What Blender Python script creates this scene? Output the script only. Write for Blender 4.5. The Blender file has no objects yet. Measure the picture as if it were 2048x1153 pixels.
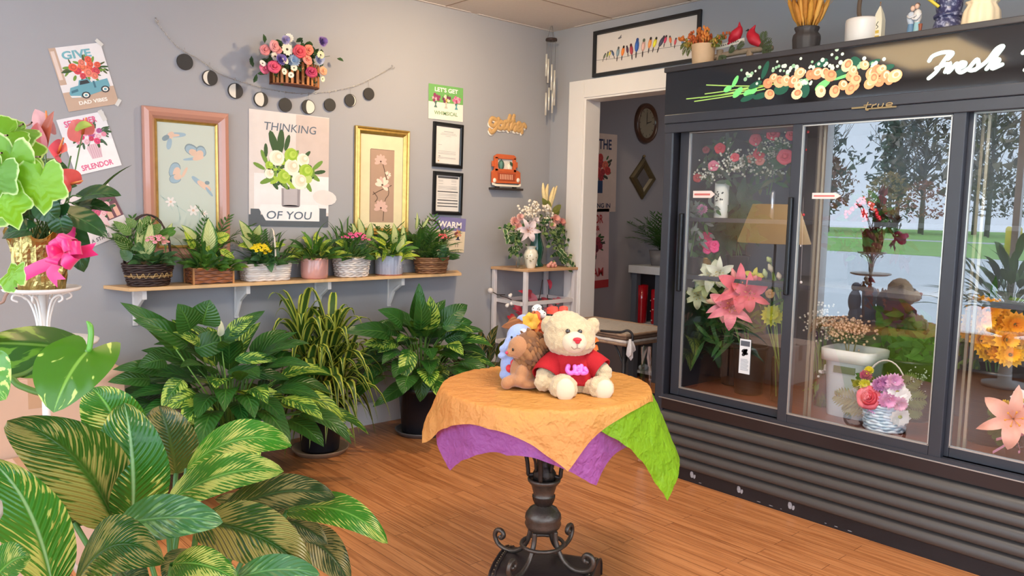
import bpy, bmesh, math, random
from mathutils import Vector as V, Matrix, noise as mnoise
pi = math.pi
rng = random.Random(7)
SC = bpy.context.scene
COL = SC.collection

# ------------------------------------------------------------------ camera
CF, CYAW, CPIT, CROL = 1579.29, 0.839867, -0.0980165, 0.0219706
CP = V((-3.93628, -4.02301, 1.30))
_f = V((math.cos(CYAW)*math.cos(CPIT), math.sin(CYAW)*math.cos(CPIT), math.sin(CPIT)))
_r0 = V((math.sin(CYAW), -math.cos(CYAW), 0)); _u0 = _r0.cross(_f)
_r = math.cos(CROL)*_r0 + math.sin(CROL)*_u0
_u = -math.sin(CROL)*_r0 + math.cos(CROL)*_u0
cam = bpy.data.cameras.new('camera'); camo = bpy.data.objects.new('camera', cam); COL.objects.link(camo)
cam.sensor_width = 36.0; cam.sensor_fit = 'HORIZONTAL'; cam.lens = CF/2048*36
cam.clip_start = 0.05; cam.clip_end = 400
camo.matrix_world = Matrix(((_r.x, _u.x, -_f.x, CP.x), (_r.y, _u.y, -_f.y, CP.y), (_r.z, _u.z, -_f.z, CP.z), (0, 0, 0, 1)))
SC.camera = camo

# ------------------------------------------------------------------ world, lights, exposure
SC.view_settings.view_transform = 'Standard'; SC.view_settings.look = 'None'
SC.view_settings.gamma = 1.0; SC.view_settings.use_curve_mapping = False
SC.view_settings.exposure = 0.17
try:
    SC.cycles.use_denoising = True
    SC.cycles.max_bounces = 8; SC.cycles.diffuse_bounces = 5; SC.cycles.glossy_bounces = 4
    SC.cycles.transparent_max_bounces = 12; SC.cycles.transmission_bounces = 4
    SC.cycles.sample_clamp_indirect = 6.0
    SC.cycles.caustics_reflective = False; SC.cycles.caustics_refractive = False
except Exception: pass
WLD = bpy.data.worlds.new('overcast_sky'); SC.world = WLD; WLD.use_nodes = True
_n = WLD.node_tree.nodes; _l = WLD.node_tree.links
_bg = _n['Background']; _bg.inputs['Strength'].default_value = 4.6
_tc = _n.new('ShaderNodeTexCoord'); _sep = _n.new('ShaderNodeSeparateXYZ'); _rp = _n.new('ShaderNodeValToRGB')
_l.new(_tc.outputs['Generated'], _sep.inputs[0]); _l.new(_sep.outputs['Z'], _rp.inputs[0]); _l.new(_rp.outputs[0], _bg.inputs['Color'])
_rp.color_ramp.elements[0].position = 0.0; _rp.color_ramp.elements[0].color = (0.70, 0.83, 1.0, 1)
_rp.color_ramp.elements[1].position = 0.6; _rp.color_ramp.elements[1].color = (0.72, 0.86, 1.0, 1)

def lamp_area(name, loc, direction, sx, sy, energy, color, portal=False, disk=False):
    L = bpy.data.lights.new(name, 'AREA'); L.shape = 'DISK' if disk else 'RECTANGLE'
    L.size = sx
    if not disk: L.size_y = sy
    L.energy = energy; L.color = color
    o = bpy.data.objects.new(name, L); COL.objects.link(o); o.location = loc
    o.rotation_euler = V(direction).to_track_quat('-Z', 'Y').to_euler()
    if portal:
        L.cycles.is_portal = True
    return o
# daylight comes through the two shop windows (portals only guide the sky light, they give off none)
lamp_area('window_portal', (-4.97, -2.56, 1.44), (1, 0, 0), 4.9, 2.1, 1, (1, 1, 1), portal=True)
lamp_area('window_portal', (-2.7, -5.57, 1.35), (0, 1, 0), 4.0, 1.9, 1, (1, 1, 1), portal=True)
# warm ceiling spot of the shop, then an unseen panel added for warmth
lamp_area('spot_light', (-1.26, -1.10, 2.47), (0.12, 0.95, -1), 0.13, 0, 20, (1.0, 0.74, 0.44), disk=True)
lamp_area('warm_fill', (-2.0, -3.1, 2.50), (0, 0, -1), 1.1, 0.5, 40, (1.0, 0.85, 0.66))

lamp_area('back_room_fill', (1.3, -1.5, 2.48), (0, 0.25, -1), 0.5, 0.5, 9, (1.0, 0.9, 0.8))  # unseen lamp added to lift the dark back room

# ------------------------------------------------------------------ pixel rays (2048 x 1153 frame) onto real planes
def ray(px, py): return _f + _r*((px-1024)/CF) - _u*((py-576.5)/CF)
def at(px, py, depth): return CP + ray(px, py)*depth
def onplane(px, py, ax, val):
    d = ray(px, py); return CP + d*((val-CP[ax])/d[ax])
def onA(px, py, off=0.0): return onplane(px, py, 1, -off)
def onB(px, py, off=0.0): return onplane(px, py, 0, -off)
def onZ(px, py, z): return onplane(px, py, 2, z)

# ------------------------------------------------------------------ materials
MATS = {}
def lin(c): return tuple(((v/255.0)/12.92 if v/255.0 <= 0.04045 else (((v/255.0)+0.055)/1.055)**2.4) for v in c)
def _mat(name):
    m = bpy.data.materials.new(name); m.use_nodes = True
    nt = m.node_tree; return m, nt, nt.nodes['Principled BSDF'], nt.nodes['Material Output']
def nd(nt, t, **kw):
    n = nt.nodes.new(t)
    for k, v in kw.items(): setattr(n, k, v)
    return n
def mth(nt, op, a, b=None, c=None, clamp=False):
    n = nt.nodes.new('ShaderNodeMath'); n.operation = op; n.use_clamp = clamp
    for i, x in enumerate((a, b, c)):
        if x is None: continue
        if isinstance(x, (int, float)): n.inputs[i].default_value = x
        else: nt.links.new(x, n.inputs[i])
    return n.outputs[0]
def mixc(nt, fac, a, b):
    n = nt.nodes.new('ShaderNodeMix'); n.data_type = 'RGBA'
    for i, x in ((0, fac), (6, a), (7, b)):
        if isinstance(x, (int, float)): n.inputs[i].default_value = x
        elif isinstance(x, tuple): n.inputs[i].default_value = (*x[:3], 1)
        else: nt.links.new(x, n.inputs[i])
    return n.outputs[2]
def smooth(nt, x, lo, hi):
    n = nt.nodes.new('ShaderNodeMapRange'); n.interpolation_type = 'SMOOTHSTEP'
    nt.links.new(x, n.inputs[0]); n.inputs[1].default_value = lo; n.inputs[2].default_value = hi
    return n.outputs[0]
def plain(rgb, rough=0.5, metal=0.0, var=0.10, scale=14.0, bump=0.0, bscale=60.0, coat=0.0, sheen=0.0, spec=0.5, emit=0.0, alpha=1.0, transl=0.0):
    key = ('p', tuple(rgb), rough, metal, var, scale, bump, bscale, coat, sheen, spec, emit, transl)
    if key in MATS: return MATS[key]
    m, nt, b, out = _mat('surface_%d' % len(MATS))
    c = lin(rgb)
    tc = nd(nt, 'ShaderNodeTexCoord'); nz = nd(nt, 'ShaderNodeTexNoise'); nz.inputs['Scale'].default_value = scale; nz.inputs['Detail'].default_value = 3
    nt.links.new(tc.outputs['Object'], nz.inputs['Vector'])
    lo = tuple(v*(1-var) for v in c); hi = tuple(min(1, v*(1+var)) for v in c)
    col = mixc(nt, nz.outputs['Fac'], lo, hi)
    nt.links.new(col, b.inputs['Base Color'])
    b.inputs['Roughness'].default_value = rough; b.inputs['Metallic'].default_value = metal
    b.inputs['Specular IOR Level'].default_value = spec
    b.inputs['Coat Weight'].default_value = coat; b.inputs['Coat Roughness'].default_value = 0.06
    b.inputs['Sheen Weight'].default_value = sheen
    if emit:
        nt.links.new(col, b.inputs['Emission Color']); b.inputs['Emission Strength'].default_value = emit
    if bump:
        n2 = nd(nt, 'ShaderNodeTexNoise'); n2.inputs['Scale'].default_value = bscale; n2.inputs['Detail'].default_value = 4
        nt.links.new(tc.outputs['Object'], n2.inputs['Vector'])
        bp = nd(nt, 'ShaderNodeBump'); bp.inputs['Strength'].default_value = bump; bp.inputs['Distance'].default_value = 0.004
        nt.links.new(n2.outputs['Fac'], bp.inputs['Height']); nt.links.new(bp.outputs[0], b.inputs['Normal'])
    if transl:
        tr = nd(nt, 'ShaderNodeBsdfTranslucent'); nt.links.new(col, tr.inputs['Color'])
        mx = nd(nt, 'ShaderNodeMixShader'); mx.inputs[0].default_value = transl
        nt.links.new(b.outputs[0], mx.inputs[1]); nt.links.new(tr.outputs[0], mx.inputs[2]); nt.links.new(mx.outputs[0], out.inputs['Surface'])
    MATS[key] = m; return m
def leafmat(base, vary, mode='plain', rough=0.34, veins=14, amt=0.5, rib=None, margin=0.62, slope=0.25, bump=0.5, transl=0.22, spec=0.5):
    key = ('l', tuple(base), tuple(vary), mode, rough, veins, amt, rib, margin, slope, bump, transl)
    if key in MATS: return MATS[key]
    m, nt, b, out = _mat('leaf_%d' % len(MATS))
    c1, c2 = lin(base), lin(vary)
    uv = nd(nt, 'ShaderNodeUVMap', uv_map='UVMap'); uv2 = nd(nt, 'ShaderNodeUVMap', uv_map='rnd')
    sp = nd(nt, 'ShaderNodeSeparateXYZ'); nt.links.new(uv.outputs[0], sp.inputs[0])
    sr = nd(nt, 'ShaderNodeSeparateXYZ'); nt.links.new(uv2.outputs[0], sr.inputs[0])
    u, v, r1, r2 = sp.outputs[0], sp.outputs[1], sr.outputs[0], sr.outputs[1]
    a = mth(nt, 'MULTIPLY', mth(nt, 'ABSOLUTE', mth(nt, 'SUBTRACT', u, 0.5)), 2.0)
    vv = mth(nt, 'SUBTRACT', v, mth(nt, 'MULTIPLY', a, slope))
    dark = tuple(x*0.62 for x in c1)
    basec = mixc(nt, r1, c1, dark)
    def noise3(x, y, z, scale=1.0, det=2):
        cb = nd(nt, 'ShaderNodeCombineXYZ')
        for i, q in enumerate((x, y, z)):
            if isinstance(q, (int, float)): cb.inputs[i].default_value = q
            else: nt.links.new(q, cb.inputs[i])
        n = nd(nt, 'ShaderNodeTexNoise'); n.inputs['Scale'].default_value = scale; n.inputs['Detail'].default_value = det
        nt.links.new(cb.outputs[0], n.inputs['Vector']); return n.outputs['Fac']
    seed = mth(nt, 'MULTIPLY', r2, 37.0)
    seed2 = mth(nt, 'ADD', seed, mth(nt, 'MULTIPLY', u, 0.0))
    side = mth(nt, 'MULTIPLY', mth(nt, 'GREATER_THAN', u, 0.5), 7.3)
    if mode == 'streak':
        st = noise3(mth(nt, 'ADD', mth(nt, 'MULTIPLY', a, 2.6), side), mth(nt, 'MULTIPLY', vv, veins*2.4), seed)
        big = noise3(mth(nt, 'MULTIPLY', u, 2.2), mth(nt, 'MULTIPLY', v, 2.6), seed)
        pat = mth(nt, 'ADD', st, mth(nt, 'MULTIPLY', mth(nt, 'SUBTRACT', big, 0.5), 1.15))
        pat = mth(nt, 'ADD', pat, mth(nt, 'MULTIPLY', mth(nt, 'SUBTRACT', r2, 0.5), 0.16))
        pat = mth(nt, 'ADD', pat, mth(nt, 'MULTIPLY', mth(nt, 'SINE', mth(nt, 'MULTIPLY', vv, veins*2*pi)), 0.10))
        fac = smooth(nt, pat, 0.60-amt*0.3, 0.68-amt*0.3)
        fac = mth(nt, 'MULTIPLY', fac, smooth(nt, a, 0.04, 0.2))
    elif mode == 'margin':
        nz = noise3(mth(nt, 'MULTIPLY', u, 3.0), mth(nt, 'MULTIPLY', v, 9.0), seed)
        fac = smooth(nt, mth(nt, 'ADD', a, mth(nt, 'MULTIPLY', mth(nt, 'SUBTRACT', nz, 0.5), amt)), margin-0.05, margin+0.05)
    elif mode == 'center':
        nz = noise3(mth(nt, 'MULTIPLY', a, 3.0), mth(nt, 'MULTIPLY', vv, veins*1.2), seed)
        x = mth(nt, 'ADD', a, mth(nt, 'MULTIPLY', mth(nt, 'SUBTRACT', nz, 0.5), amt))
        fac = mth(nt, 'SUBTRACT', 1.0, smooth(nt, x, margin-0.12, margin+0.12))
    elif mode == 'vein':
        w = mth(nt, 'ABSOLUTE', mth(nt, 'SINE', mth(nt, 'MULTIPLY', vv, veins*pi*0.5)))
        fac = mth(nt, 'SUBTRACT', 1.0, smooth(nt, w, 0.1, 0.1+amt))
    else:
        nz = noise3(mth(nt, 'MULTIPLY', u, 2.0), mth(nt, 'MULTIPLY', vv, 4.0), seed)
        fac = mth(nt, 'MULTIPLY', nz, amt)
    col = mixc(nt, fac, basec, c2)
    if rib is not None:
        rf = mth(nt, 'SUBTRACT', 1.0, smooth(nt, a, 0.02, 0.07))
        col = mixc(nt, mth(nt, 'MULTIPLY', rf, 0.75), col, lin(rib))
    nt.links.new(col, b.inputs['Base Color']); b.inputs['Roughness'].default_value = rough
    b.inputs['Specular IOR Level'].default_value = spec
    w = mth(nt, 'SINE', mth(nt, 'MULTIPLY', vv, veins*2*pi))
    h = mth(nt, 'ADD', mth(nt, 'MULTIPLY', w, smooth(nt, a, 0.0, 0.15)), mth(nt, 'MULTIPLY', smooth(nt, a, 0.0, 0.09), 1.6))
    bp = nd(nt, 'ShaderNodeBump'); bp.inputs['Strength'].default_value = bump; bp.inputs['Distance'].default_value = 0.0022
    nt.links.new(h, bp.inputs['Height']); nt.links.new(bp.outputs[0], b.inputs['Normal'])
    tr = nd(nt, 'ShaderNodeBsdfTranslucent'); nt.links.new(mixc(nt, 0.35, col, (0.35, 0.6, 0.05)), tr.inputs['Color'])
    mx = nd(nt, 'ShaderNodeMixShader'); mx.inputs[0].default_value = transl
    nt.links.new(b.outputs[0], mx.inputs[1]); nt.links.new(tr.outputs[0], mx.inputs[2]); nt.links.new(mx.outputs[0], out.inputs['Surface'])
    MATS[key] = m; return m
def glassmat(fac=0.16, tint=(1, 1, 1), rough=0.0):
    key = ('g', fac, tint, rough)
    if key in MATS: return MATS[key]
    m, nt, b, out = _mat('glass_%d' % len(MATS)); nt.nodes.remove(b)
    t = nd(nt, 'ShaderNodeBsdfTransparent'); t.inputs[0].default_value = (*tint, 1)
    g = nd(nt, 'ShaderNodeBsdfGlossy'); g.inputs['Roughness'].default_value = rough; g.inputs['Color'].default_value = (1, 1, 1, 1)
    fr = nd(nt, 'ShaderNodeFresnel'); fr.inputs['IOR'].default_value = 1.5
    geo = nd(nt, 'ShaderNodeNewGeometry')
    k = mth(nt, 'MULTIPLY', fr.outputs[0], fac/0.04, clamp=True)
    k = mth(nt, 'MULTIPLY', k, mth(nt, 'SUBTRACT', 1.0, geo.outputs['Backfacing']))
    mx = nd(nt, 'ShaderNodeMixShader'); nt.links.new(k, mx.inputs[0]); nt.links.new(t.outputs[0], mx.inputs[1]); nt.links.new(g.outputs[0], mx.inputs[2])
    nt.links.new(mx.outputs[0], out.inputs['Surface']); MATS[key] = m; return m

# ------------------------------------------------------------------ mesh builder
class MB:
    G = None
    def __init__(s, M=None):
        s.v = []; s.f = []; s.mi = []; s.mats = []; s.cur = 0; s.M = M; s.uv = {}; s.sm = []; s.smooth = True; s.rnd = (0.5, 0.5)
    def use(s, m, smooth=None):
        if smooth is not None: s.smooth = smooth
        if m not in s.mats: s.mats.append(m)
        s.cur = s.mats.index(m); return s
    def add(s, p):
        if MB.G is not None: s.v.append(MB.G @ (s.M @ V(p) if s.M is not None else V(p))); return len(s.v)-1
        p = V(p); s.v.append(s.M @ p if s.M is not None else p); return len(s.v)-1
    def face(s, ids, uv=None):
        if uv is not None: s.uv[len(s.f)] = (uv, s.rnd)
        s.f.append(tuple(ids)); s.mi.append(s.cur); s.sm.append(s.smooth)
    def poly(s, pts): s.face([s.add(p) for p in pts])
    def box(s, c, d, rz=0.0):
        sm = s.smooth; s.smooth = False
        c = V(c); hx, hy, hz = d[0]/2, d[1]/2, d[2]/2; ca, sa = math.cos(rz), math.sin(rz)
        i = [s.add(c + V((x*hx*ca - y*hy*sa, x*hx*sa + y*hy*ca, z*hz))) for z in (-1, 1) for y in (-1, 1) for x in (-1, 1)]
        for q in ((0, 2, 3, 1), (4, 5, 7, 6), (0, 1, 5, 4), (2, 6, 7, 3), (0, 4, 6, 2), (1, 3, 7, 5)): s.face([i[k] for k in q])
        s.smooth = sm
    def box2(s, a, b): s.box([(a[i]+b[i])/2 for i in range(3)], [abs(b[i]-a[i]) for i in range(3)])
    def grid(s, rows, closed=False, uvs=None):
        idx = [[s.add(p) for p in r] for r in rows]
        for i in range(len(rows)-1):
            n = len(rows[i])
            for j in range(n if closed else n-1):
                k = (j+1) % n
                uv = None
                if uvs: uv = (uvs[i][j], uvs[i][k], uvs[i+1][k], uvs[i+1][j])
                s.face((idx[i][j], idx[i][k], idx[i+1][k], idx[i+1][j]), uv)
        return idx
    def lathe(s, prof, c=(0, 0, 0), n=24, cap0=True, cap1=False, wob=None, sx=1.0, sy=1.0, rz=0.0):
        c = V(c); rows = []
        for r, z in prof:
            row = []
            for j in range(n):
                t = 2*pi*j/n; rr = r*(1+(wob(t, z) if wob else 0))
                x, y = rr*math.cos(t)*sx, rr*math.sin(t)*sy
                row.append(c + V((x*math.cos(rz)-y*math.sin(rz), x*math.sin(rz)+y*math.cos(rz), z)))
            rows.append(row)
        idx = s.grid(rows, closed=True)
        if cap0: s.face(idx[0][::-1])
        if cap1: s.face(idx[-1])
        return idx
    def tube(s, pts, r, n=6, closed=False, caps=True, flat=1.0):
        pts = [V(p) for p in pts]; N = len(pts); rows = []
        prev = None
        for i, p in enumerate(pts):
            a = pts[(i-1) % N] if (closed or i > 0) else p; b = pts[(i+1) % N] if (closed or i < N-1) else p
            t = (b-a)
            if t.length < 1e-9: t = V((0, 0, 1))
            t.normalize()
            if prev is None:
                prev = t.orthogonal().normalized()
            e1 = (prev - t*prev.dot(t))
            if e1.length < 1e-6: e1 = t.orthogonal()
            e1.normalize(); prev = e1; e2 = t.cross(e1)
            rr = r[i] if isinstance(r, (list, tuple)) else r
            rows.append([p + e1*rr*math.cos(2*pi*k/n) + e2*rr*flat*math.sin(2*pi*k/n) for k in range(n)])
        if closed: rows.append(rows[0])
        idx = s.grid(rows, closed=True)
        if caps and not closed: s.face(idx[0][::-1]); s.face(idx[-1])
    def ball(s, c, r, nu=10, nv=7, rot=None):
        c = V(c); r = (r, r, r) if isinstance(r, (int, float)) else r; rows = []
        for i in range(nv+1):
            ph = -pi/2 + pi*i/nv; row = []
            for j in range(nu):
                t = 2*pi*j/nu; q = V((r[0]*math.cos(ph)*math.cos(t), r[1]*math.cos(ph)*math.sin(t), r[2]*math.sin(ph)))
                if rot is not None: q = rot @ q
                row.append(c+q)
            rows.append(row)
        rows = rows[1:-1]
        idx = s.grid(rows, closed=True)
        b = V((0, 0, -r[2])); t = V((0, 0, r[2]))
        if rot is not None: b = rot @ b; t = rot @ t
        ib, it = s.add(c+b), s.add(c+t)
        for j in range(nu):
            s.face((idx[0][(j+1) % nu], idx[0][j], ib)); s.face((idx[-1][j], idx[-1][(j+1) % nu], it))
    # flat drawing in a frame (x right, y up, z out)
    def rect(s, x0, y0, x1, y1, w=0.0): s.smooth = False; s.poly(((x0, y0, w), (x1, y0, w), (x1, y1, w), (x0, y1, w)))
    def shape(s, pts, w=0.0): s.smooth = False; s.poly([(x, y, w) for x, y in pts])
    def ell(s, x, y, rx, ry=None, rot=0.0, w=0.0, n=14, pw=1.0):
        ry = ry or rx; P = []
        for k in range(n):
            t = 2*pi*k/n; a, b = rx*math.cos(t), ry*math.copysign(abs(math.sin(t))**pw, math.sin(t))
            P.append((x + a*math.cos(rot) - b*math.sin(rot), y + a*math.sin(rot) + b*math.cos(rot)))
        s.shape(P, w)
    def prism(s, pts, w0, w1, hole=None):
        sm = s.smooth; s.smooth = False
        n = len(pts); a = [s.add((x, y, w0)) for x, y in pts]; b = [s.add((x, y, w1)) for x, y in pts]
        s.face(a[::-1]); s.face(b)
        for i in range(n): s.face((a[i], a[(i+1) % n], b[(i+1) % n], b[i]))
        s.smooth = sm
    def frame(s, x0, y0, x1, y1, wd, prof):
        """picture frame: prof = list of (inset 0..1 of wd, height)"""
        sm = s.smooth; s.smooth = False
        rings = []
        for t, h in prof:
            d = t*wd; rings.append([s.add(q) for q in ((x0+d, y0+d, h), (x1-d, y0+d, h), (x1-d, y1-d, h), (x0+d, y1-d, h))])
        for i in range(len(rings)-1):
            for k in range(4): s.face((rings[i][k], rings[i][(k+1) % 4], rings[i+1][(k+1) % 4], rings[i+1][k]))
        s.smooth = sm
    # plants
    def leaf(s, P0, P1, width, hint=(0, 0, 1), sag=0.12, fold=0.18, shape='lance', nl=7, nw=4, mid=None, ripple=0.0, tip=0.0, twist=0.0):
        P0, P1 = V(P0), V(P1); d = P1-P0; L = d.length
        if L < 1e-6: return
        s.smooth = True
        h = V(hint); sd = d.cross(h)
        if sd.length < 1e-6: sd = d.orthogonal()
        sd.normalize(); nm = sd.cross(d).normalized()
        Cc = V(mid)*2 - (P0+P1)*0.5 if mid is not None else (P0+P1)*0.5 + nm*sag*L*2
        s.rnd = (rng.random(), rng.random()); ph = rng.random()*6
        rows, uvs = [], []
        for i in range(nl+1):
            t = i/nl
            B = P0*(1-t)**2 + Cc*2*t*(1-t) + P1*t*t
            T = ((Cc-P0)*(1-t) + (P1-Cc)*t)
            if T.length < 1e-6: T = d
            T.normalize()
            sd2 = sd if not twist else (Matrix.Rotation(twist*t, 3, T) @ sd)
            n2 = sd2.cross(T).normalized()
            if tip: B = B - nm*tip*L*t**3
            w = PROF[shape](t)
            row, ur = [], []
            for k in range(nw+1):
                q = -1 + 2*k/nw
                x = q*w*width/2
                off = 0.0
                if shape in ('heart', 'spathe') and t < 0.25: off = (0.25-t)*math.sin(abs(q)*pi*.62)*1.25*L*0.8   # lobes reach back past the stalk
                y = fold*abs(x) + (ripple*width*math.sin(t*17+ph+q*2)*abs(q) if ripple else 0)
                row.append(B + sd2*x + n2*y - T*off); ur.append(((q+1)/2, t))
            rows.append(row); uvs.append(ur)
        s.grid(rows, uvs=uvs)
    def lobed(s, c, right, up, size, lobes, cup=0.15, nr=3):
        """ivy leaf: outline radii by angle; right/up are unit vectors in the leaf plane"""
        c, right, up = V(c), V(right).normalized(), V(up).normalized(); nm = right.cross(up); s.smooth = True
        s.rnd = (rng.random(), rng.random()); n = 40; rings, uvs = [], []
        for k in range(1, nr+1):
            f = k/nr; row, ur = [], []
            for j in range(n+1):
                t = 2*pi*j/n; r = lobes(t)*size*f
                z = cup*size*(f*f*(0.6*math.cos(2*t)-0.5) + 0.10*f*math.sin(5*t))
                row.append(c + right*(r*math.cos(t)) + up*(r*math.sin(t)) + nm*z); ur.append((0.5+f*0.5, 0.5+0.5*math.sin(t)*f))
            rings.append(row); uvs.append(ur)
        s.grid(rings, uvs=uvs)
        i0 = s.add(c); ids = [s.add(p) for p in rings[0]]
        for j in range(n): s.face((i0, ids[j], ids[j+1]), ((0.5, 0.5), uvs[0][j], uvs[0][j+1]))
    def frond(s, P0, P1, n, ll, w, hint=(0, 0, 1), sag=0.15, ang=0.9):
        P0, P1 = V(P0), V(P1); d = (P1-P0); L = d.length; T = d.normalized(); sd = T.cross(V(hint))
        if sd.length < 1e-5: sd = T.orthogonal()
        sd.normalize(); nm = sd.cross(T)
        pts = [P0 + d*t + nm*sag*L*4*t*(1-t) for t in [i/8 for i in range(9)]]
        s.tube(pts, w*0.12, n=4)
        for i in range(1, n+1):
            t = i/(n+0.3); B = P0 + d*t + nm*sag*L*4*t*(1-t); l = ll*(0.45+0.9*math.sin(pi*min(1, t*0.85+0.12)))
            for sg in (-1, 1):
                e = B + sd*sg*l*math.sin(ang) + T*l*math.cos(ang) - nm*l*0.15
                s.leaf(B, e, w, hint=nm, sag=0.05, fold=0.1, nl=3, nw=2)
    def rose(s, c, nrm, r, layers=3, petals=5):
        c = V(c); nz = V(nrm).normalized(); e1 = nz.orthogonal().normalized(); e2 = nz.cross(e1); s.smooth = True
        a0 = rng.random()*6
        for k in range(layers):
            f = (k+1)/layers; rr = r*f; tilt = 0.25 + 0.85*f
            for j in range(petals):
                a = a0 + 2*pi*(j/petals) + k*0.6; da = pi/petals*1.25
                rows = []
                for i in range(4):
                    t = i/3; row = []
                    for q in (-1, -0.5, 0, 0.5, 1):
                        an = a + q*da*(1-0.15*t)
                        rad = rr*(0.15 + 0.85*math.sin(t*pi/2*1.05)*(0.55+0.45*math.sin(tilt)))*(1-0.10*abs(q)*t)
                        hgt = r*(0.75-0.55*f)*t + r*0.25*math.sin(t*pi)*(1 if f < 0.9 else 1.2) - (r*0.20*t*t if f > 0.9 else 0) - r*0.08*abs(q)
                        row.append(c + (e1*math.cos(an)+e2*math.sin(an))*rad + nz*hgt)
                    rows.append(row)
                s.grid(rows)
        s.ball(c+nz*r*0.35, r*0.26, 6, 4)
    def daisy(s, c, nrm, r, petals, mp, mc, layers=1, w=0.36, lift=0.15):
        c = V(c); nz = V(nrm).normalized(); e1 = nz.orthogonal().normalized(); e2 = nz.cross(e1)
        s.use(mp)
        for k in range(layers):
            for j in range(petals):
                a = 2*pi*(j+0.5*k)/petals + rng.uniform(-.08, .08); dr = e1*math.cos(a)+e2*math.sin(a)
                rr = r*(1-0.22*k)
                s.leaf(c+dr*r*0.08, c+dr*rr+nz*(r*lift*(1+k*1.6)), r*w*2, hint=nz, sag=0.06, fold=0.1, shape='petal', nl=3, nw=2)
        s.use(mc); s.ball(c+nz*r*0.06, (r*0.2, r*0.2, r*0.14), 7, 5, rot=nz.to_track_quat('Z', 'Y').to_matrix())
    def star_lily(s, c, nrm, r, mp, ms, open_=0.5):
        c = V(c); nz = V(nrm).normalized(); e1 = nz.orthogonal().normalized(); e2 = nz.cross(e1)
        s.use(mp)
        for k in range(6):
            a = 2*pi*k/6 + 0.2; dr = e1*math.cos(a)+e2*math.sin(a)
            end = c + dr*r*(0.95 if k % 2 else 1.05) + nz*r*(0.35-open_*0.35)
            m = c + dr*r*0.5 + nz*r*0.42
            s.leaf(c+nz*0.0, end, r*(0.50 if k % 2 else 0.36), hint=nz-dr*0.4, mid=m, fold=0.30, shape='lance', nl=8, nw=4, ripple=.02)
        s.use(ms)
        for k in range(6):
            a = 2*pi*k/6; dr = e1*math.cos(a)+e2*math.sin(a); e = c+nz*r*0.7+dr*r*0.22
            s.tube([c, c+nz*r*0.4+dr*r*0.06, e], r*0.012, n=4); s.ball(e, (r*.035, r*.035, r*.035), 5, 4)
    YMAX = None
    def build(s, name, parent=None, origin=None, local=False, bevel=0.0, subsurf=0, kind=None, solid=0.0):
        if MB.YMAX is not None:
            for p in s.v:
                if p.y > MB.YMAX: p.y = MB.YMAX-.004*math.sin(p.x*90+p.z*70)**2
        me = bpy.data.meshes.new(name)
        o = bpy.data.objects.new(name, me); COL.objects.link(o)
        off = V((0, 0, 0))
        if parent is not None:
            o.parent = parent
            if not local:
                q = parent
                while q is not None: off += q.location; q = q.parent
            if origin is not None:
                oo = V(origin); o.location = oo - off; off = oo
        elif not local:
            if origin is None:
                lo = [min(p[i] for p in s.v) for i in range(3)]; hi = [max(p[i] for p in s.v) for i in range(3)]
                origin = V(((lo[0]+hi[0])/2, (lo[1]+hi[1])/2, lo[2]))
            off = V(origin); o.location = off
        me.from_pydata([tuple(p-off) for p in s.v], [], s.f)
        for m in s.mats: me.materials.append(m)
        me.polygons.foreach_set('material_index', s.mi); me.polygons.foreach_set('use_smooth', s.sm)
        if s.uv:
            l1 = me.uv_layers.new(name='UVMap'); l2 = me.uv_layers.new(name='rnd')
            for fi, (uv, rn) in s.uv.items():
                p = me.polygons[fi]
                for k, li in enumerate(range(p.loop_start, p.loop_start+p.loop_total)):
                    l1.data[li].uv = uv[k]; l2.data[li].uv = rn
        me.update()
        if bevel:
            b = o.modifiers.new('bevel', 'BEVEL'); b.width = bevel; b.segments = 2; b.limit_method = 'ANGLE'; b.angle_limit = 0.6
        if solid:
            b = o.modifiers.new('solid', 'SOLIDIFY'); b.thickness = solid; b.offset = 0
        if subsurf:
            b = o.modifiers.new('sub', 'SUBSURF'); b.levels = subsurf; b.render_levels = subsurf
        if kind: o['kind'] = kind
        return o
PROF = {
    'lance': lambda t: (math.sin(pi*min(1, t**0.80))**0.85) if 0 < t < 1 else (0.12 if t <= 0 else 0.0),
    'ovate': lambda t: (math.sin(pi*t**0.62)**0.75) if 0 < t < 1 else (0.16 if t <= 0 else 0.0),
    'broad': lambda t: (math.sin(pi*t**0.72)**0.62) if 0 < t < 1 else (0.2 if t <= 0 else 0.0),
    'strap': lambda t: (0.55+0.45*math.sin(pi*min(1, t*1.3)))*(1 if t < 0.55 else max(0, 1-((t-0.55)/0.45)**1.6)),
    'petal': lambda t: 0.28 + 0.72*math.sin(pi*min(1, t*0.62+0.02)) if t < 0.8 else (0.28+0.72*math.sin(pi*0.516))*math.sqrt(max(0, 1-((t-0.8)/0.2)**2)),
    'heart': lambda t: (0.66+0.34*math.sin(pi/2*min(1, t/.24))) if t < 0.24 else max(0.0, math.cos((t-0.24)/0.76*pi/2))**0.72,
    'spathe': lambda t: (0.62+0.38*math.sin(pi*min(1, t*1.9))) if t < 0.3 else max(0.0, math.cos((t-0.3)/0.7*pi/2))**0.8,
}
def tag(o, label=None, cat=None, group=None, kind=None):
    if label: o['label'] = label
    if cat: o['category'] = cat
    if group: o['group'] = group
    if kind: o['kind'] = kind
    return o
def thing(name, label, cat, loc, rotz=0.0, group=None):
    o = bpy.data.objects.new(name, None); COL.objects.link(o); o.location = MB.G @ V(loc) if MB.G is not None else V(loc); o.rotation_euler = (0, 0, rotz); o.empty_display_size = 0.05
    return tag(o, label, cat, group)
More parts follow.
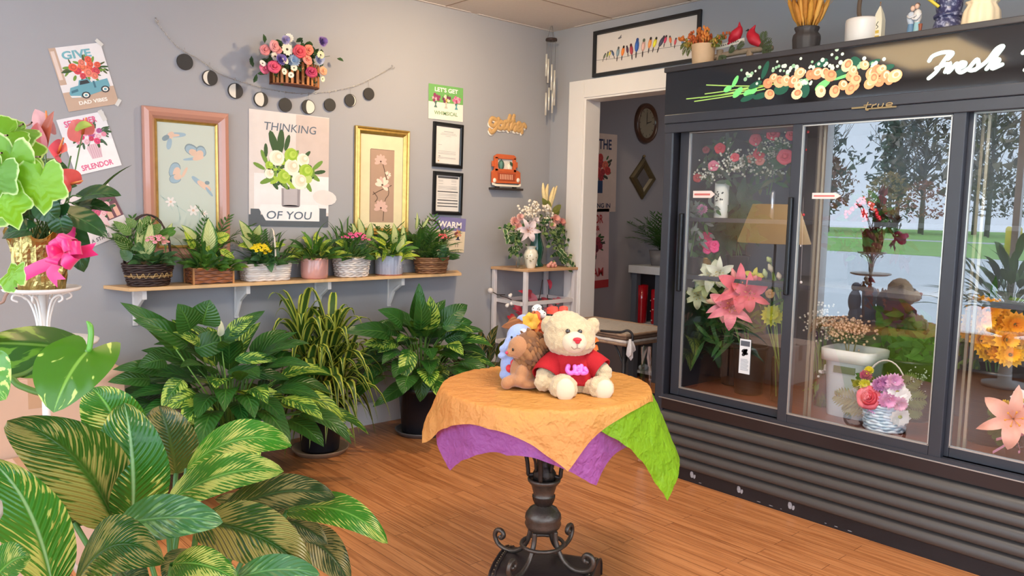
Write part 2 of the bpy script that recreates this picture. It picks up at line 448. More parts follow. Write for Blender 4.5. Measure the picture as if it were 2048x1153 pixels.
def smoothpts(P, sub=5, closed=False):
    P = [V(p) for p in P]; n = len(P); out = []
    for i in range(n if closed else n-1):
        p0 = P[(i-1) % n] if (closed or i > 0) else P[i]; p1 = P[i]; p2 = P[(i+1) % n]; p3 = P[(i+2) % n] if (closed or i < n-2) else P[(i+1) % n]
        for k in range(sub):
            t = k/sub
            out.append(0.5*((2*p1) + (p2-p0)*t + (2*p0-5*p1+4*p2-p3)*t*t + (3*p1-p0-3*p2+p3)*t**3))
    if not closed: out.append(P[-1])
    return out
def basis(o, x, y, z=None):
    x = V(x).normalized(); y = V(y); y = (y - x*y.dot(x)).normalized(); z = x.cross(y)
    return Matrix(((x.x, y.x, z.x, o[0]), (x.y, y.y, z.y, o[1]), (x.z, y.z, z.z, o[2]), (0, 0, 0, 1)))
def wallA(x, z, off=0.0): return Matrix(((1, 0, 0, x), (0, 0, -1, -off), (0, 1, 0, z), (0, 0, 0, 1)))       # x right, z up, out = -y
def planeX(xp, y, z): return Matrix(((0, 0, -1, xp), (-1, 0, 0, y), (0, 1, 0, z), (0, 0, 0, 1)))               # right = -y, up = z, out = -x
_tx = {}
def lettering(body, M, x0, y0, x1, y1, mat, parent, w=0.0012, bold=0.0, shear=0.0, spacing=1.0, name='lettering', depth=0.0):
    cu = bpy.data.curves.new('t', 'FONT'); cu.body = body; cu.size = 1.0; cu.offset = bold; cu.shear = shear; cu.space_character = spacing; cu.extrude = depth; cu.resolution_u = 3
    to = bpy.data.objects.new('t', cu); me = bpy.data.meshes.new_from_object(to)
    vs = [v.co.copy() for v in me.vertices]; fs = [tuple(p.vertices) for p in me.polygons]
    bpy.data.objects.remove(to); bpy.data.curves.remove(cu); bpy.data.meshes.remove(me)
    ax, bx = min(v.x for v in vs), max(v.x for v in vs); ay, by = min(v.y for v in vs), max(v.y for v in vs)
    mb = MB(M); mb.use(mat, False)
    for v in vs: mb.add((x0+(v.x-ax)/(bx-ax)*(x1-x0), y0+(v.y-ay)/(by-ay)*(y1-y0), w+v.z))
    for f in fs: mb.face(f)
    return mb.build(name, parent)
# ================================================================== the room
CZ = 2.538; XW = -5.0; YS = -5.6
m_wall = plain((163, 163, 168), rough=0.75, var=0.03, scale=3, bump=0.05, bscale=180)
m_wallback = plain((150, 148, 156), rough=0.8, var=0.03, scale=3)
m_white = plain((226, 222, 222), rough=0.4, var=0.03)
m_trimw = plain((232, 228, 226), rough=0.35, var=0.02)
def floor_mat():
    m, nt, b, out = _mat('laminate_planks')
    tc = nd(nt, 'ShaderNodeTexCoord'); sp = nd(nt, 'ShaderNodeSeparateXYZ'); nt.links.new(tc.outputs['Object'], sp.inputs[0])
    cb = nd(nt, 'ShaderNodeCombineXYZ'); nt.links.new(sp.outputs[1], cb.inputs[0]); nt.links.new(sp.outputs[0], cb.inputs[1])
    br = nd(nt, 'ShaderNodeTexBrick'); nt.links.new(cb.outputs[0], br.inputs['Vector'])
    br.inputs['Scale'].default_value = 1.0; br.inputs['Brick Width'].default_value = 0.62; br.inputs['Row Height'].default_value = 0.066
    br.inputs['Mortar Size'].default_value = 0.0010; br.inputs['Bias'].default_value = 0.0; br.offset = 0.37; br.squash = 1.0
    br.inputs['Color1'].default_value = (0, 0, 0, 1); br.inputs['Color2'].default_value = (1, 1, 1, 1); br.inputs['Mortar'].default_value = (0.3, 0.3, 0.3, 1)
    mp = nd(nt, 'ShaderNodeMapping'); mp.inputs['Scale'].default_value = (46, 2.2, 1); nt.links.new(tc.outputs['Object'], mp.inputs[0])
    ad = nd(nt, 'ShaderNodeVectorMath', operation='ADD'); nt.links.new(mp.outputs[0], ad.inputs[0])
    sc = nd(nt, 'ShaderNodeVectorMath', operation='SCALE'); nt.links.new(br.outputs['Color'], sc.inputs[0]); sc.inputs['Scale'].default_value = 9.0
    nt.links.new(sc.outputs[0], ad.inputs[1])
    nz = nd(nt, 'ShaderNodeTexNoise'); nz.inputs['Scale'].default_value = 1.0; nz.inputs['Detail'].default_value = 5; nz.inputs['Distortion'].default_value = 1.2
    nt.links.new(ad.outputs[0], nz.inputs['Vector'])
    g = smooth(nt, nz.outputs['Fac'], 0.35, 0.68)
    c1 = mixc(nt, g, lin((200, 134, 84)), lin((164, 100, 56)))
    mp2 = nd(nt, 'ShaderNodeMapping'); mp2.inputs['Scale'].default_value = (120, 4.5, 1); nt.links.new(tc.outputs['Object'], mp2.inputs[0])
    n2 = nd(nt, 'ShaderNodeTexNoise'); n2.inputs['Scale'].default_value = 1.0; n2.inputs['Detail'].default_value = 3; nt.links.new(mp2.outputs[0], n2.inputs['Vector'])
    streak = smooth(nt, n2.outputs['Fac'], 0.60, 0.72)
    c2 = mixc(nt, mth(nt, 'MULTIPLY', streak, 0.6), c1, lin((118, 62, 30)))
    c3 = mixc(nt, mth(nt, 'MULTIPLY', br.outputs['Color'], 0.22), c2, lin((226, 150, 92)))
    c4 = mixc(nt, br.outputs['Fac'], c3, lin((92, 48, 26)))
    nt.links.new(c4, b.inputs['Base Color']); b.inputs['Roughness'].default_value = 0.36
    bp = nd(nt, 'ShaderNodeBump'); bp.inputs['Strength'].default_value = 0.12; bp.inputs['Distance'].default_value = 0.001
    nt.links.new(n2.outputs['Fac'], bp.inputs['Height']); nt.links.new(bp.outputs[0], b.inputs['Normal'])
    return m
def ceil_mat():
    m, nt, b, out = _mat('ceiling_tile')
    tc = nd(nt, 'ShaderNodeTexCoord'); sp = nd(nt, 'ShaderNodeSeparateXYZ'); nt.links.new(tc.outputs['Object'], sp.inputs[0])
    nz = nd(nt, 'ShaderNodeTexNoise'); nz.inputs['Scale'].default_value = 90; nt.links.new(tc.outputs['Object'], nz.inputs['Vector'])
    nt.links.new(mixc(nt, nz.outputs['Fac'], lin((214, 202, 190)), lin((226, 215, 203))), b.inputs['Base Color'])
    b.inputs['Roughness'].default_value = 0.9
    return m
def slab(name, a, b, m, rname=None):
    mb = MB(); mb.use(m, False); mb.box2(a, b); return mb.build(name, kind='structure', origin=(0, 0, 0))
slab('floor', (XW-0.1, YS-0.1, -0.1), (3.2, 0.12, 0.0), floor_mat())
slab('ceiling', (XW-0.1, YS-0.1, CZ), (3.2, 0.12, CZ+0.1), ceil_mat())
slab('wall_left', (XW-0.1, 0.0, 0.0), (0.0, 0.12, CZ), m_wall)
slab('wall_far', (0.12, 0.0, 0.0), (3.1, 0.12, CZ), m_wallback)
slab('wall_back', (2.6, -3.0, 0.0), (2.7, 0.0, CZ), m_wallback)
slab('wall_inner', (0.12, -3.1, 0.0), (2.7, -3.0, CZ), m_wallback)
mb = MB(); mb.use(m_wall, False)
mb.box2((0, 0.12, 0), (0.12, -0.33, CZ)); mb.box2((0, -0.33, 2.058), (0.12, -1.20, CZ)); mb.box2((0, -1.20, 0), (0.12, YS, CZ))
mb.build('wall_right', kind='structure', origin=(0, 0, 0))
# window walls, behind and beside the camera
def window_wall(name, axis, pos, lo, hi, a, b, z0, z1):
    mb = MB(); mb.use(m_wall, False)
    def bx(p, q, za, zb):
        if axis == 'x': mb.box2((pos-0.1, p, za), (pos, q, zb))
        else: mb.box2((p, pos-0.1, za), (q, pos, zb))
    bx(lo, a, 0, CZ); bx(b, hi, 0, CZ); bx(a, b, 0, z0); bx(a, b, z1, CZ)
    return mb.build(name, kind='structure', origin=(0, 0, 0))
window_wall('wall_front', 'x', XW, YS, 0.12, -5.2, -0.26, 0.30, 2.45)
window_wall('wall_rear', 'y', YS, XW-0.1, 0.12, -4.7, -0.7, 0.40, 2.30)
def shop_window(name, axis, pos, a, b, z0, z1, n):
    mb = MB(); mb.use(m_trimw, False)
    def bx(p, q, za, zb, d0=-0.11, d1=0.02):
        if axis == 'x': mb.box2((pos+d0, p, za), (pos+d1, q, zb))
        else: mb.box2((p, pos+d0, za), (q, pos+d1, zb))
    bx(a-0.07, a+0.03, z0-0.05, z1+0.06); bx(b-0.03, b+0.07, z0-0.05, z1+0.06); bx(a, b, z0-0.05, z0+0.03); bx(a, b, z1-0.03, z1+0.06)
    for k in range(1, n):
        p = a+(b-a)*k/n; bx(p-0.025, p+0.025, z0, z1, -0.08, -0.02)
    o = mb.build(name, kind='structure', origin=(0, 0, 0))
    g = MB(); g.use(glassmat(0.05), False)
    if axis == 'x': g.box2((pos-0.056, a, z0), (pos-0.05, b, z1))
    else: g.box2((a, pos-0.056, z0), (b, pos-0.05, z1))
    g.build('pane', o)
shop_window('window_1', 'x', XW, -5.2, -0.26, 0.30, 2.45, 3)
shop_window('window_2', 'y', YS, -4.7, -0.7, 0.40, 2.30, 3)
# skirting and door casing
mb = MB(); mb.use(m_trimw, False)
mb.box2((XW, -0.014, 0), (-0.005, 0, 0.128)); mb.box2((XW, -0.010, 0.128), (-0.005, 0, 0.134))
mb.build('baseboard_left', kind='structure', bevel=0.002)
mb = MB(); mb.use(m_trimw, False)
mb.box2((-0.02, -0.192, 0), (0, -0.331, 2.175)); mb.box2((-0.02, -0.331, 2.058), (0, -1.20, 2.175)); mb.box2((-0.02, -1.20, 0), (0, -1.34, 2.175))
mb.box2((-0.012, -0.326, 0), (0.13, -0.345, 2.058)); mb.box2((-0.012, -1.19, 0), (0.13, -1.205, 2.058)); mb.box2((-0.012, -0.345, 2.045), (0.13, -1.19, 2.062))
mb.build('trim_1', kind='structure', bevel=0.002)
mb = MB(); mb.use(m_trimw, False); mb.box2((-0.014, -0.014, 0), (0, -0.192, 0.134)); mb.build('baseboard_right', kind='structure', bevel=0.002)
# ceiling grid (slim T bars, flush)
mb = MB(); mb.use(plain((150, 128, 112), rough=0.7), False)
for k in range(-1, 8):
    y = -0.552-0.61*k
    if y < -0.02: mb.box2((XW, y-0.004, CZ-0.002), (0, y+0.004, CZ+0.001))
for k in range(0, 4):
    x = -0.94-1.22*k; mb.box2((x-0.004, YS, CZ-0.002), (x+0.004, 0, CZ+0.001))
mb.build('ceiling_grid', kind='structure', origin=(0, 0, 0))
mb = MB(); mb.use(plain((205, 196, 190), rough=0.6), False)
for k in range(7): mb.box2((-5+0.72*k, -0.018, CZ-0.004), (-5+0.72*k+0.66, 0, CZ+0.001))
mb.box2((-0.018, -5.5, CZ-0.004), (0, -0.22, CZ+0.001))
mb.build('trim_2', kind='structure', origin=(0, 0, 0))

# lamps in the ceiling (out of the frame); mid-shop and back-room ones are added fill
t = thing('spotlight', 'small white can spotlight with warm bulb under the ceiling near the corner', 'lamp', (-1.26, -1.10, 2.48))
mb = MB(); mb.use(m_white); mb.lathe([(0.10, 2.538), (0.10, 2.485), (0.086, 2.485), (0.086, 2.53)], (-1.26, -1.10, 0), 20, cap0=False); mb.build('housing', t)
t = thing('fill_lamp', 'square white ceiling lamp, unseen, added to brighten the back room', 'lamp', (1.3, -1.5, 2.49))
mb = MB(); mb.use(m_white, False); mb.box2((1.02, -1.78, 2.5), (1.58, -1.22, 2.538)); mb.build('housing', t)
t = thing('troffer', 'flat rectangular ceiling light, unseen, added mid-shop for warmer light', 'lamp', (-2.0, -3.1, 2.505))
mb = MB(); mb.use(m_white, False); mb.box2((-2.65, -3.45, 2.515), (-1.35, -2.75, 2.538)); mb.build('housing', t)
t = thing('troffer', 'lit warm ceiling light panel near the window, reflected in the cooler header', 'lamp', (-3.95, -1.6, 2.505))
mb = MB(); mb.use(m_white, False); mb.frame(-4.52, -1.98, -3.38, -1.22, .03, [(0, 2.538), (0, 2.512), (1, 2.512), (1, 2.53)]); mb.build('housing', t)
mb = MB(); mb.use(plain((255, 214, 160), rough=.5, emit=5.0), False); mb.poly([(-4.49, -1.95, 2.525), (-4.49, -1.25, 2.525), (-3.41, -1.25, 2.525), (-3.41, -1.95, 2.525)]); mb.build('diffuser', t)

# ------------------------------------------------------------------ outdoors, seen in the glass of the cooler
slab('ground_lot', (-31, -90, -0.25), (XW-0.4, 90, -0.15), plain((222, 226, 230), rough=0.6, var=0.10, scale=0.6))
mg = plain((146, 192, 104), rough=0.9, var=0.2, scale=0.4)
slab('ground_lawn', (-52, -90, -0.25), (-31, 90, -0.13), mg)
slab('ground_path', (-55, -90, -0.25), (-52, 90, -0.12), plain((200, 204, 208), rough=0.8, var=0.05, scale=1))
slab('ground_verge', (-110, -90, -0.25), (-55, 90, -0.11), mg)
def mirrored(px, py, x, glass=-0.790):
    P = onplane(px, py, 0, glass); d = ray(px, py); d = V((-d.x, d.y, d.z)); return P + d*((x-glass)/d.x)
def tree(name, label, x, y, h, w, col, kind, seed, group):
    r = random.Random(seed); t = thing(name, label, 'tree', (x, y, -0.13), 0, group)
    tr = MB(); tr.use(plain((128, 126, 126), rough=0.9))
    tr.tube([(x, y, -0.13), (x+r.uniform(-.2, .2), y, h*0.5), (x, y, h*0.92)], [h*0.02, h*0.014, h*0.004], 6)
    if kind == 'bare':
        for k in range(46):
            z = h*r.uniform(0.25, 0.85); a = r.uniform(0, 6.3); l = w*r.uniform(0.3, 0.9)
            e = (x+l*math.cos(a), y+l*math.sin(a), z+l*r.uniform(0.6, 1.4)); mid = (x+l*.55*math.cos(a), y+l*.55*math.sin(a), z+l*0.45)
            tr.tube([(x, y, z), mid, e], [h*0.006, h*0.004, h*0.0015], 4, caps=False)
            for q in range(5):
                f = r.uniform(.4, 1); b = [(x, y, z)[i]*(1-f)+e[i]*f for i in range(3)]; tr.tube([b, [b[i]+r.uniform(-.5, .5)*w*.5 + (0.4*w*.5 if i == 2 else 0) for i in range(3)]], h*0.0018, 3, caps=False)
    tr.build('trunk', t)
    cr = MB(); cr.use(plain(col, rough=0.9, var=0.35, scale=1.2))
    n = {'conifer': 520, 'bushy': 420, 'bare': 240}[kind]
    for k in range(n):
        if kind == 'conifer':
            f = r.random()**0.8; z = h*(0.08+0.92*f); rad = w*(1-f)*math.sqrt(r.random())*1.0+0.1
        else:
            f = r.random(); z = h*(0.30+0.66*f); rad = w*math.sqrt(r.random())*math.sin(pi*(0.15+0.8*f))
        a = r.uniform(0, 6.3); c = V((x+rad*math.cos(a), y+rad*math.sin(a), z)); s_ = h*r.uniform(.018, .05)
        pts = [c + V((r.uniform(-1, 1), r.uniform(-1, 1), r.uniform(-1, 1)))*s_ for _ in range(4)]
        cr.poly(pts[:3]); cr.poly(pts[1:])
    cr.build('crown', t)
for i, (x, y, h, w, col, kind) in enumerate([(-78, 38, 13.5, 3.4, (74, 104, 100), 'conifer'), (-82, 31.5, 11.5, 3.0, (96, 120, 104), 'conifer'), (-74, 34, 7.5, 2.6, (150, 110, 92), 'bushy'),
        (-80, 27.5, 13, 4.2, (140, 130, 120), 'bare'), (-84, 24, 14, 4.4, (130, 126, 118), 'bare'), (-78, 21, 12, 4, (148, 136, 120), 'bare'), (-86, 18, 14, 4, (124, 128, 122), 'bare'),
        (-76, 29, 6, 2.6, (186, 158, 110), 'bushy'), (-74, 25, 5.0, 2.6, (176, 120, 106), 'bushy'), (-72, 19, 5.5, 3.2, (92, 96, 84), 'bushy'), (-88, 42, 13, 4, (120, 132, 132), 'bare'), (-90, 34, 14, 4.5, (118, 134, 140), 'bare'), (-70, 15.5, 6, 3.4, (84, 92, 74), 'bushy')]):
    tree({'conifer': 'fir_tree', 'bare': 'bare_tree', 'bushy': 'autumn_bush'}[kind], {'conifer': 'tall dark conifer across the lawn, seen in the cooler glass', 'bare': 'bare grey tree across the lawn, seen in the cooler glass', 'bushy': 'low autumn bush before the trees, seen in the cooler glass'}[kind], x, y, h, w, col, kind, 40+i, 'trees reflected in the cooler glass')
for px in (2014, 2034):
    P = mirrored(px, 490, -34); mb = MB(); mb.use(plain((226, 200, 60), rough=0.5)); mb.lathe([(0.12, -0.13), (0.12, 1.0), (0.07, 1.08), (0.0, 1.1)], (P.x, P.y, 0), 10)
    tag(mb.build('bollard'), 'yellow post on the lawn, seen in the right cooler door', 'post', 'yellow posts outdoors')
# ================================================================== the flower cooler
XF = -0.782; YL = -1.60; YR = YL-1.985
m_blk = plain((38, 38, 44), rough=0.35, var=0.06, spec=0.5)
m_blkg = plain((18, 18, 21), rough=0.05, var=0.03, coat=1.0)
m_frm = plain((52, 54, 62), rough=0.38, var=0.05)
m_brn = plain((44, 34, 34), rough=0.28, var=0.05)
m_louv = plain((74, 70, 68), rough=0.42, var=0.05)
m_alu = plain((196, 194, 190), rough=0.3, metal=0.7, var=0.05)
m_terra = plain((122, 70, 54), rough=0.35, var=0.12)
m_in = plain((92, 90, 94), rough=0.5, var=0.05)
cooler = thing('flower_cooler', 'long black glass-door flower cooler with lettered header along the right wall', 'cooler', (-0.40, (YL+YR)/2, 0))
mb = MB(); mb.use(m_blk, False)
mb.box2((XF, YL, 0.065), (-0.03, YL-0.05, 1.995)); mb.box2((XF, YR, 0.065), (-0.03, YR+0.05, 1.995))     # sides
mb.box2((-0.09, YL-0.05, 0.065), (-0.03, YR+0.05, 1.995)); mb.box2((XF+0.02, YL-0.05, 1.70), (-0.09, YR+0.05, 1.995))
mb.box2((XF+0.02, YL-0.05, 0.10), (-0.09, YR+0.05, 0.405))
mb.build('body', cooler, bevel=0.004)
mb = MB(); mb.use(m_in, False); mb.box2((-0.094, YL-0.052, 0.415), (-0.09, YR+0.052, 1.70)); mb.build('back_panel', cooler)
mb = MB(); mb.use(m_terra, False); mb.box2((XF+0.07, YL-0.052, 0.405), (-0.094, YR+0.052, 0.418)); mb.build('deck', cooler)
# header, tipped a little forward
M = planeX(XF-0.006, YL+0.004, 1.775); W_ = 1.993
hd = MB(M); hd.use(m_blkg, False); hd.prism([(0, 0.0), (W_, 0.0), (W_, 0.205), (0, 0.205)], -0.02, 0.0); header = hd.build('header', cooler)
mb = MB(planeX(XF-0.006, YL+0.004, 1.978)); mb.use(plain((60, 58, 60), rough=0.3)); mb.smooth = False
mb.prism([(-0.004, 0), (W_, 0), (W_, 0.024), (-0.004, 0.024)], -0.03, 0.014); mb.build('top_rail', cooler, bevel=0.004)
mb = MB(planeX(XF-0.004, YL+0.002, 1.735)); mb.use(m_frm, False); mb.prism([(0, 0), (1.989, 0), (1.989, 0.042), (0, 0.042)], -0.02, 0.006); mb.prism([(0, -0.045), (1.989, -0.045), (1.989, 0), (0, 0)], -0.02, 0.0); mb.build('head_rail', cooler, bevel=0.003)
# printed bouquet on the header
def hp(px, py):
    P = onplane(px, py, 0, XF-0.008); return (YL+0.004-P.y, P.z-1.775)
pr = MB(M); gw = 0.0006
def P2(pts): return [hp(*p) for p in pts]
S = lambda p: p/455.0
cst = plain((168, 206, 104), rough=0.4, emit=0.25); cdk = plain((30, 92, 70), rough=0.4, emit=0.1); clt = plain((120, 214, 120), rough=0.4, emit=0.3)
def stroke2(mb, pts, wd, w):
    pts = smoothpts([(x, y, 0) for x, y in pts], 4); L, R_ = [], []
    for i, p in enumerate(pts):
        d = (pts[min(i+1, len(pts)-1)]-pts[max(i-1, 0)]); n_ = V((-d.y, d.x, 0)).normalized()*wd/2; L.append(p+n_); R_.append(p-n_)
    for i in range(len(pts)-1): mb.shape([(R_[i].x, R_[i].y), (R_[i+1].x, R_[i+1].y), (L[i+1].x, L[i+1].y), (L[i].x, L[i].y)], w)
for a in [[(1372, 198), (1440, 190), (1500, 176)], [(1388, 203), (1460, 192), (1530, 178)], [(1412, 170), (1470, 172), (1540, 172)], [(1409, 188), (1460, 181), (1530, 170)], [(1400, 196), (1470, 186), (1560, 165)]]:
    pr.use(cst); stroke2(pr, P2(a), S(2.2), gw)
r_ = random.Random(3)
def lf2(x, y, l, w_, ang, m, w):
    c = hp(x, y); pr.use(m); pr.ell(c[0], c[1], S(l), S(w_), math.radians(ang), w)
for x, y, l, w_, a, m in [(1470, 163, 13, 5, 60, clt), (1455, 178, 10, 6, 20, clt), (1475, 185, 14, 7, 40, clt), (1500, 184, 16, 7, 15, clt), (1495, 196, 17, 6, 15, cdk), (1520, 192, 16, 6, 10, cdk), (1510, 170, 16, 6, 20, cdk), (1530, 140, 18, 6, 70, cdk), (1562, 178, 16, 11, 10, cdk), (1610, 182, 13, 9, 80, cdk), (1645, 170, 17, 7, 30, clt), (1640, 128, 16, 7, 25, cdk), (1680, 145, 20, 6, 20, cdk), (1712, 126, 14, 9, -50, cdk), (1775, 135, 12, 5, 10, cdk), (1745, 125, 14, 4, 15, cdk), (1600, 165, 24, 4, 15, clt), (1690, 152, 24, 3, 12, clt)]:
    lf2(x, y, l, w_, a, m, gw*1.3)
cb1 = plain((214, 228, 200), rough=0.4, emit=0.3); cb2 = plain((150, 190, 150), rough=0.4, emit=0.2)
for k in range(90):
    cx_, cy_, sx_, sy_ = r_.choice([(1500, 152, 20, 12), (1565, 135, 34, 15), (1600, 138, 30, 18), (1680, 120, 26, 16), (1610, 165, 20, 5), (1640, 135, 40, 16), (1740, 128, 26, 8)])
    c = hp(cx_+r_.gauss(0, 0.5)*sx_, cy_+r_.gauss(0, 0.6)*sy_); pr.use(r_.choice((cb1, cb1, cb2))); pr.ell(c[0], c[1], S(r_.uniform(2.2, 4.5)), w=gw*(1.6+0.012*k), n=9)
for k, (x, y) in enumerate([(1535, 168), (1538, 190), (1556, 165), (1570, 160), (1545, 157), (1585, 164), (1595, 173), (1594, 188), (1620, 150), (1635, 148), (1650, 146), (1640, 184), (1668, 181), (1686, 172), (1708, 170), (1700, 178), (1704, 150), (1712, 160), (1694, 132), (1706, 140), (1730, 132), (1742, 147), (1738, 166), (1756, 164), (1752, 142), (1762, 138), (1770, 152), (1780, 160), (1790, 150), (1748, 157), (1600, 145), (1660, 152)]):
    c = hp(x+r_.uniform(-2, 2), y+r_.uniform(-2, 2)); r0 = S(r_.uniform(8.5, 13)); w = gw*(2.4+0.05*k); a_ = r_.random()*3
    pr.use(plain(r_.choice([(250, 176, 128), (246, 158, 108), (252, 200, 158), (240, 140, 96)]), rough=0.4, emit=0.35)); pr.ell(c[0], c[1], r0, r0*0.88, a_, w)
    pr.use(plain(r_.choice([(254, 214, 176), (232, 126, 88)]), rough=0.4, emit=0.3)); pr.ell(c[0]+r0*.15, c[1]+r0*.2, r0*0.62, r0*.5, a_, w+gw*.02)
    pr.use(plain((244, 160, 110), rough=0.4, emit=0.3)); pr.ell(c[0]+r0*.15, c[1]+r0*.15, r0*0.34, r0*.3, a_, w+gw*.04)
pr.build('bouquet_print', header)
# white script on the header
def script(name, strokes, M_, wd, mat, parent, flat=0.25, sub=7, origin=None):
    mb = MB(M_ @ Matrix.Diagonal((1, 1, flat, 1))); mb.use(mat)
    for s_ in strokes:
        P = smoothpts([(x, y, 0) for x, y in s_], sub); mb.tube(P, wd/2, 8)
        mb.ball(P[0], wd/2, 8, 5); mb.ball(P[-1], wd/2, 8, 5)
    return mb.build(name, parent)
m_let = plain((226, 246, 238), rough=0.4, var=0.02, emit=0.5)
Fs = [[(1858, 122), (1866, 112), (1886, 105), (1905, 106), (1896, 118)], [(1898, 108), (1886, 124), (1872, 144), (1857, 157)], [(1872, 137), (1886, 131), (1894, 128)],
      [(1890, 144), (1900, 126), (1896, 145), (1912, 128), (1915, 130)], [(1916, 138), (1928, 132), (1930, 126), (1921, 126), (1914, 138), (1922, 145), (1938, 136)],
      [(1938, 136), (1954, 119), (1956, 134), (1944, 141), (1936, 139)], [(1950, 140), (1974, 122), (1993, 98), (2006, 93), (1994, 110), (1973, 138)], [(1973, 138), (1990, 121), (1998, 121), (1984, 137), (2004, 129)]]
script('lettering', [P2(s_) for s_ in Fs], M @ Matrix.Translation((0, 0, 0.0015)), S(7.0), m_let, header)
F2 = [[(2046, 106), (2056, 98), (2078, 90), (2098, 90), (2088, 102)], [(2090, 92), (2078, 108), (2064, 128), (2050, 140)], [(2064, 121), (2078, 115), (2086, 112)]]
script('lettering', [P2(s_) for s_ in F2], M @ Matrix.Translation((0, 0, 0.0015)), S(7.0), m_let, header)
# gold maker's plate
mb = MB(planeX(XF-0.0115, YL+0.002, 1.735)); mb.use(plain((150, 128, 92), rough=0.3, metal=0.8), False)
def pp(px, py):
    P = onplane(px, py, 0, XF-0.0115); return (YL+0.002-P.y, P.z-1.735)
a, b = pp(1703, 217), pp(1793, 213)
mb.rect(a[0], a[1]-0.003, a[0]+0.060, a[1]+0.004, 0.0005); mb.rect(a[0]+0.060, a[1]-0.010, b[0], a[1]-0.004, 0.0005); mb.build('maker_plate', cooler)
mm = plain((176, 150, 108), rough=0.3, metal=0.7)
x0, y0 = a[0]+0.055, a[1]-0.004
tl = [[(0.008, 0.022), (0.002, -0.004), (0.010, -0.008)], [(-0.004, 0.012), (0.018, 0.013)], [(0.024, 0.012), (0.020, -0.002)], [(0.024, 0.008), (0.034, 0.013)], [(0.042, 0.012), (0.040, 0.001), (0.052, 0.0), (0.056, 0.013)], [(0.066, 0.006), (0.082, 0.007), (0.080, 0.013), (0.068, 0.012), (0.066, 0.002), (0.082, 0.001)]]
script('lettering', [[(x0+q[0]*1.25, y0+q[1]) for q in s_] for s_ in tl], planeX(XF-0.0115, YL+0.002, 1.735) @ Matrix.Translation((0, 0, 0.001)), 0.0045, mm, cooler, flat=0.2)
# sliding doors
gl = glassmat(0.155)
DW = 0.665
def cdoor(y0, y1, xf, z0, z1, sl, sr):
    Md = planeX(xf, y0, z0); w = y0-y1; h = z1-z0
    mb = MB(Md); mb.use(m_frm, False)
    mb.prism([(0, 0), (sl, 0), (sl, h), (0, h)], -0.03, 0.0); mb.prism([(w-sr, 0), (w, 0), (w, h), (w-sr, h)], -0.03, 0.0)
    mb.prism([(sl, 0), (w-sr, 0), (w-sr, 0.040), (sl, 0.040)], -0.03, -0.001); mb.prism([(sl, h-0.035), (w-sr, h-0.035), (w-sr, h), (sl, h)], -0.03, -0.001)
    d = mb.build('door', cooler, bevel=0.003)
    mb = MB(Md); mb.use(m_alu, False)
    for q in ((sl-0.001, 0.038, w-sr+0.001, 0.044), (sl-0.001, h-0.039, w-sr+0.001, h-0.034)): mb.prism([(q[0], q[1]), (q[2], q[1]), (q[2], q[3]), (q[0], q[3])], -0.012, 0.0005)
    for q in (sl, w-sr-0.004): mb.prism([(q, 0.04), (q+0.004, 0.04), (q+0.004, h-0.035), (q, h-0.035)], -0.012, 0.0005)
    mb.build('glazing_bead', d)
    mb = MB(Md); mb.use(gl, False); mb.rect(sl, 0.042, w-sr, h-0.037, -0.008); mb.build('glass', d)
    return d, Md, w, h
d2, M2, w2, h2 = cdoor(-2.268, -2.945, XF+0.004, 0.402, 1.718, 0.046, 0.046)
d1, M1, w1, h1 = cdoor(-1.664, -2.305, XF+0.038, 0.404, 1.726, 0.052, 0.03)
d3, M3, w3, h3 = cdoor(-2.915, -3.545, XF+0.038, 0.404, 1.726, 0.045, 0.052)
for d, Md, xx, za, zb in ((d1, M1, 0.024, 0.52, 0.90), (d2, M2, 0.008, 0.56, 0.98), (d3, M3, 0.60, 0.52, 0.95)):
    mb = MB(Md); mb.use(plain((14, 14, 17), rough=0.3), False); mb.prism([(xx, za), (xx+0.018, za), (xx+0.018, zb), (xx, zb)], -0.002, 0.022); mb.build('handle', d, bevel=0.004)
# steel gasket strips behind the doors, seen through the glass
mb = MB(); mb.use(plain((150, 140, 122), rough=0.3, metal=0.5), False)
for y in (-2.345, -2.365, -2.972, -2.992): mb.box2((XF+0.10, y-0.005, 0.42), (XF+0.112, y+0.005, 1.70))
mb.build('door_guide', cooler)
# jambs around the doors, sill, louvres, kick plate
mb = MB(planeX(XF-0.002, YL, 0)); mb.use(m_frm, False)
mb.prism([(0.0, 0.07), (0.046, 0.07), (0.046, 1.74), (0.0, 1.74)], -0.04, 0.0); mb.build('jamb', cooler, bevel=0.003)
mb = MB(planeX(XF-0.002, YL, 0)); mb.use(m_frm, False); mb.prism([(1.940, 0.07), (1.985, 0.07), (1.985, 1.74), (1.940, 1.74)], -0.04, 0.0)
mb.build('jamb', cooler, bevel=0.003)
mb = MB(planeX(XF-0.002, YL, 0)); mb.use(m_brn, False)
mb.prism([(0.046, 0.335), (1.94, 0.335), (1.94, 0.388), (0.046, 0.388)], -0.05, 0.002); mb.use(m_frm, False); mb.prism([(0.046, 0.388), (1.94, 0.388), (1.94, 0.405), (0.046, 0.405)], -0.09, -0.001)
sill = mb.build('sill', cooler)
mb = MB(planeX(XF-0.002, YL, 0)); mb.use(m_alu, False); mb.prism([(0.03, 0.386), (1.95, 0.386), (1.95, 0.390), (0.03, 0.390)], 0.0, 0.005); mb.build('trim_strip', cooler)
for k in range(5):
    z = 0.328-0.053*k; mb = MB(planeX(XF-0.002, YL, 0)); mb.use(m_louv)
    prof = [(z, -0.030), (z-0.006, -0.006), (z-0.018, 0.006), (z-0.034, 0.011), (z-0.047, 0.010), (z-0.053, 0.002), (z-0.053, -0.03)]
    mb.grid([[(0.03, a_, b_) for a_, b_ in prof], [(1.955, a_, b_) for a_, b_ in prof]]); mb.build('louvre', cooler)
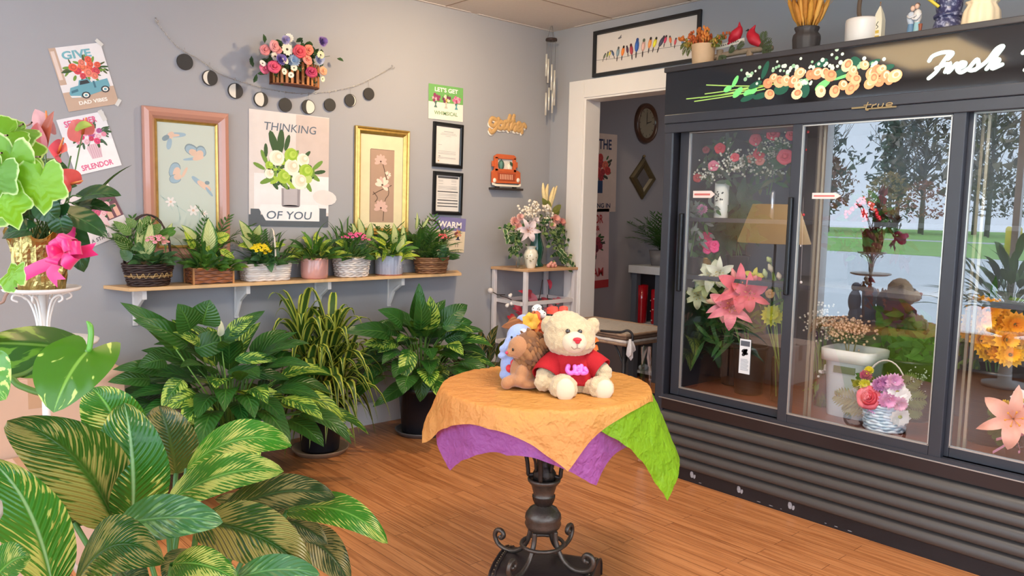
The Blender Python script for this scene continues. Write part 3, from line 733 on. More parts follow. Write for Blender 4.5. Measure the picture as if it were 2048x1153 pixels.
mb = MB(); mb.use(plain((28, 28, 33), rough=0.4, var=0.2, bump=0.2), False)
mb.box2((XF+0.005, YL-0.035, 0.0), (XF+0.03, YR+0.035, 0.068)); mb.box2((-0.10, YL-0.035, 0), (-0.06, YR+0.035, 0.068))
mb.build('kick_plate', cooler)
mb = MB(planeX(XF+0.004, YL, 0)); mb.use(plain((170, 172, 178), rough=0.5, var=0.5, scale=80), False)
for y in (0.24, 0.50, 0.755): mb.ell(y, 0.040, 0.010, 0.016, 0.1, 0.0006, 8, 0.6); mb.ell(y+0.016, 0.034, 0.006, 0.011, -0.2, 0.0006, 8, 0.7)
for k in range(16): mb.ell(0.3+0.06*k+rng.uniform(-.03, .03), rng.choice((0.012, 0.062, 0.066)), rng.uniform(.004, .016), 0.0016, 0, 0.0006, 6)
mb.build('scuff', cooler)
# stickers on the glass and inside
def sticker(name, px0, py0, px1, py1, xg, parent, draw):
    a = onplane(px0, py1, 0, xg); b = onplane(px1, py1, 0, xg); c = onplane(px0, py0, 0, xg)
    Ms = planeX(xg, a.y, a.z); w = a.y-b.y; h = c.z-a.z; mb = MB(Ms); draw(mb, w, h); return mb.build(name, parent)
mk = plain((34, 34, 40), rough=0.6)
def notice(mb, w, h):
    mb.use(plain((226, 230, 234), rough=0.5), False); mb.prism([(0, 0), (w, 0), (w, h), (0, h)], -0.0005, 0.0005)
    mb.use(plain((90, 94, 104), rough=0.6)); mb.rect(w*.08, h*.80, w*.92, h*.95, 0.001)
    mb.use(mk)
    for x, y, a, b, r0 in ((.45, .66, .28, .06, .3), (.55, .60, .25, .05, -.2), (.40, .56, .20, .05, .6), (.62, .68, .16, .04, 1.0), (.5, .62, .16, .08, 0)): mb.ell(w*x, h*y, w*a, h*b, r0, 0.0011, 9)
    mb.use(plain((150, 160, 172), rough=0.6))
    for k in range(9): mb.rect(w*.14, h*(.10+.038*k), w*(.86-.1*(k % 3 == 2)), h*(.115+.038*k), 0.001)
sticker('sticker', 1477, 677, 1499, 746, XF+0.043, d1, notice)
def pinkl(mb, w, h):
    mb.use(plain((232, 214, 208), rough=0.5), False); mb.prism([(0, 0), (w*.82, 0), (w, h*.5), (w*.82, h), (0, h)], -0.0005, 0.0005)
    mb.use(plain((206, 110, 104), rough=0.5)); mb.rect(w*.06, h*.35, w*.78, h*.62, 0.001)
sticker('sticker', 1386, 382, 1430, 396, XF+0.043, d1, pinkl)
sticker('sticker', 1624, 386, 1682, 398, XF+0.010, d2, pinkl)
# string of small red hearts hanging inside the middle door's edge
t = thing('bead_string', 'thin hanging string with small red beads inside the middle cooler door', 'decoration', onplane(1612, 560, 0, XF+0.06))
Pt = [onplane(x, y, 0, XF+0.06) for x, y in ((1611, 258), (1609, 330), (1606, 420), (1604, 500), (1601, 566))]
mb = MB(); mb.use(plain((180, 170, 170), rough=0.5)); mb.tube(smoothpts(Pt, 3), 0.0008, 4); mb.build('string', t)
for x, y, c in ((1610, 262, 1), (1616, 264, 1), (1611, 300, 1), (1605, 372, 1), (1604, 398, 0), (1600, 492, 0), (1602, 565, 0), (1607, 430, 1)):
    mb = MB(); mb.use(plain((200, 40, 48) if c else (222, 214, 210), rough=0.3)); mb.ball(onplane(x, y, 0, XF+0.06), 0.0065, 8, 6); mb.build('bead', t)
# wire shelves
for SHZ in (1.285, 1.0):
    mb = MB(); mb.use(plain((120, 122, 126), rough=0.35, metal=0.6))
    for k in range(16): mb.tube([(-0.65+0.035*k, -1.66, SHZ-0.004), (-0.65+0.035*k, -3.52, SHZ-0.004)], 0.003, 5)
    for k in range(6): mb.tube([(-0.66, -1.70-0.36*k, SHZ-0.010), (-0.11, -1.70-0.36*k, SHZ-0.010)], 0.004, 5)
    mb.use(m_frm, False); mb.box2((-0.67, -1.655, SHZ-0.02), (-0.66, -3.525, SHZ)); mb.build('wire_shelf', cooler)
# ================================================================== pictures and signs on the left wall
def poster_frame(tl, tr, bl, off=0.004):
    a, b, c = onA(*tl), onA(*tr), onA(*bl); o = V((c.x, -off, c.z)); x = b-a; y = a-c
    Mx = basis(o, (x.x, 0, x.z), (y.x, 0, y.z)); return Mx, x.length, y.length
PW, PG, PDK, PLT = plain((250, 240, 232), rough=0.6), plain((112, 150, 60), rough=0.6), plain((52, 84, 44), rough=0.6), plain((168, 200, 70), rough=0.6)
def paper(mb, w, h, m): mb.use(m, False); mb.prism([(0, 0), (w, 0), (w, h), (0, h)], -0.001, 0.0)
def bouquet2d(mb, cx, cy, rx, ry, cols, leafs, nl=26, nf=12, seed=1, w0=0.0006, fr=0.20, upper=False):
    r = random.Random(seed); w = w0
    for k in range(nl):
        a = r.uniform(0, 2*pi) if not upper else r.uniform(-0.3, pi+0.3); q = r.uniform(.55, 1.0); w += 1.2e-5
        mb.use(r.choice(leafs)); mb.ell(cx+rx*q*math.cos(a), cy+ry*q*math.sin(a), rx*r.uniform(.12, .24), rx*r.uniform(.04, .075), a+r.uniform(-.6, .6), w, 9)
    for k in range(nf):
        a = k*2.4; q = 0.74*math.sqrt((k+0.3)/nf); f = rx*fr*r.uniform(.75, 1.15); x, y = cx+rx*q*math.cos(a), cy+ry*q*math.sin(a); w += 2.5e-5
        c = r.choice(cols); mb.use(plain(c, rough=0.6)); mb.ell(x, y, f, f*.92, a, w, 11)
        d = tuple(int(v*.84) for v in c); mb.use(plain(d, rough=0.6)); mb.ell(x+f*.1, y, f*.66, f*.58, a, w+8e-6, 9)
        mb.use(plain(c, rough=0.6)); mb.ell(x+f*.12, y+f*.04, f*.42, f*.36, a, w+1.6e-5, 8)
    return w
def tape(root, Mx, x, y, w=0.035, h=0.016, rot=0.5):
    mb = MB(Mx); mb.use(plain((206, 204, 200), rough=0.25, var=0.02), False)
    c, s_ = math.cos(rot), math.sin(rot)
    mb.prism([(x+a*w/2*c-b*h/2*s_, y+a*w/2*s_+b*h/2*c) for a, b in ((-1, -1), (1, -1), (1, 1), (-1, 1))], 0.0008, 0.0012); mb.build('tape', root)
# 1 GIVE / DAD VIBES
Mx, w, h = poster_frame((99, 97), (203, 85), (137, 224))
mb = MB(Mx); paper(mb, w, h, plain((232, 228, 230), rough=0.55)); mb.use(plain((196, 168, 148), rough=0.6)); mb.rect(0, 0, w, h*.30, .0003); mb.rect(0, h*.42, w*.13, h, .0003)
mb.use(plain((226, 206, 196), rough=0.6)); mb.rect(w*.02, h*.5, w*.09, h*.95, .0004)
bouquet2d(mb, w*.58, h*.62, w*.40, h*.20, [(232, 96, 72), (240, 120, 84), (214, 70, 84), (236, 130, 110)], [PDK, PG, plain((84, 92, 50), rough=.6)], 34, 12, 2)
tb, tbd, blk_ = plain((104, 164, 180), rough=.5), plain((60, 112, 130), rough=.5), plain((40, 44, 50), rough=.5)
W_ = .0016
mb.use(tb); mb.shape([(w*.12, h*.27), (w*.17, h*.36), (w*.33, h*.38), (w*.92, h*.43), (w*.93, h*.30), (w*.80, h*.25), (w*.36, h*.19), (w*.15, h*.20)], W_)
mb.shape([(w*.33, h*.38), (w*.37, h*.46), (w*.55, h*.47), (w*.60, h*.40)], W_); mb.use(blk_); mb.shape([(w*.36, h*.385), (w*.385, h*.445), (w*.53, h*.452), (w*.565, h*.395)], W_+2e-5)
mb.use(tbd); mb.rect(w*.62, h*.31, w*.66, h*.42, W_+2e-5); mb.shape([(w*.16, h*.27), (w*.30, h*.29), (w*.30, h*.33), (w*.17, h*.31)], W_+2e-5)
for x, y in ((.42, .215), (.82, .265)):
    mb.use(blk_); mb.ell(w*x, h*y, w*.085, h*.055, 0, W_+3e-5); mb.use(PW); mb.ell(w*x, h*y, w*.055, h*.036, 0, W_+4e-5); mb.use(tb); mb.ell(w*x, h*y, w*.03, h*.02, 0, W_+5e-5)
mb.use(plain((224, 222, 220), rough=.4)); mb.shape([(w*.12, h*.24), (w*.32, h*.215), (w*.32, h*.19), (w*.14, h*.205)], W_+4e-5)
p1 = tag(mb.build('poster', origin=Mx @ V((0, 0, 0))), 'tilted wall poster reading GIVE and DAD VIBES with blue flower truck', 'poster', 'flower shop posters on the wall')
lettering('GIVE', Mx, w*.20, h*.80, w*.76, h*.93, plain((120, 178, 190), rough=.6), p1, .0006, bold=0.035); lettering('DAD VIBES', Mx, w*.24, h*.075, w*.80, h*.135, PW, p1, .0009, bold=0.03)
tape(p1, Mx, w*.98, h*1.0, rot=2.2); tape(p1, Mx, w*.99, h*.02, rot=.8)
# 2 SEND HER SPLENDOR
Mx, w, h = poster_frame((115, 240), (209, 222), (152, 352))
mb = MB(Mx); paper(mb, w, h, plain((228, 228, 234), rough=0.55)); mb.use(plain((240, 238, 240), rough=.6)); mb.rect(0, 0, w, h*.5, .0003)
mb.use(plain((222, 190, 200), rough=.5)); mb.shape([(w*.44, h*.22), (w*.66, h*.22), (w*.70, h*.42), (w*.66, h*.48), (w*.44, h*.48), (w*.40, h*.42)], .0005)
for k in range(5): mb.use(plain((206, 160, 176), rough=.5)); mb.rect(w*(.46+.045*k), h*.23, w*(.475+.045*k), h*.47, .0006)
bouquet2d(mb, w*.55, h*.64, w*.42, h*.22, [(224, 70, 120), (240, 150, 176), (206, 60, 96), (248, 190, 204), (180, 90, 150)], [PDK, plain((70, 96, 74), rough=.6)], 30, 14, 5, fr=.17)
p2 = tag(mb.build('poster', origin=Mx @ V((0, 0, 0))), 'wall poster reading SEND HER SPLENDOR, pink bouquet, behind the anthurium', 'poster', 'flower shop posters on the wall')
mpk = plain((222, 84, 136), rough=.6)
lettering('SEND HER', Mx, w*.12, h*.84, w*.80, h*.95, mpk, p2, .0018, bold=.02); lettering('SPLENDOR', Mx, w*.16, h*.05, w*.84, h*.15, mpk, p2, .0008, bold=.02)
tape(p2, Mx, w*.95, h*.93, .02, .05, .2)
# 3 A STATE...
Mx, w, h = poster_frame((132, 398), (226, 362), (172, 500))
mb = MB(Mx); paper(mb, w, h, plain((226, 216, 216), rough=0.55)); mb.use(plain((112, 70, 82), rough=.6)); mb.rect(w*.66, h*.34, w, h*.80, .0003)
mb.use(plain((226, 172, 152), rough=.6)); mb.rect(w*.70, h*.36, w*.80, h*.64, .0004); mb.rect(w*.86, h*.36, w*.95, h*.60, .0004)
mb.use(plain((232, 196, 200), rough=.5)); mb.shape([(w*.42, h*.24), (w*.64, h*.24), (w*.66, h*.48), (w*.40, h*.48)], .0006)
bouquet2d(mb, w*.52, h*.60, w*.42, h*.16, [(232, 130, 160), (214, 92, 128), (244, 184, 190), (170, 90, 120)], [PDK, plain((120, 112, 110), rough=.6)], 22, 12, 8, fr=.19)
p3 = tag(mb.build('poster', origin=Mx @ V((0, 0, 0))), 'lowest of the left wall posters, pink roses, reading A STATE', 'poster', 'flower shop posters on the wall')
lettering('A STATE', Mx, w*.16, h*.06, w*.56, h*.13, plain((84, 78, 84), rough=.6), p3, .0008, bold=.015, shear=.15)
# pink frame with butterflies
def hang_picture(name, label, tl, tr, bl, wd, prof, mfr, off=0.002, cat='picture', group=None):
    Mx, w, h = poster_frame(tl, tr, bl, off); root = thing(name, label, cat, Mx @ V((w/2, 0, 0)), 0, group)
    mb = MB(Mx); mb.use(mfr, False); mb.frame(0, 0, w, h, wd, prof); mb.build('frame', root, origin=Mx @ V((w/2, 0, 0))); return root, Mx, w, h
mpf = plain((194, 142, 124), rough=0.26, var=0.05, coat=0.6)
root, Mx, w, h = hang_picture('framed_picture', 'pink framed picture of pastel butterflies on the left wall', (280, 211), (453, 228), (289, 520), 0.055, [(0, 0), (0, .016), (.10, .026), (.45, .034), (.75, .026), (1.0, .012)], mpf)
mgold = plain((202, 168, 96), rough=0.3, metal=0.75, var=0.3, scale=40)
mb = MB(Mx); mb.use(mgold, False); mb.frame(.055, .055, w-.055, h-.055, .014, [(0, .012), (.3, .018), (.7, .014), (1, .008)]); mb.build('gold_liner', root)
mb = MB(Mx); mb.use(plain((196, 206, 196), rough=.5, var=.05, scale=3), False); mb.rect(.055, .055, w-.055, h-.055, .006)
bl1, bl2, bl3 = plain((156, 182, 198), rough=.6), plain((222, 192, 172), rough=.6), plain((130, 150, 160), rough=.6)
def bpx(px, py):
    P = Mx.inverted() @ onA(px, py, .006); return P.x, P.y
def wing(px, py, l, wd, ang, m, q):
    x, y = bpx(px, py); k = 1/420.0; mb.use(m); mb.ell(x, y, l*k, wd*k, ang, .0062+q*2e-5, 16, .8)
for q, a in enumerate([(383, 300, 15, 11, -.5, bl3), (383, 301, 13, 9, -.5, bl1), (387, 306, 10, 7, -.4, bl2), (402, 303, 10, 12, .4, bl3), (402, 304, 9, 10, .4, bl1), (399, 308, 8, 7, .4, bl2), (385, 318, 20, 3, .15, bl1), (396, 316, 12, 5, .3, bl2),
      (349, 341, 11, 17, -.3, bl3), (349, 341, 10, 15, -.3, bl1), (353, 345, 7, 11, -.3, bl2), (350, 358, 12, 9, .3, bl3), (350, 358, 11, 8, .3, bl1), (355, 354, 8, 6, .2, bl2), (369, 345, 12, 3, 1.1, bl2),
      (352, 270, 20, 5, .1, bl1), (340, 272, 10, 6, .9, bl2), (338, 288, 5, 12, -.2, bl1), (346, 271, 13, 3, .1, bl2), (331, 276, 8, 5, .6, bl3),
      (396, 364, 17, 5, -.7, bl1), (408, 372, 17, 6, -.6, bl2), (414, 366, 5, 4, 0, bl3), (418, 384, 12, 3, -.9, bl1)]): wing(a[0], a[1], a[2], a[3], a[4], a[5], q)
mst = plain((176, 196, 190), rough=.6)
for a, b in (((325, 395), (372, 425)), ((350, 400), (360, 440)), ((390, 470), (400, 420)), ((420, 470), (412, 430)), ((320, 390), (345, 420))):
    p, q = bpx(*a), bpx(*b); mb.use(mst); stroke2(mb, [p, ((p[0]+q[0])/2+.004, (p[1]+q[1])/2), q], .003, .0068)
mwf = plain((232, 226, 222), rough=.6)
for px, py, s_ in ((341, 404, 1.0), (386, 421, 1.1), (408, 428, .7)):
    x, y = bpx(px, py)
    for k in range(6): mb.use(mwf); mb.ell(x+.014*s_*math.cos(k*1.05), y+.014*s_*math.sin(k*1.05), .013*s_, .006*s_, k*1.05, .007+k*1e-5, 9)
    mb.use(bl2); mb.ell(x, y, .006*s_, w=.0072)
mb.build('print', root)
# THINKING OF YOU
Mx, w, h = poster_frame((494, 217), (655, 236), (497, 452))
mb = MB(Mx); paper(mb, w, h, plain((222, 214, 212), rough=0.5)); mb.use(plain((206, 190, 184), rough=.6)); mb.rect(w*.57, h*.36, w, h*.995, .0003); mb.use(plain((236, 232, 234), rough=.6)); mb.rect(w*.06, h*.13, w, h*.46, .0004)
mb.use(plain((90, 96, 104), rough=.6)); mb.rect(0, 0, w, h*.10, .0005); mb.rect(w*.02, h*.05, w*.14, h*.15, .0006); mb.rect(w*.87, h*.02, w*.97, h*.17, .0006)
mb.use(plain((240, 240, 242), rough=.6)); mb.shape([(w*.12, h*.15), (w*.20, h*.05), (w*.88, h*.05), (w*.88, h*.16), (w*.86, h*.20), (w*.14, h*.19)], .0007); mb.use(plain((226, 220, 218), rough=.6)); mb.ell(w*.95, h*.27, w*.16, h*.07, -.1, .0006)
mb.use(plain((186, 180, 184), rough=.4)); mb.shape([(w*.40, h*.18), (w*.62, h*.18), (w*.63, h*.34), (w*.39, h*.34)], .0009); mb.use(plain((154, 148, 152), rough=.4)); mb.rect(w*.395, h*.185, w*.42, h*.335, .00095); mb.rect(w*.59, h*.185, w*.625, h*.335, .00095); mb.ell(w*.51, h*.18, w*.11, h*.012, 0, .0009)
mb.use(PDK)
for x, y, l, a in ((.22, .40, .10, .4), (.30, .38, .09, -1.0), (.42, .37, .09, -.6), (.72, .38, .10, -1.0), (.80, .46, .10, -.6), (.30, .72, .16, 1.9), (.38, .74, .15, 1.5), (.46, .74, .10, 1.3), (.18, .60, .09, 2.0), (.85, .56, .09, .7), (.12, .52, .08, 2.7), (.88, .50, .08, .2), (.55, .62, .10, 1.0), (.20, .66, .08, 1.6), (.70, .64, .08, .8)):
    mb.use(PDK if rng.random() < .6 else PG); mb.ell(w*x, h*y, w*l, w*l*.30, a, .0010+rng.random()*1e-4, 10)
for k in range(60):
    a = k*2.4; q = math.sqrt((k+.5)/60); mb.use((PLT, PG, PDK)[k % 3]); mb.ell(w*(.50+.30*q*math.cos(a)), h*(.48+.13*q*math.sin(a)), w*.055, w*.022, a*1.7, .0012+k*3e-6, 8)
iv = [plain((244, 240, 222), rough=.6), plain((232, 226, 204), rough=.6), plain((222, 214, 186), rough=.6)]
for x, y, r0, c in ((.33, .60, .095, 0), (.52, .53, .10, 0), (.62, .41, .105, 0), (.66, .60, .08, 0), (.24, .46, .06, 0), (.42, .44, .085, 1), (.51, .63, .09, 1), (.70, .50, .09, 1), (.24, .53, .05, 1), (.73, .43, .05, 2)):
    col = {0: iv, 1: [PLT, plain((150, 190, 52), rough=.6), plain((186, 214, 90), rough=.6)], 2: [plain((190, 210, 120), rough=.6)]*3}[c]
    for q, f in enumerate((1, .72, .48, .28)): mb.use(col[q % 3]); mb.ell(w*(x+.01*q), h*y+.003*q, w*r0*f, w*r0*f*.95, q*1.1+x*9, .0016+q*3e-5+x*1e-4, 12)
p4 = tag(mb.build('poster', origin=Mx @ V((0, 0, 0))), 'large wall poster reading THINKING OF YOU with white roses in a silver vase', 'poster', 'flower shop posters on the wall')
mgl = plain((92, 106, 122), rough=.6)
lettering('THINKING', Mx, w*.18, h*.835, w*.83, h*.905, mgl, p4, .0008, bold=.004, shear=.12); lettering('OF YOU', Mx, w*.21, h*.065, w*.78, h*.135, mgl, p4, .0024, bold=.004, shear=.12)
# gold frame with magnolias
root, Mx, w, h = hang_picture('framed_picture', 'gold framed tall picture of magnolia flowers above the shelf', (707, 251), (815, 263), (706, 470), 0.040, [(0, 0), (0, .02), (.18, .026), (.35, .018), (.6, .022), (1.0, .008)], mgold)
mb = MB(Mx); mb.use(plain((226, 214, 176), rough=.7), False); mb.rect(.04, .04, w-.04, h-.04, .005); mb.use(plain((176, 146, 126), rough=.6, var=.1, scale=9))
x0, x1, y0, y1 = w*.29, w*.73, h*.12, h*.80; mb.rect(x0, y0, x1, y1, .0055); mb.use(plain((120, 92, 80), rough=.6)); mb.rect(x0-.003, y0, x0, y1, .0056); mb.rect(x0, y1, x1, y1+.003, .0056)
mbr, mpt, mpt2 = plain((92, 72, 60), rough=.6), plain((236, 220, 200), rough=.6), plain((216, 178, 166), rough=.6)
def mg_(fx, fy, s_, tilt, pink=False):
    x, y = x0+(x1-x0)*fx, y0+(y1-y0)*fy
    for k in range(7):
        a = tilt+(k-3)*.62; mb.use(mpt2 if (pink or k % 3 == 1) else mpt); mb.ell(x+s_*.55*math.cos(a), y+s_*.55*math.sin(a), s_*.55, s_*.27, a, .006+k*3e-5, 11)
    mb.use(mbr); mb.ell(x, y, s_*.16, s_*.13, 0, .0064)
stk = lambda pts: (mb.use(mbr), stroke2(mb, [(x0+(x1-x0)*a, y0+(y1-y0)*b) for a, b in pts], .005, .0058))
stk([(.55, .02), (.62, .3), (.78, .42), (.60, .70), (.50, .82)]); stk([(.1, .38), (.4, .44), (.9, .52)]); stk([(.12, .42), (.3, .34), (.2, .28)])
mg_(.42, .84, .040, 1.6, True); mg_(.5, .52, .046, 1.2); mg_(.45, .20, .044, 1.5, True); mg_(.72, .66, .022, .5)
mb.build('print', root)
# LET'S GET WHIMSICAL
Mx, w, h = poster_frame((858, 167), (927, 177), (856, 237))
mb = MB(Mx); paper(mb, w, h, plain((232, 226, 214), rough=0.55)); mb.use(plain((112, 172, 96), rough=.6)); mb.rect(0, h*.50, w, h, .0003)
for k, (x, c) in enumerate(((.20, [(150, 60, 100), (196, 90, 130), (226, 180, 190)]), (.50, [(232, 226, 200), (120, 60, 90), (200, 170, 90)]), (.80, [(214, 110, 150), (180, 70, 110), (226, 160, 180)]))):
    bouquet2d(mb, w*x, h*.62, w*.15, h*.13, c, [PDK, PG], 14, 9, 20+k, fr=.28); mb.use(plain((90, 120, 112) if k < 1 else ((196, 186, 172) if k == 1 else (84, 150, 158)), rough=.4)); mb.shape([(w*(x-.05), h*.34), (w*(x+.05), h*.34), (w*(x+.015), h*.42), (w*(x+.04), h*.52), (w*(x-.04), h*.52), (w*(x-.015), h*.42)], .0006)
p5 = tag(mb.build('poster', origin=Mx @ V((0, 0, 0))), "small green-topped wall poster reading LET'S GET WHIMSICAL", 'poster', 'flower shop posters on the wall')
lettering("LET'S GET", Mx, w*.17, h*.80, w*.84, h*.93, PW, p5, .0018, bold=.03); lettering('WHIMSICAL', Mx, w*.16, h*.14, w*.84, h*.25, plain((120, 160, 110), rough=.6), p5, .0008, bold=.02)
# two framed certificates
def certificate(label, tl, tr, bl, kind):
    root, Mx, w, h = hang_picture('framed_certificate', label, tl, tr, bl, .024, [(0, 0), (0, .016), (.7, .018), (1, .008)], plain((22, 22, 24), rough=.3), cat='certificate', group='black framed certificates')
    mb = MB(Mx); mb.use(plain((224, 220, 216), rough=.45), False); mb.rect(.02, .02, w-.02, h-.02, .005); g1, g2 = plain((160, 158, 160), rough=.6), plain((70, 70, 74), rough=.6)
    if kind == 0:
        mb.use(g1); mb.rect(w*.36, h*.80, w*.68, h*.812, .0056); mb.rect(w*.28, h*.765, w*.76, h*.772, .0056); mb.rect(w*.24, h*.735, w*.80, h*.742, .0056); mb.rect(w*.42, h*.70, w*.60, h*.706, .0056)
        for y in (.50, .36, .325, .30, .22, .20): mb.rect(w*.18, h*y, w*(.3 if y > .4 else .78), h*(y+.007), .0056)
        mb.rect(w*.2, h*.24, w*.26, h*.26, .0056); mb.use(plain((200, 160, 90), rough=.5)); mb.ell(w*.2, h*.14, w*.02, w=.0057)
    else:
        mb.use(g2); mb.rect(w*.16, h*.85, w*.86, h*.895, .0056)
        for y in (.53, .33, .26, .19): mb.rect(w*.16, h*y, w*.86, h*(y+.022), .0056)
        mb.use(g1)
        for y in (.80, .775, .72, .66, .63, .60, .48, .45, .40): mb.rect(w*.18, h*y, w*(.82 if y < .7 else .34), h*(y+.007), .0056); mb.rect(w*.62, h*y, w*.8, h*(y+.007), .0056)
    mb.build('document', root)
    return root
certificate('upper black framed certificate with sparse printing under the green poster', (866, 243), (925, 251), (863, 333), 0)
certificate('lower black framed form with dark ruled lines beside the shelf', (864, 342), (922, 347), (863, 429), 1)
# WARM poster, half hidden
Mx, w, h = poster_frame((866, 432), (927, 438), (866, 502))
mb = MB(Mx); paper(mb, w, h, plain((228, 212, 184), rough=0.55)); mb.use(plain((128, 122, 170), rough=.6)); mb.rect(0, h*.62, w, h, .0003)
bouquet2d(mb, w*.76, h*.55, w*.14, h*.13, [(226, 160, 130), (196, 150, 80), (150, 60, 70)], [PDK], 10, 8, 31, fr=.3); mb.use(plain((44, 48, 80), rough=.4)); mb.shape([(w*.68, h*.36), (w*.86, h*.36), (w*.80, h*.40), (w*.80, h*.46), (w*.74, h*.46), (w*.74, h*.40)], .0006)
p6 = tag(mb.build('poster', origin=Mx @ V((0, 0, 0))), 'purple-topped wall poster reading WARM behind the last shelf basket', 'poster', 'flower shop posters on the wall')
lettering('WARM', Mx, w*.10, h*.70, w*.86, h*.88, PW, p6, .0008, bold=.03); lettering('IT', Mx, w*.70, h*.15, w*.82, h*.24, plain((120, 110, 96), rough=.6), p6, .0008)
# moon phase garland
gz = [(311, 41), (352, 91), (400, 120), (440, 148), (490, 166), (540, 179), (600, 187), (655, 184), (705, 174), (745, 157), (784, 135)]
gar = thing('moon_garland', 'silver chain garland with nine black and white moon phase discs', 'garland', onA(600, 190, .006))
pts = smoothpts([onA(x, y, .008) for x, y in gz], 8)
mch = plain((200, 196, 190), rough=.28, metal=.9)
mb = MB(); mb.use(mch)
for i in range(len(pts)-1):
    a, b = pts[i], pts[i+1]; n = max(1, int((b-a).length/.011))
    for k in range(n):
        c = a+(b-a)*((k+.5)/n); d = (b-a).normalized(); e = V((0, -1, 0)) if (k+i) % 2 else d.cross(V((0, -1, 0)))
        mb.tube([c+d*.0075*math.cos(t)+e*.0034*math.sin(t) for t in [j*pi/4 for j in range(8)]], .0011, 4, closed=True)
mb.build('chain', gar)
mb = MB(); mb.use(mch)
for x, y in (gz[0], gz[-1]):
    c = onA(x, y, .004); mb.tube(smoothpts([c+V((0, .004, .012)), c+V((0, -.008, .010)), c+V((0, -.012, 0)), c+V((.006, -.012, -.008)), c+V((.012, -.010, .002))], 4), .0016, 6)
mb.build('hook', gar)
mbk, mcr = plain((36, 33, 33), rough=.55), plain((222, 216, 204), rough=.5)
for i, (x, y, r0, ph, ty) in enumerate([(370, 124, 14.5, 0, 96), (420, 156, 14, .28, 125), (471, 182, 14, .5, 155), (522, 199, 13.5, .72, 172), (571, 210, 12.5, 0, 182), (617, 214, 13, -.72, 187), (660, 210, 11.5, 0, 184), (701, 201, 11.5, -.10, 176), (738, 188, 11, 0, 160)]):
    c = onA(x, y, .010); sc = (c-CP).dot(_f)/CF; rad = r0*sc*1.10
    Mz = wallA(c.x, c.z, .006); mb = MB(Mz); mb.use(mbk, False); n = 28
    mb.prism([(rad*math.cos(2*pi*k/n), rad*math.sin(2*pi*k/n)) for k in range(n)], 0, .006); mb.use(mch); top = onA(x, ty, .010); mb.smooth = True; mb.tube([(0, rad*.98, .003), (0, top.z-c.z, .003)], .0008, 4)
    d = mb.build('moon_disc', gar)
    if ph:
        mb = MB(Mz); mb.use(mcr, False); s_ = 1 if ph > 0 else -1; f = abs(ph); P = []
        for k in range(15): t = pi/2+pi*k/14; P.append((s_*rad*.90*math.cos(t), rad*.90*math.sin(t)))
        for k in range(15): t = -pi/2+pi*k/14; P.append((s_*rad*.90*math.cos(t)*(2*f-1), rad*.90*math.sin(t)))
        mb.prism(P, .006, .0072); mb.build('light_crescent', d)
# wall basket with silk flowers
cx = onA(585, 168).x; z0 = 1.935; bw = .262
bk = thing('flower_basket', 'slatted half basket of pink and purple silk flowers high on the wall', 'basket', (cx, -.07, z0))
mwd = plain((190, 122, 66), rough=.5, var=.2, scale=30); mwd2 = plain((120, 66, 36), rough=.55, var=.15)
mb = MB(); mb.use(mwd2, False); mb.box2((cx-bw/2, -.006, z0), (cx+bw/2, -.001, z0+.12))
def rim(t): return cx+bw/2*math.cos(t), -.006-.11*math.sin(t)**.7 if 0 < t < pi else -.006
fl = [V((*rim(pi*k/14), z0)) for k in range(15)]; mb.smooth = False; mb.poly(fl); mb.poly([p+V((0, 0, .008)) for p in fl])
mb.smooth = True; mb.tube(fl, .005, 5); mb.tube([p+V((0, 0, .10)) for p in fl], .004, 5); mb.build('basket', bk)
mb = MB(); mb.use(mwd, False)
for k in range(1, 14):
    t = pi*k/14; p = V((*rim(t), 0)); q = V((*rim(t+.05), 0)); mb.box((p.x, p.y-.004, z0+.058), (.0135, .004, .115), math.atan2((q-p).y, (q-p).x))
mb.build('slat', bk)
Lk = [leafmat((46, 84, 44), (80, 120, 66), rough=.5), leafmat((30, 60, 38), (56, 90, 60), rough=.5)]
def bpos(px, py, d): return onA(px, py, d)
mb = MB(); mb.use(Lk[1])
for k in range(150):
    px, py = rng.gauss(585, 30), rng.gauss(122, 18); P = bpos(px, py, rng.uniform(.03, .13)); a = rng.uniform(0, 6.3); d = V((math.cos(a), -rng.uniform(-.3, .8), math.sin(a)))*rng.uniform(.03, .05); mb.use(rng.choice(Lk)); mb.leaf(P-d*.5, P+d*.5, .022, hint=(0, -1, .3), nl=3, nw=2)
mb.tube(smoothpts([bpos(630, 118, .1), bpos(648, 114, .11), bpos(660, 112, .12)], 4), .0015, 4)
mb.build('foliage', bk)
def flower(parent, kind, P, nrm, r, c1, c2=None, nm=None):
    mb = MB(); 
    if kind == 'rose': mb.use(plain(c1, rough=.6, var=.18, scale=60)); mb.rose(P, nrm, r)
    elif kind == 'daisy': mb.daisy(P, nrm, r, 12, plain(c1, rough=.6), plain(c2 or (60, 50, 30), rough=.7))
    elif kind == 'mum': mb.daisy(P, nrm, r, 16, plain(c1, rough=.6, var=.15, scale=50), plain(c2 or c1, rough=.7), layers=3, w=.22, lift=.25)
    elif kind == 'lily': mb.star_lily(P, nrm, r, plain(c1, rough=.5, var=.12, scale=30, transl=.2), plain(c2 or (190, 120, 60), rough=.5))
    return mb.build(nm or {'rose': 'rose', 'daisy': 'daisy', 'mum': 'chrysanthemum', 'lily': 'lily'}[kind], parent)
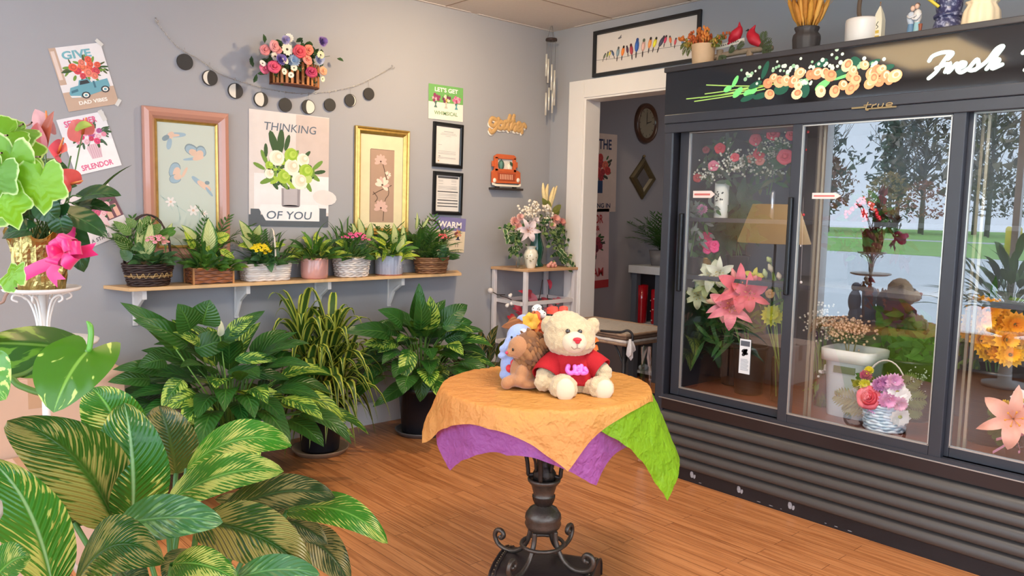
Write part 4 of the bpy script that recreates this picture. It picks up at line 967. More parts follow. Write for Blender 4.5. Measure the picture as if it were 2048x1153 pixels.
for k, px, py, r0, c in [('rose', 530, 100, .033, (226, 140, 140)), ('rose', 548, 92, .036, (234, 160, 160)), ('rose', 555, 100, .028, (222, 140, 136)), ('mum', 571, 80, .028, (170, 160, 200)), ('daisy', 578, 76, .026, (240, 236, 214)), ('daisy', 574, 99, .036, (236, 228, 206)), ('rose', 599, 103, .042, (222, 84, 94)), ('rose', 617, 100, .034, (236, 140, 116)), ('rose', 614, 120, .036, (234, 150, 132)), ('mum', 643, 84, .034, (140, 112, 180)), ('mum', 560, 120, .036, (140, 120, 188)), ('daisy', 550, 113, .028, (238, 232, 214)), ('rose', 548, 134, .040, (222, 84, 116)), ('rose', 528, 138, .034, (228, 110, 140)), ('mum', 587, 122, .038, (168, 190, 214)), ('daisy', 570, 121, .024, (240, 228, 206)), ('rose', 623, 145, .038, (190, 60, 98)), ('mum', 637, 120, .034, (186, 194, 220)), ('rose', 646, 142, .028, (240, 170, 130)), ('daisy', 588, 136, .020, (240, 236, 210)), ('daisy', 582, 150, .018, (238, 234, 214)), ('daisy', 568, 143, .020, (236, 232, 214)), ('daisy', 645, 158, .018, (238, 226, 200)), ('daisy', 641, 110, .024, (222, 214, 170)), ('daisy', 525, 127, .020, (236, 232, 226))]:
    flower(bk, k, bpos(px, py, rng.uniform(.13, .17)), (rng.uniform(-.4, .4), -1, rng.uniform(-.1, .5)), r0*.92, c)
# "gather" wooden word
gs = [[(993, 240), (984, 237), (980, 247), (988, 252), (996, 242)], [(997, 238), (993, 255), (984, 265), (980, 260)], [(1006, 246), (1000, 244), (996, 254), (1003, 257), (1008, 247)], [(1009, 245), (1007, 257), (1014, 255)], [(1020, 232), (1015, 252), (1018, 260)], [(1010, 244), (1028, 242)], [(1028, 232), (1021, 260), (1027, 249), (1032, 251), (1029, 261), (1034, 258)], [(1034, 257), (1041, 252), (1038, 246), (1033, 254), (1037, 262), (1043, 258)], [(1043, 250), (1044, 265)], [(1044, 255), (1048, 249), (1051, 254)]]
o_ = onA(1015, 262, .004); Mg = wallA(o_.x, o_.z, .008)
def gp(q): P = Mg.inverted() @ onA(q[0], q[1], .008); return (P.x, P.y)
g = script('word_sign', [[gp(q) for q in s_] for s_ in gs], Mg, .030, plain((206, 164, 108), rough=.55, var=.15), None, flat=.5, sub=5)
tag(g, 'small wooden script word sign reading gather on the wall by the corner', 'sign')
w2_ = script('white_edge', [[(gp(q)[0]-.004, gp(q)[1]-.012) for q in s_] for s_ in gs], wallA(o_.x, o_.z, .004), .026, plain((238, 232, 222), rough=.5), g, flat=.35, sub=5)
# orange truck plaque on its little ledge
o_ = onA(1012, 376, 0); tk = thing('truck_sign', 'orange wooden truck front sign with green gourds on a dark ledge', 'sign', (o_.x, -.03, o_.z-.014))
Mt = wallA(o_.x, o_.z, 0); k = 1/295.0
def tp(px, py): P = Mt.inverted() @ onA(px, py, .03); return P.x, P.y
mor, mord, mcm = plain((206, 98, 52), rough=.5, var=.15), plain((170, 74, 40), rough=.5), plain((240, 230, 214), rough=.45)
mb = MB(Mt); mb.use(plain((52, 44, 42), rough=.5), False); a, b = tp(983, 377), tp(1043, 380); mb.prism([(a[0], -.016), (b[0], -.016), (b[0], -.002), (a[0], -.002)], 0, .05); mb.build('ledge', tk, bevel=.002)
mb = MB(Mt); mb.use(mor, False)
T = lambda pts: [tp(*q) for q in pts]
mb.prism(T([(985, 343), (990, 339), (1036, 342), (1041, 346), (1041, 368), (985, 366)]), .015, .030); mb.prism(T([(986, 322), (992, 321), (992, 334), (986, 333)]), .015, .028); mb.prism(T([(1030, 324), (1036, 325), (1036, 336), (1030, 335)]), .015, .028)
mb.prism(T([(990, 312), (996, 308), (1028, 311), (1032, 315), (1032, 320), (990, 317)]), .015, .032); mb.prism(T([(990, 314), (996, 314), (996, 342), (990, 342)]), .015, .032); mb.prism(T([(1027, 317), (1032, 317), (1032, 345), (1027, 345)]), .015, .032); mb.prism(T([(990, 337), (1032, 340), (1032, 346), (990, 343)]), .015, .032)
mb.use(plain((226, 222, 214), rough=.6)); mb.prism(T([(995, 316), (1028, 318), (1028, 341), (995, 339)]), .012, .018)
mb.use(mord); mb.prism(T([(995, 345), (1031, 348), (1030, 363), (996, 361)]), .030, .033); mb.build('truck', tk, bevel=.0015)
mb = MB(Mt); mb.use(plain((238, 190, 160), rough=.5), False)
for q in range(8): p = tp(1000.5+3.3*q, 351+.2*q); mb.prism([(p[0]-.0028, p[1]-.026), (p[0]+.0028, p[1]-.026), (p[0]+.0028, p[1]+.008), (p[0]-.0028, p[1]+.008)], .033, .0345)
mb.build('grille', tk)
mb = MB(Mt); mb.use(mcm, False); mb.prism(T([(984, 365), (990, 368), (1036, 371), (1040, 368), (1040, 373), (1036, 375), (990, 373), (984, 370)]), .028, .040); mb.build('bumper', tk, bevel=.002)
for px, py in ((989, 361), (1036, 361)): mb = MB(Mt); mb.use(mcm); p = tp(px, py); mb.ball((p[0], p[1], .031), (.014, .016, .008), 12, 8); mb.build('headlight', tk)
mb = MB(Mt); mb.use(plain((58, 98, 88), rough=.5)); p = tp(1004, 329); mb.ball((p[0], p[1]-.004, .022), (.026, .034, .012), 12, 8); mb.use(plain((86, 132, 120), rough=.5)); mb.ball((p[0]-.004, p[1]-.006, .026), (.014, .032, .012), 10, 8); mb.tube([(p[0], p[1]+.028, .022), (p[0]+.004, p[1]+.042, .022)], .003, 5); mb.build('green_gourd', tk)
mb = MB(Mt); mb.use(plain((232, 224, 206), rough=.5)); p = tp(1021, 333); mb.ball((p[0], p[1]-.006, .022), (.022, .026, .012), 12, 8); mb.use(plain((54, 84, 60), rough=.5)); mb.leaf((p[0]-.012, p[1]+.03, .034), (p[0]+.012, p[1]-.002, .036), .02, hint=(0, 0, 1), nl=4); mb.build('white_gourd', tk)
for px in (996, 1030): mb = MB(Mt); mb.use(plain((26, 24, 24), rough=.6), False); p = tp(px, 374); mb.prism([(p[0]-.012, -.002), (p[0]+.012, -.002), (p[0]+.012, .012), (p[0]-.012, .012)], .012, .034); mb.build('tyre', tk, bevel=.002)
# wind chime in the corner
cx, cy = -.135, -.125; zc = onplane(1103, 101, 1, .125).z
ch = thing('wind_chime', 'wind chime with dark disc and pale tubes hanging in the corner', 'wind chime', (cx, cy, zc))
mb = MB(); mb.use(plain((58, 44, 42), rough=.5)); mb.lathe([(.0, zc-.008), (.038, zc-.008), (.040, zc), (.038, zc+.008), (.0, zc+.008)], (cx, cy, 0), 20, cap0=False); mb.build('top_disc', ch)
mb = MB(); mb.use(plain((120, 116, 112), rough=.5)); ztop = zc+.11
for k in range(3): a = k*2.1; mb.tube([(cx+.03*math.cos(a), cy+.03*math.sin(a), zc), (cx, cy, ztop)], .0012, 4)
mb.tube([(cx, cy, ztop), (cx, cy, CZ)], .0012, 4); mb.build('cord', ch)
mtb = plain((226, 222, 212), rough=.3, metal=.25)
for k in range(8):
    a = 2*pi*k/8+2.6; x, y = cx+.031*math.cos(a), cy+.031*math.sin(a); zt = zc-.095-.036*k; ln = .145+.012*k if k < 6 else .15
    mb = MB(); mb.use(plain((110, 106, 104), rough=.5)); mb.tube([(x, y, zt), (x, y, zc)], .0009, 4, caps=False); mb.use(mtb); mb.tube([(x, y, zt), (x, y, zt-ln)], .0065, 8); mb.build('tube', ch)
# shelf board with four brackets
SH = .908
sf = thing('wall_shelf', 'long light wooden wall shelf on white brackets carrying seven planters', 'shelf', (-1.88, -.095, SH-.016))
m_ply = plain((218, 178, 130), rough=.5, var=.12, scale=6)
mb = MB(); mb.use(m_ply, False)
P = [(-2.905, -.001), (-2.845, -.195), (-.925, -.195), (-.805, -.001)]
a = [mb.add((x, y, SH-.016)) for x, y in P]; b = [mb.add((x, y, SH)) for x, y in P]; mb.face(a[::-1]); mb.face(b)
for i in range(4): mb.face((a[i], a[(i+1) % 4], b[(i+1) % 4], b[i]))
mb.build('board', sf, bevel=.0015)
for x in (-2.77, -2.27, -1.81, -1.33):
    mb = MB(); mb.use(m_trimw, False); y1 = -.155; hw = .011
    mb.box2((x-hw, y1, SH-.024), (x+hw, -.002, SH-.0165)); mb.box2((x-hw, -.012, SH-.20), (x+hw, -.002, SH-.02))
    for s_ in (-.004, .004):
        mb.poly([(x+s_, y1+.01, SH-.024), (x+s_, -.01, SH-.024), (x+s_, -.01, SH-.18), (x+s_, -.03, SH-.15), (x+s_, -.06, SH-.09), (x+s_, y1+.02, SH-.045)])
    mb.box((x, -.085, SH-.055), (.014, .14, .012)); mb.box2((x-.010, y1-.003, SH-.06), (x+.010, y1+.02, SH-.0165)); mb.tube([(x, y1+.01, SH-.05), (x, -.06, SH-.10), (x, -.012, SH-.185)], [.011, .011, .011], 6)
    mb.build('bracket', sf)
# ================================================================== planters on the wall shelf
MB.YMAX = -.014
Ldark = leafmat((44, 92, 40), (70, 130, 56), rough=.4, rib=(110, 160, 80))
Lmid = leafmat((74, 132, 48), (110, 168, 66), rough=.4, rib=(150, 190, 90))
Lkal = leafmat((58, 104, 62), (96, 142, 92), rough=.35, veins=4, bump=.15)
Lcream = leafmat((78, 140, 52), (224, 232, 160), 'center', rough=.38, margin=.72, amt=.35, slope=.3, veins=10, transl=.3)
Llime = leafmat((104, 160, 44), (206, 220, 84), 'streak', rough=.38, veins=8, amt=.8)
Lsyn = leafmat((92, 148, 62), (214, 226, 168), 'vein', rough=.4, veins=12, amt=.35, slope=.5)
Lpal = leafmat((58, 112, 48), (96, 150, 70), rough=.45)
m_soil = plain((52, 38, 30), rough=.9, var=.4, scale=60, bump=.6, bscale=120)
m_moss = plain((104, 82, 48), rough=.95, var=.5, scale=90, bump=.9, bscale=150)
def tuft(parent, name, c, n, mat, lmin, lmax, w, spread=1.0, up=.5, shape='ovate', stem=True, rad=.03, sag=.15, fold=.15, droop=0.0, nl=5, nw=3, tilt0=0.0, tilt1=1.0, face=.0):
    """a clump: n stalks from c, leaves fanning out; up = share of upward growth"""
    mb = MB(); c = V(c); n = int(n*1.35); lmin *= 1.12; lmax *= 1.15
    ms = plain((92, 132, 60), rough=.5)
    mats = mat if isinstance(mat, (list, tuple)) else [mat]
    for k in range(n):
        a = 2.4*k + rng.uniform(-.4, .4); q = tilt0+(tilt1-tilt0)*math.sqrt((k+.5)/n); el = (pi/2)*(1-q*spread) + rng.uniform(-.12, .12)
        d = V((math.cos(a)*math.cos(el), math.sin(a)*math.cos(el), math.sin(el)))
        if face: d = (d + V((-.25, -.65, .1))*face).normalized()
        l = rng.uniform(lmin, lmax); b = c + V((math.cos(a), math.sin(a), 0))*rad*q
        st = b + d*l*(up*rng.uniform(.7, 1.2)) if stem else b
        d2 = (d + V((math.cos(a), math.sin(a), 0))*.45 - V((0, 0, droop))).normalized()
        e = st + d2*l
        if stem: mb.use(ms); mb.tube([b, (b+st)/2 + V((0, 0, .006)), st], .0016, 4, caps=False)
        mb.use(rng.choice(mats)); h = V((0, 0, 1)) if el < 1.15 else V((-math.cos(a), -math.sin(a), .2))
        if face: h = (h + V((-.35, -.8, 0))*.7)
        mb.leaf(st, e, w*rng.uniform(.8, 1.15), hint=h, sag=sag*rng.uniform(.5, 1.3), fold=fold, shape=shape, nl=nl, nw=nw)
    return mb.build(name, parent)
def oneleaf(mb, P0, P1, w, mat, **k): mb.use(mat); mb.leaf(P0, P1, w, **k)
def palm(parent, c, n, l, mat=None, name='palm', lean=(0, 0, 0), ll=.06, spread=.8):
    mb = MB(); mb.use(mat or Lpal); c = V(c)
    for k in range(n):
        a = 2.4*k+.7; el = pi/2*(1-spread*math.sqrt((k+.4)/n)); d = V((math.cos(a)*math.cos(el), math.sin(a)*math.cos(el), math.sin(el)))+V(lean)
        mb.frond(c, c+d.normalized()*l*rng.uniform(.75, 1.1), 9, ll, .011, hint=V((-math.cos(a), -math.sin(a), 1.2)), sag=.12, ang=.75)
    return mb.build(name, parent)
def kalanchoe(parent, c, n, col, r=.010, sp=.035, h=.0, buds=True, name='flower_cluster', lean=(-.15, -.35, 1)):
    mb = MB(); c = V(c); ms = plain((110, 150, 80), rough=.5); ln = V(lean).normalized()
    for k in range(n):
        a = 2.4*k; q = sp*math.sqrt((k+.3)/n); e1 = ln.orthogonal().normalized(); e2 = ln.cross(e1); p = c + e1*q*math.cos(a)+e2*q*math.sin(a)*1.0 - ln*q*q*6
        mb.use(ms); mb.tube([c-ln*.06, c-ln*.02+ (p-c)*.4, p], .0012, 4, caps=False)
        mb.use(plain(col, rough=.5, var=.22, scale=120)); mb.rose(p, (ln+(p-c)*6), r*rng.uniform(.8, 1.15), layers=2, petals=5)
    return mb.build(name, parent)
def woven(parent, name, c, rows, h, rx, ry, zof, nw, amp, mats, n=72, pw=2.0, flare=None, thick=None, broken=0.0):
    """woven wall: stacked strands going over and under; superellipse power pw"""
    mb = MB(); c = V(c); rr = thick or h/rows*.56
    for k in range(rows):
        z = zof + h*(k+.5)/rows; f = flare((k+.5)/rows) if flare else 1.0; P = []
        for j in range(n):
            t = 2*pi*j/n; ct, st = math.cos(t), math.sin(t); s_ = (abs(ct)**pw+abs(st)**pw)**(-1/pw)
            w = 1+amp*math.sin(nw*t/2*2 + k*pi)
            P.append(c + V((rx*f*s_*ct*w, ry*f*s_*st*w, z+.0015*math.sin(nw*t+k))))
        mb.use(mats[k % len(mats)] if not broken else rng.choice(mats)); mb.tube(P, rr, 6, closed=True)
    return mb.build(name, parent)
def soil(parent, c, rx, ry, z, m=None, name='soil', pw=2.0, lump=.006):
    mb = MB(); mb.use(m or m_soil); c = V(c); rings = []
    for k in range(1, 5):
        row = []
        for j in range(24):
            t = 2*pi*j/24; s_ = (abs(math.cos(t))**pw+abs(math.sin(t))**pw)**(-1/pw); f = k/4
            row.append(c+V((rx*f*s_*math.cos(t), ry*f*s_*math.sin(t), z+lump*(1-f)+rng.uniform(0, lump))))
        rings.append(row)
    idx = mb.grid(rings, closed=True); i0 = mb.add(c+V((0, 0, z+lump))); 
    for j in range(24): mb.face((i0, idx[0][j], idx[0][(j+1) % 24]))
    return mb.build(name, parent)
def bowhandle(parent, name, c, rx, z0, hgt, mat, r, rz=0.0, n=6, flat=1.0, twist=0):
    P = []
    for k in range(17):
        t = pi*k/16; x = -rx*math.cos(t); P.append(V(c)+V((x*math.cos(rz), x*math.sin(rz), z0+hgt*math.sin(t)**.8)))
    mb = MB(); mb.use(mat)
    if twist:
        for s_ in range(2):
            Q = [p+V((.004*math.cos(s_*pi+i*.9), .004*math.sin(s_*pi+i*.9), 0)) for i, p in enumerate(P)]; mb.tube(Q, r*.7, 5)
    else: mb.tube(P, r, n, flat=flat)
    return mb.build(name, parent)
G7 = 'planters on the wall shelf'
def A(px, py, d=.105): return onA(px, py, d)
# 1 dark round basket with tall bow handle
c = V((A(297, 560).x, -.105, SH)); t = thing('planter_basket', 'dark brown wicker bow-handled basket with pink kalanchoe, first on the shelf', 'planter', c, 0, G7)
dk = [plain((58, 40, 36), rough=.55, var=.3, scale=40), plain((44, 30, 30), rough=.55, var=.3), plain((60, 42, 38), rough=.5), plain((52, 36, 34), rough=.5), plain((150, 120, 80), rough=.5), plain((50, 34, 33), rough=.5)]
woven(t, 'basket', c, 10, .105, .108, .085, .002, 11, .030, dk, flare=lambda f: .80+.24*f)
mb = MB(); mb.use(plain((48, 34, 32), rough=.6)); mb.lathe([(.0, .002), (.082, .002), (.104, .10), (.096, .10), (.076, .01)], c, 28, cap0=False, sy=.78); mb.build('liner', t)
mb = MB(); mb.use(plain((176, 146, 98), rough=.5))
for k in range(9):
    a = 3.6+k*.32; P = [c+V(((.100+.006*math.sin(q*pi))*math.cos(a+q*.3), (.079+.006)*math.sin(a+q*.3), .052+.012*math.sin(q*pi*2+k))) for q in [i/6 for i in range(7)]]; mb.tube(P, .0022, 4)
mb.build('pale_cane', t)
soil(t, c, .104, .082, .098, m_moss, 'moss', lump=.016)
bowhandle(t, 'handle', c, .104, .10, .235, dk[0], .006, twist=1)
tuft(t, 'kalanchoe', c+V((.02, -.025, .10)), 22, [Lkal], .045, .075, .05, up=.35, spread=1.05, face=.45)
kalanchoe(t, A(308, 473, .16), 13, (236, 160, 172), r=.011, sp=.045); kalanchoe(t, A(330, 483, .16), 5, (240, 172, 170), r=.010, sp=.02)
mb = MB()
for p0, p1, w, m in [((285, 512), (280, 437), .062, Lcream), ((296, 510), (302, 440), .060, Lcream), ((322, 490), (345, 446), .040, Lcream), ((262, 500), (222, 467), .060, Lsyn), ((280, 470), (300, 430), .055, Lsyn), ((262, 470), (226, 442), .045, Lsyn), ((262, 520), (240, 500), .05, Lkal), ((288, 492), (262, 500), .045, Lkal), ((318, 470), (352, 455), .03, Lmid), ((336, 470), (352, 462), .03, Lmid), ((270, 455), (252, 436), .045, Lsyn), ((300, 470), (322, 448), .05, Lsyn)]:
    P0, P1 = A(*p0, rng.uniform(.10, .15)), A(*p1, rng.uniform(.10, .16)); oneleaf(mb, P0, P1, w, m, hint=(-.25, -1, .25), sag=.08, shape='ovate', fold=.12)
mb.build('variegated_leaf', t)
palm(t, c+V((-.03, .03, .12)), 5, .26, lean=(-.35, 0, .3), ll=.05)
# 2 square slatted box
c = V((A(417, 560).x+.005, -.100, SH)); t = thing('planter_box', 'square reddish brown wooden planter box with wavy slats and mixed green plants', 'planter', c, 0, G7)
mr, mrd, mred = plain((156, 90, 46), rough=.4, var=.2, scale=20), plain((70, 34, 20), rough=.5), plain((196, 134, 76), rough=.4)
hw, hd, hh = .098, .062, .078
mb = MB(); mb.use(mrd, False); mb.box2((c.x-hw+.004, c.y-hd+.004, SH+.002), (c.x+hw-.004, c.y+hd-.004, SH+hh-.006)); mb.build('box', t)
mb = MB(); mb.use(mr)
for k in range(5):
    z0_ = SH+.004+k*.0148
    for ax in (0, 1):
        for sgn in (-1, 1):
            L_ = hw if ax == 0 else hd; N = 24 if ax == 0 else 16; pts_ = []
            for i in range(N+1):
                q = -L_+2*L_*i/N; ww = .0015*math.sin(i*pi/4+k*pi); hgt = .0062+.0024*math.sin(i*pi/4+k*pi)
                x, y = (c.x+q, c.y+sgn*(hd+.001+ww)) if ax == 0 else (c.x+sgn*(hw+.001+ww), c.y+q); pts_.append((V((x, y, z0_+.0072-hgt)), V((x, y, z0_+.0072+hgt))))
            mb.grid([[p[0] for p in pts_], [p[1] for p in pts_]])
mb.build('slat', t)
mb = MB(); mb.use(mred, False)
for sx in (-1, 1):
    for sy in (-1, 1): mb.box((c.x+sx*hw, c.y+sy*hd, SH+hh/2+.001), (.008, .008, hh+.002))
for sy in (-1, 1): mb.box((c.x, c.y+sy*hd, SH+hh), (2*hw, .007, .005)); 
for sx in (-1, 1): mb.box((c.x+sx*hw, c.y, SH+hh), (.007, 2*hd, .005))
mb.build('corner_post', t)
soil(t, c, .09, .056, .068, pw=6)
tuft(t, 'dieffenbachia', c+V((-.02, -.02, .07)), 22, [Ldark, Lmid], .06, .10, .045, up=.45, spread=1.0, face=.35)
tuft(t, 'pothos', c+V((.055, -.03, .07)), 16, [Llime, Llime, Lmid], .05, .08, .045, up=.4, spread=1.15, face=.4, shape='heart')
tuft(t, 'fern_leaf', c+V((-.03, .0, .08)), 22, [Lpal, Lmid], .06, .10, .016, up=.8, spread=.75, shape='strap', rad=.05)
palm(t, c+V((.03, .02, .10)), 4, .27, lean=(.35, 0, .5), ll=.05); palm(t, c+V((-.02, .02, .10)), 6, .2, lean=(-.1, 0, .2), ll=.05, name='palm_tuft')
mb = MB()
for p0, p1, w, m in [((418, 500), (417, 437), .078, Lcream), ((392, 478), (362, 450), .04, Lcream), ((388, 498), (368, 462), .035, Llime), ((432, 480), (460, 470), .06, Llime), ((410, 485), (418, 505), .03, Llime), ((405, 520), (425, 536), .035, Ldark), ((412, 500), (440, 540), .045, Ldark), ((440, 500), (470, 518), .035, Llime)]:
    oneleaf(mb, A(*p0, .15), A(*p1, rng.uniform(.15, .19)), w, m, hint=(-.25, -1, .2), sag=.1, shape='ovate')
mb.build('variegated_leaf', t)
# 3 white oblong basket with hoop handle
c = V((A(532, 555).x, -.100, SH)); t = thing('planter_basket', 'white chip-wood basket with hoop handle and yellow kalanchoe flowers', 'planter', c, 0, G7)
wh = [plain((226, 218, 212), rough=.6, var=.1, scale=60), plain((214, 204, 198), rough=.6, var=.1), plain((232, 226, 222), rough=.6)]
woven(t, 'basket', c, 8, .088, .122, .066, .002, 16, .012, wh, pw=4.5, flare=lambda f: .93+.09*f, n=96, thick=.0072)
mb = MB(); mb.use(wh[1], False); mb.box2((c.x-.105, c.y-.052, SH+.003), (c.x+.105, c.y+.052, SH+.06)); mb.build('liner', t)
soil(t, c, .112, .058, .074, pw=5)
bowhandle(t, 'handle', c+V((.04, 0, 0)), .072, .06, .205, plain((234, 226, 216), rough=.55), .011, rz=1.35, flat=.25)
tuft(t, 'kalanchoe', c+V((-.02, -.02, .08)), 16, [Lkal, Ldark], .045, .08, .045, up=.35, spread=1.1, face=.45)
kalanchoe(t, A(520, 492, .17), 18, (246, 212, 30), r=.012, sp=.045); kalanchoe(t, A(532, 502, .17), 7, (248, 204, 24), r=.011, sp=.03)
mb = MB()
for p0, p1, w, m in [((500, 480), (478, 440), .055, Lcream), ((505, 500), (480, 470), .035, Lcream), ((500, 490), (475, 492), .035, Llime), ((512, 470), (520, 450), .05, Lcream), ((535, 515), (543, 546), .050, Lkal), ((540, 500), (560, 515), .04, Lkal), ((520, 515), (500, 520), .035, Lkal), ((548, 490), (572, 490), .028, Llime)]:
    oneleaf(mb, A(*p0, .14), A(*p1, rng.uniform(.15, .19)), w, m, hint=(-.25, -1, .2), sag=.1, shape='ovate')
mb.build('variegated_leaf', t)
tuft(t, 'fern_leaf', c+V((.05, .0, .08)), 26, [Lpal, Ldark], .07, .12, .013, up=.7, spread=.9, shape='strap', rad=.05)
palm(t, c+V((-.02, .02, .09)), 8, .21, lean=(0, 0, .2), ll=.05)
# 4 pink ceramic pot
c = V((A(628, 550).x, -.110, SH)); t = thing('planter_pot', 'smooth pink ceramic pot with lime variegated plant', 'planter', c, 0, G7)
mb = MB(); mb.use(plain((220, 160, 150), rough=.22, var=.05, coat=.5)); mb.lathe([(.0, 0), (.062, 0), (.070, .006), (.0735, .03), (.074, .10), (.071, .112), (.067, .114), (.065, .106), (.065, .09)], c, 36); mb.build('pot', t)
soil(t, c, .066, .066, .098)
tuft(t, 'foliage', c+V((0, 0, .10)), 42, [Lmid, Llime, Llime, Ldark], .065, .11, .036, up=.6, spread=1.0, face=.25, shape='ovate')
tuft(t, 'narrow_leaf', c+V((0, 0, .10)), 30, [Lpal, Lmid], .08, .13, .014, up=.6, spread=1.0, shape='strap')
# 5 white woven round basket
c = V((A(703, 550).x, -.105, SH)); t = thing('planter_basket', 'white woven willow basket with bright pink kalanchoe flowers', 'planter', c, 0, G7)
woven(t, 'basket', c, 9, .108, .098, .08, .002, 13, .035, wh, pw=2.6, flare=lambda f: .86+.17*f, n=110)
mb = MB(); mb.use(wh[1]); mb.lathe([(.0, .002), (.076, .002), (.092, .10), (.084, .10)], c, 24, sy=.8, cap0=False); mb.build('liner', t)
mb = MB(); mb.use(plain((216, 196, 150), rough=.5)); mb.tube([c+V((.104*math.cos(a), .085*math.sin(a), .112)) for a in [k*2*pi/30 for k in range(30)]], .006, 6, closed=True); mb.build('rim', t)
soil(t, c, .092, .075, .10, m_moss)
tuft(t, 'kalanchoe', c+V((.01, -.02, .10)), 20, [Lkal, Ldark], .045, .08, .05, up=.35, spread=1.1, face=.45)
kalanchoe(t, A(714, 468, .17), 12, (226, 96, 150), r=.013, sp=.045); kalanchoe(t, A(689, 474, .17), 3, (222, 90, 146), r=.012, sp=.018); kalanchoe(t, A(730, 478, .17), 3, (226, 110, 150), r=.010, sp=.025)
mb = MB()
for p0, p1, w, m in [((724, 480), (716, 434), .05, Lcream), ((735, 480), (742, 445), .05, Lcream), ((712, 475), (704, 446), .035, Lcream), ((690, 490), (668, 482), .04, Llime), ((712, 515), (716, 524), .03, Ldark)]:
    oneleaf(mb, A(*p0, .14), A(*p1, .16), w, m, hint=(-.25, -1, .2), sag=.1, shape='ovate')
mb.build('variegated_leaf', t)
tuft(t, 'fern', c+V((-.03, .0, .10)), 60, [Lpal, Lmid], .07, .12, .010, up=1.0, spread=.85, shape='strap', rad=.06)
palm(t, c+V((0, .02, .12)), 7, .18, lean=(0, 0, .2), ll=.035)
# 6 blue grey fluted pot
c = V((A(778, 545).x, -.105, SH)); t = thing('planter_pot', 'pale blue-grey fluted pot with cream dieffenbachia leaves', 'planter', c, 0, G7)
mb = MB(); mb.use(plain((176, 180, 198), rough=.4, var=.08)); mb.lathe([(.0, 0), (.074, 0), (.078, .006), (.082, .112), (.080, .116), (.074, .114), (.073, .10)], c, 96, wob=lambda a, z: .012*math.cos(24*a)); mb.build('pot', t)
mb = MB(); mb.use(plain((206, 212, 226), rough=.3))
for k in range(36):
    a = rng.uniform(3.0, 6.2); z = rng.uniform(.03, .10); mb.ball(c+V((.083*math.cos(a), .083*math.sin(a), z)), .0022, 6, 4)
mb.build('raised_dot', t)
mb = MB(); mb.use(plain((164, 106, 90), rough=.6)); mb.lathe([(.076, .0), (.0785, .0), (.0795, .007), (.078, .008)], c, 36, cap0=False); mb.build('base_ring', t)
soil(t, c, .072, .072, .10)
tuft(t, 'foliage', c+V((0, 0, .10)), 26, [Lmid, Llime, Lcream], .06, .10, .045, up=.5, spread=1.05, face=.4)
mb = MB()
for p0, p1, w, m in [((788, 490), (787, 446), .055, Lcream), ((802, 500), (806, 450), .048, Lcream), ((795, 505), (808, 475), .06, Lcream), ((772, 490), (740, 472), .03, Llime), ((776, 478), (752, 462), .04, Lcream), ((770, 500), (764, 525), .028, Llime), ((756, 505), (752, 520), .03, Llime), ((810, 500), (826, 512), .03, Llime), ((808, 505), (802, 525), .03, Llime)]:
    oneleaf(mb, A(*p0, .15), A(*p1, .18), w, m, hint=(-.25, -1, .2), sag=.1, shape='ovate')
mb.build('variegated_leaf', t)
palm(t, c+V((0, .02, .12)), 8, .21, lean=(-.1, 0, .3), ll=.035)
# 7 brown basket with twig handle
c = V((A(862, 542).x, -.105, SH)); t = thing('planter_basket', 'round mid-brown woven basket with palm, last on the shelf', 'planter', c, 0, G7)
br_ = [plain((150, 104, 70), rough=.5, var=.2, scale=50), plain((124, 82, 54), rough=.5, var=.2), plain((166, 120, 82), rough=.5)]
woven(t, 'basket', c, 7, .085, .108, .085, .002, 10, .03, br_, flare=lambda f: .86+.16*f)
mb = MB(); mb.use(br_[1]); mb.lathe([(.0, .002), (.085, .002), (.098, .08), (.09, .08)], c, 24, sy=.78, cap0=False); mb.build('liner', t)
mb = MB(); mb.use(br_[0]); mb.tube([c+V((.114*math.cos(a), .09*math.sin(a), .092)) for a in [k*2*pi/30 for k in range(30)]], .008, 6, closed=True); mb.build('rim', t)
soil(t, c, .10, .078, .08)
bowhandle(t, 'handle', c, .100, .085, .24, plain((66, 44, 34), rough=.6), .0045, twist=1)
palm(t, c+V((-.01, -.01, .08)), 22, .25, ll=.07, spread=.95); tuft(t, 'broad_foliage', c+V((-.06, .02, .08)), 14, [Ldark], .10, .13, .042, up=.9, spread=.6, shape='ovate')
tuft(t, 'kalanchoe', c+V((.05, -.04, .08)), 8, [Lkal], .05, .08, .05, up=.3, spread=1.1, face=.5)
kalanchoe(t, A(884, 471, .17), 6, (232, 108, 116), r=.012, sp=.03); kalanchoe(t, A(893, 476, .16), 3, (230, 110, 110), r=.010, sp=.02)
mb = MB()
for p0, p1, w, m in [((832, 460), (834, 424), .022, Lcream), ((845, 455), (858, 434), .022, Lcream), ((880, 490), (892, 508), .05, Lkal), ((875, 505), (893, 522), .05, Lkal)]:
    oneleaf(mb, A(*p0, .15), A(*p1, .17), w, m, hint=(-.25, -1, .2), sag=.1, shape='ovate')
mb.build('variegated_leaf', t)
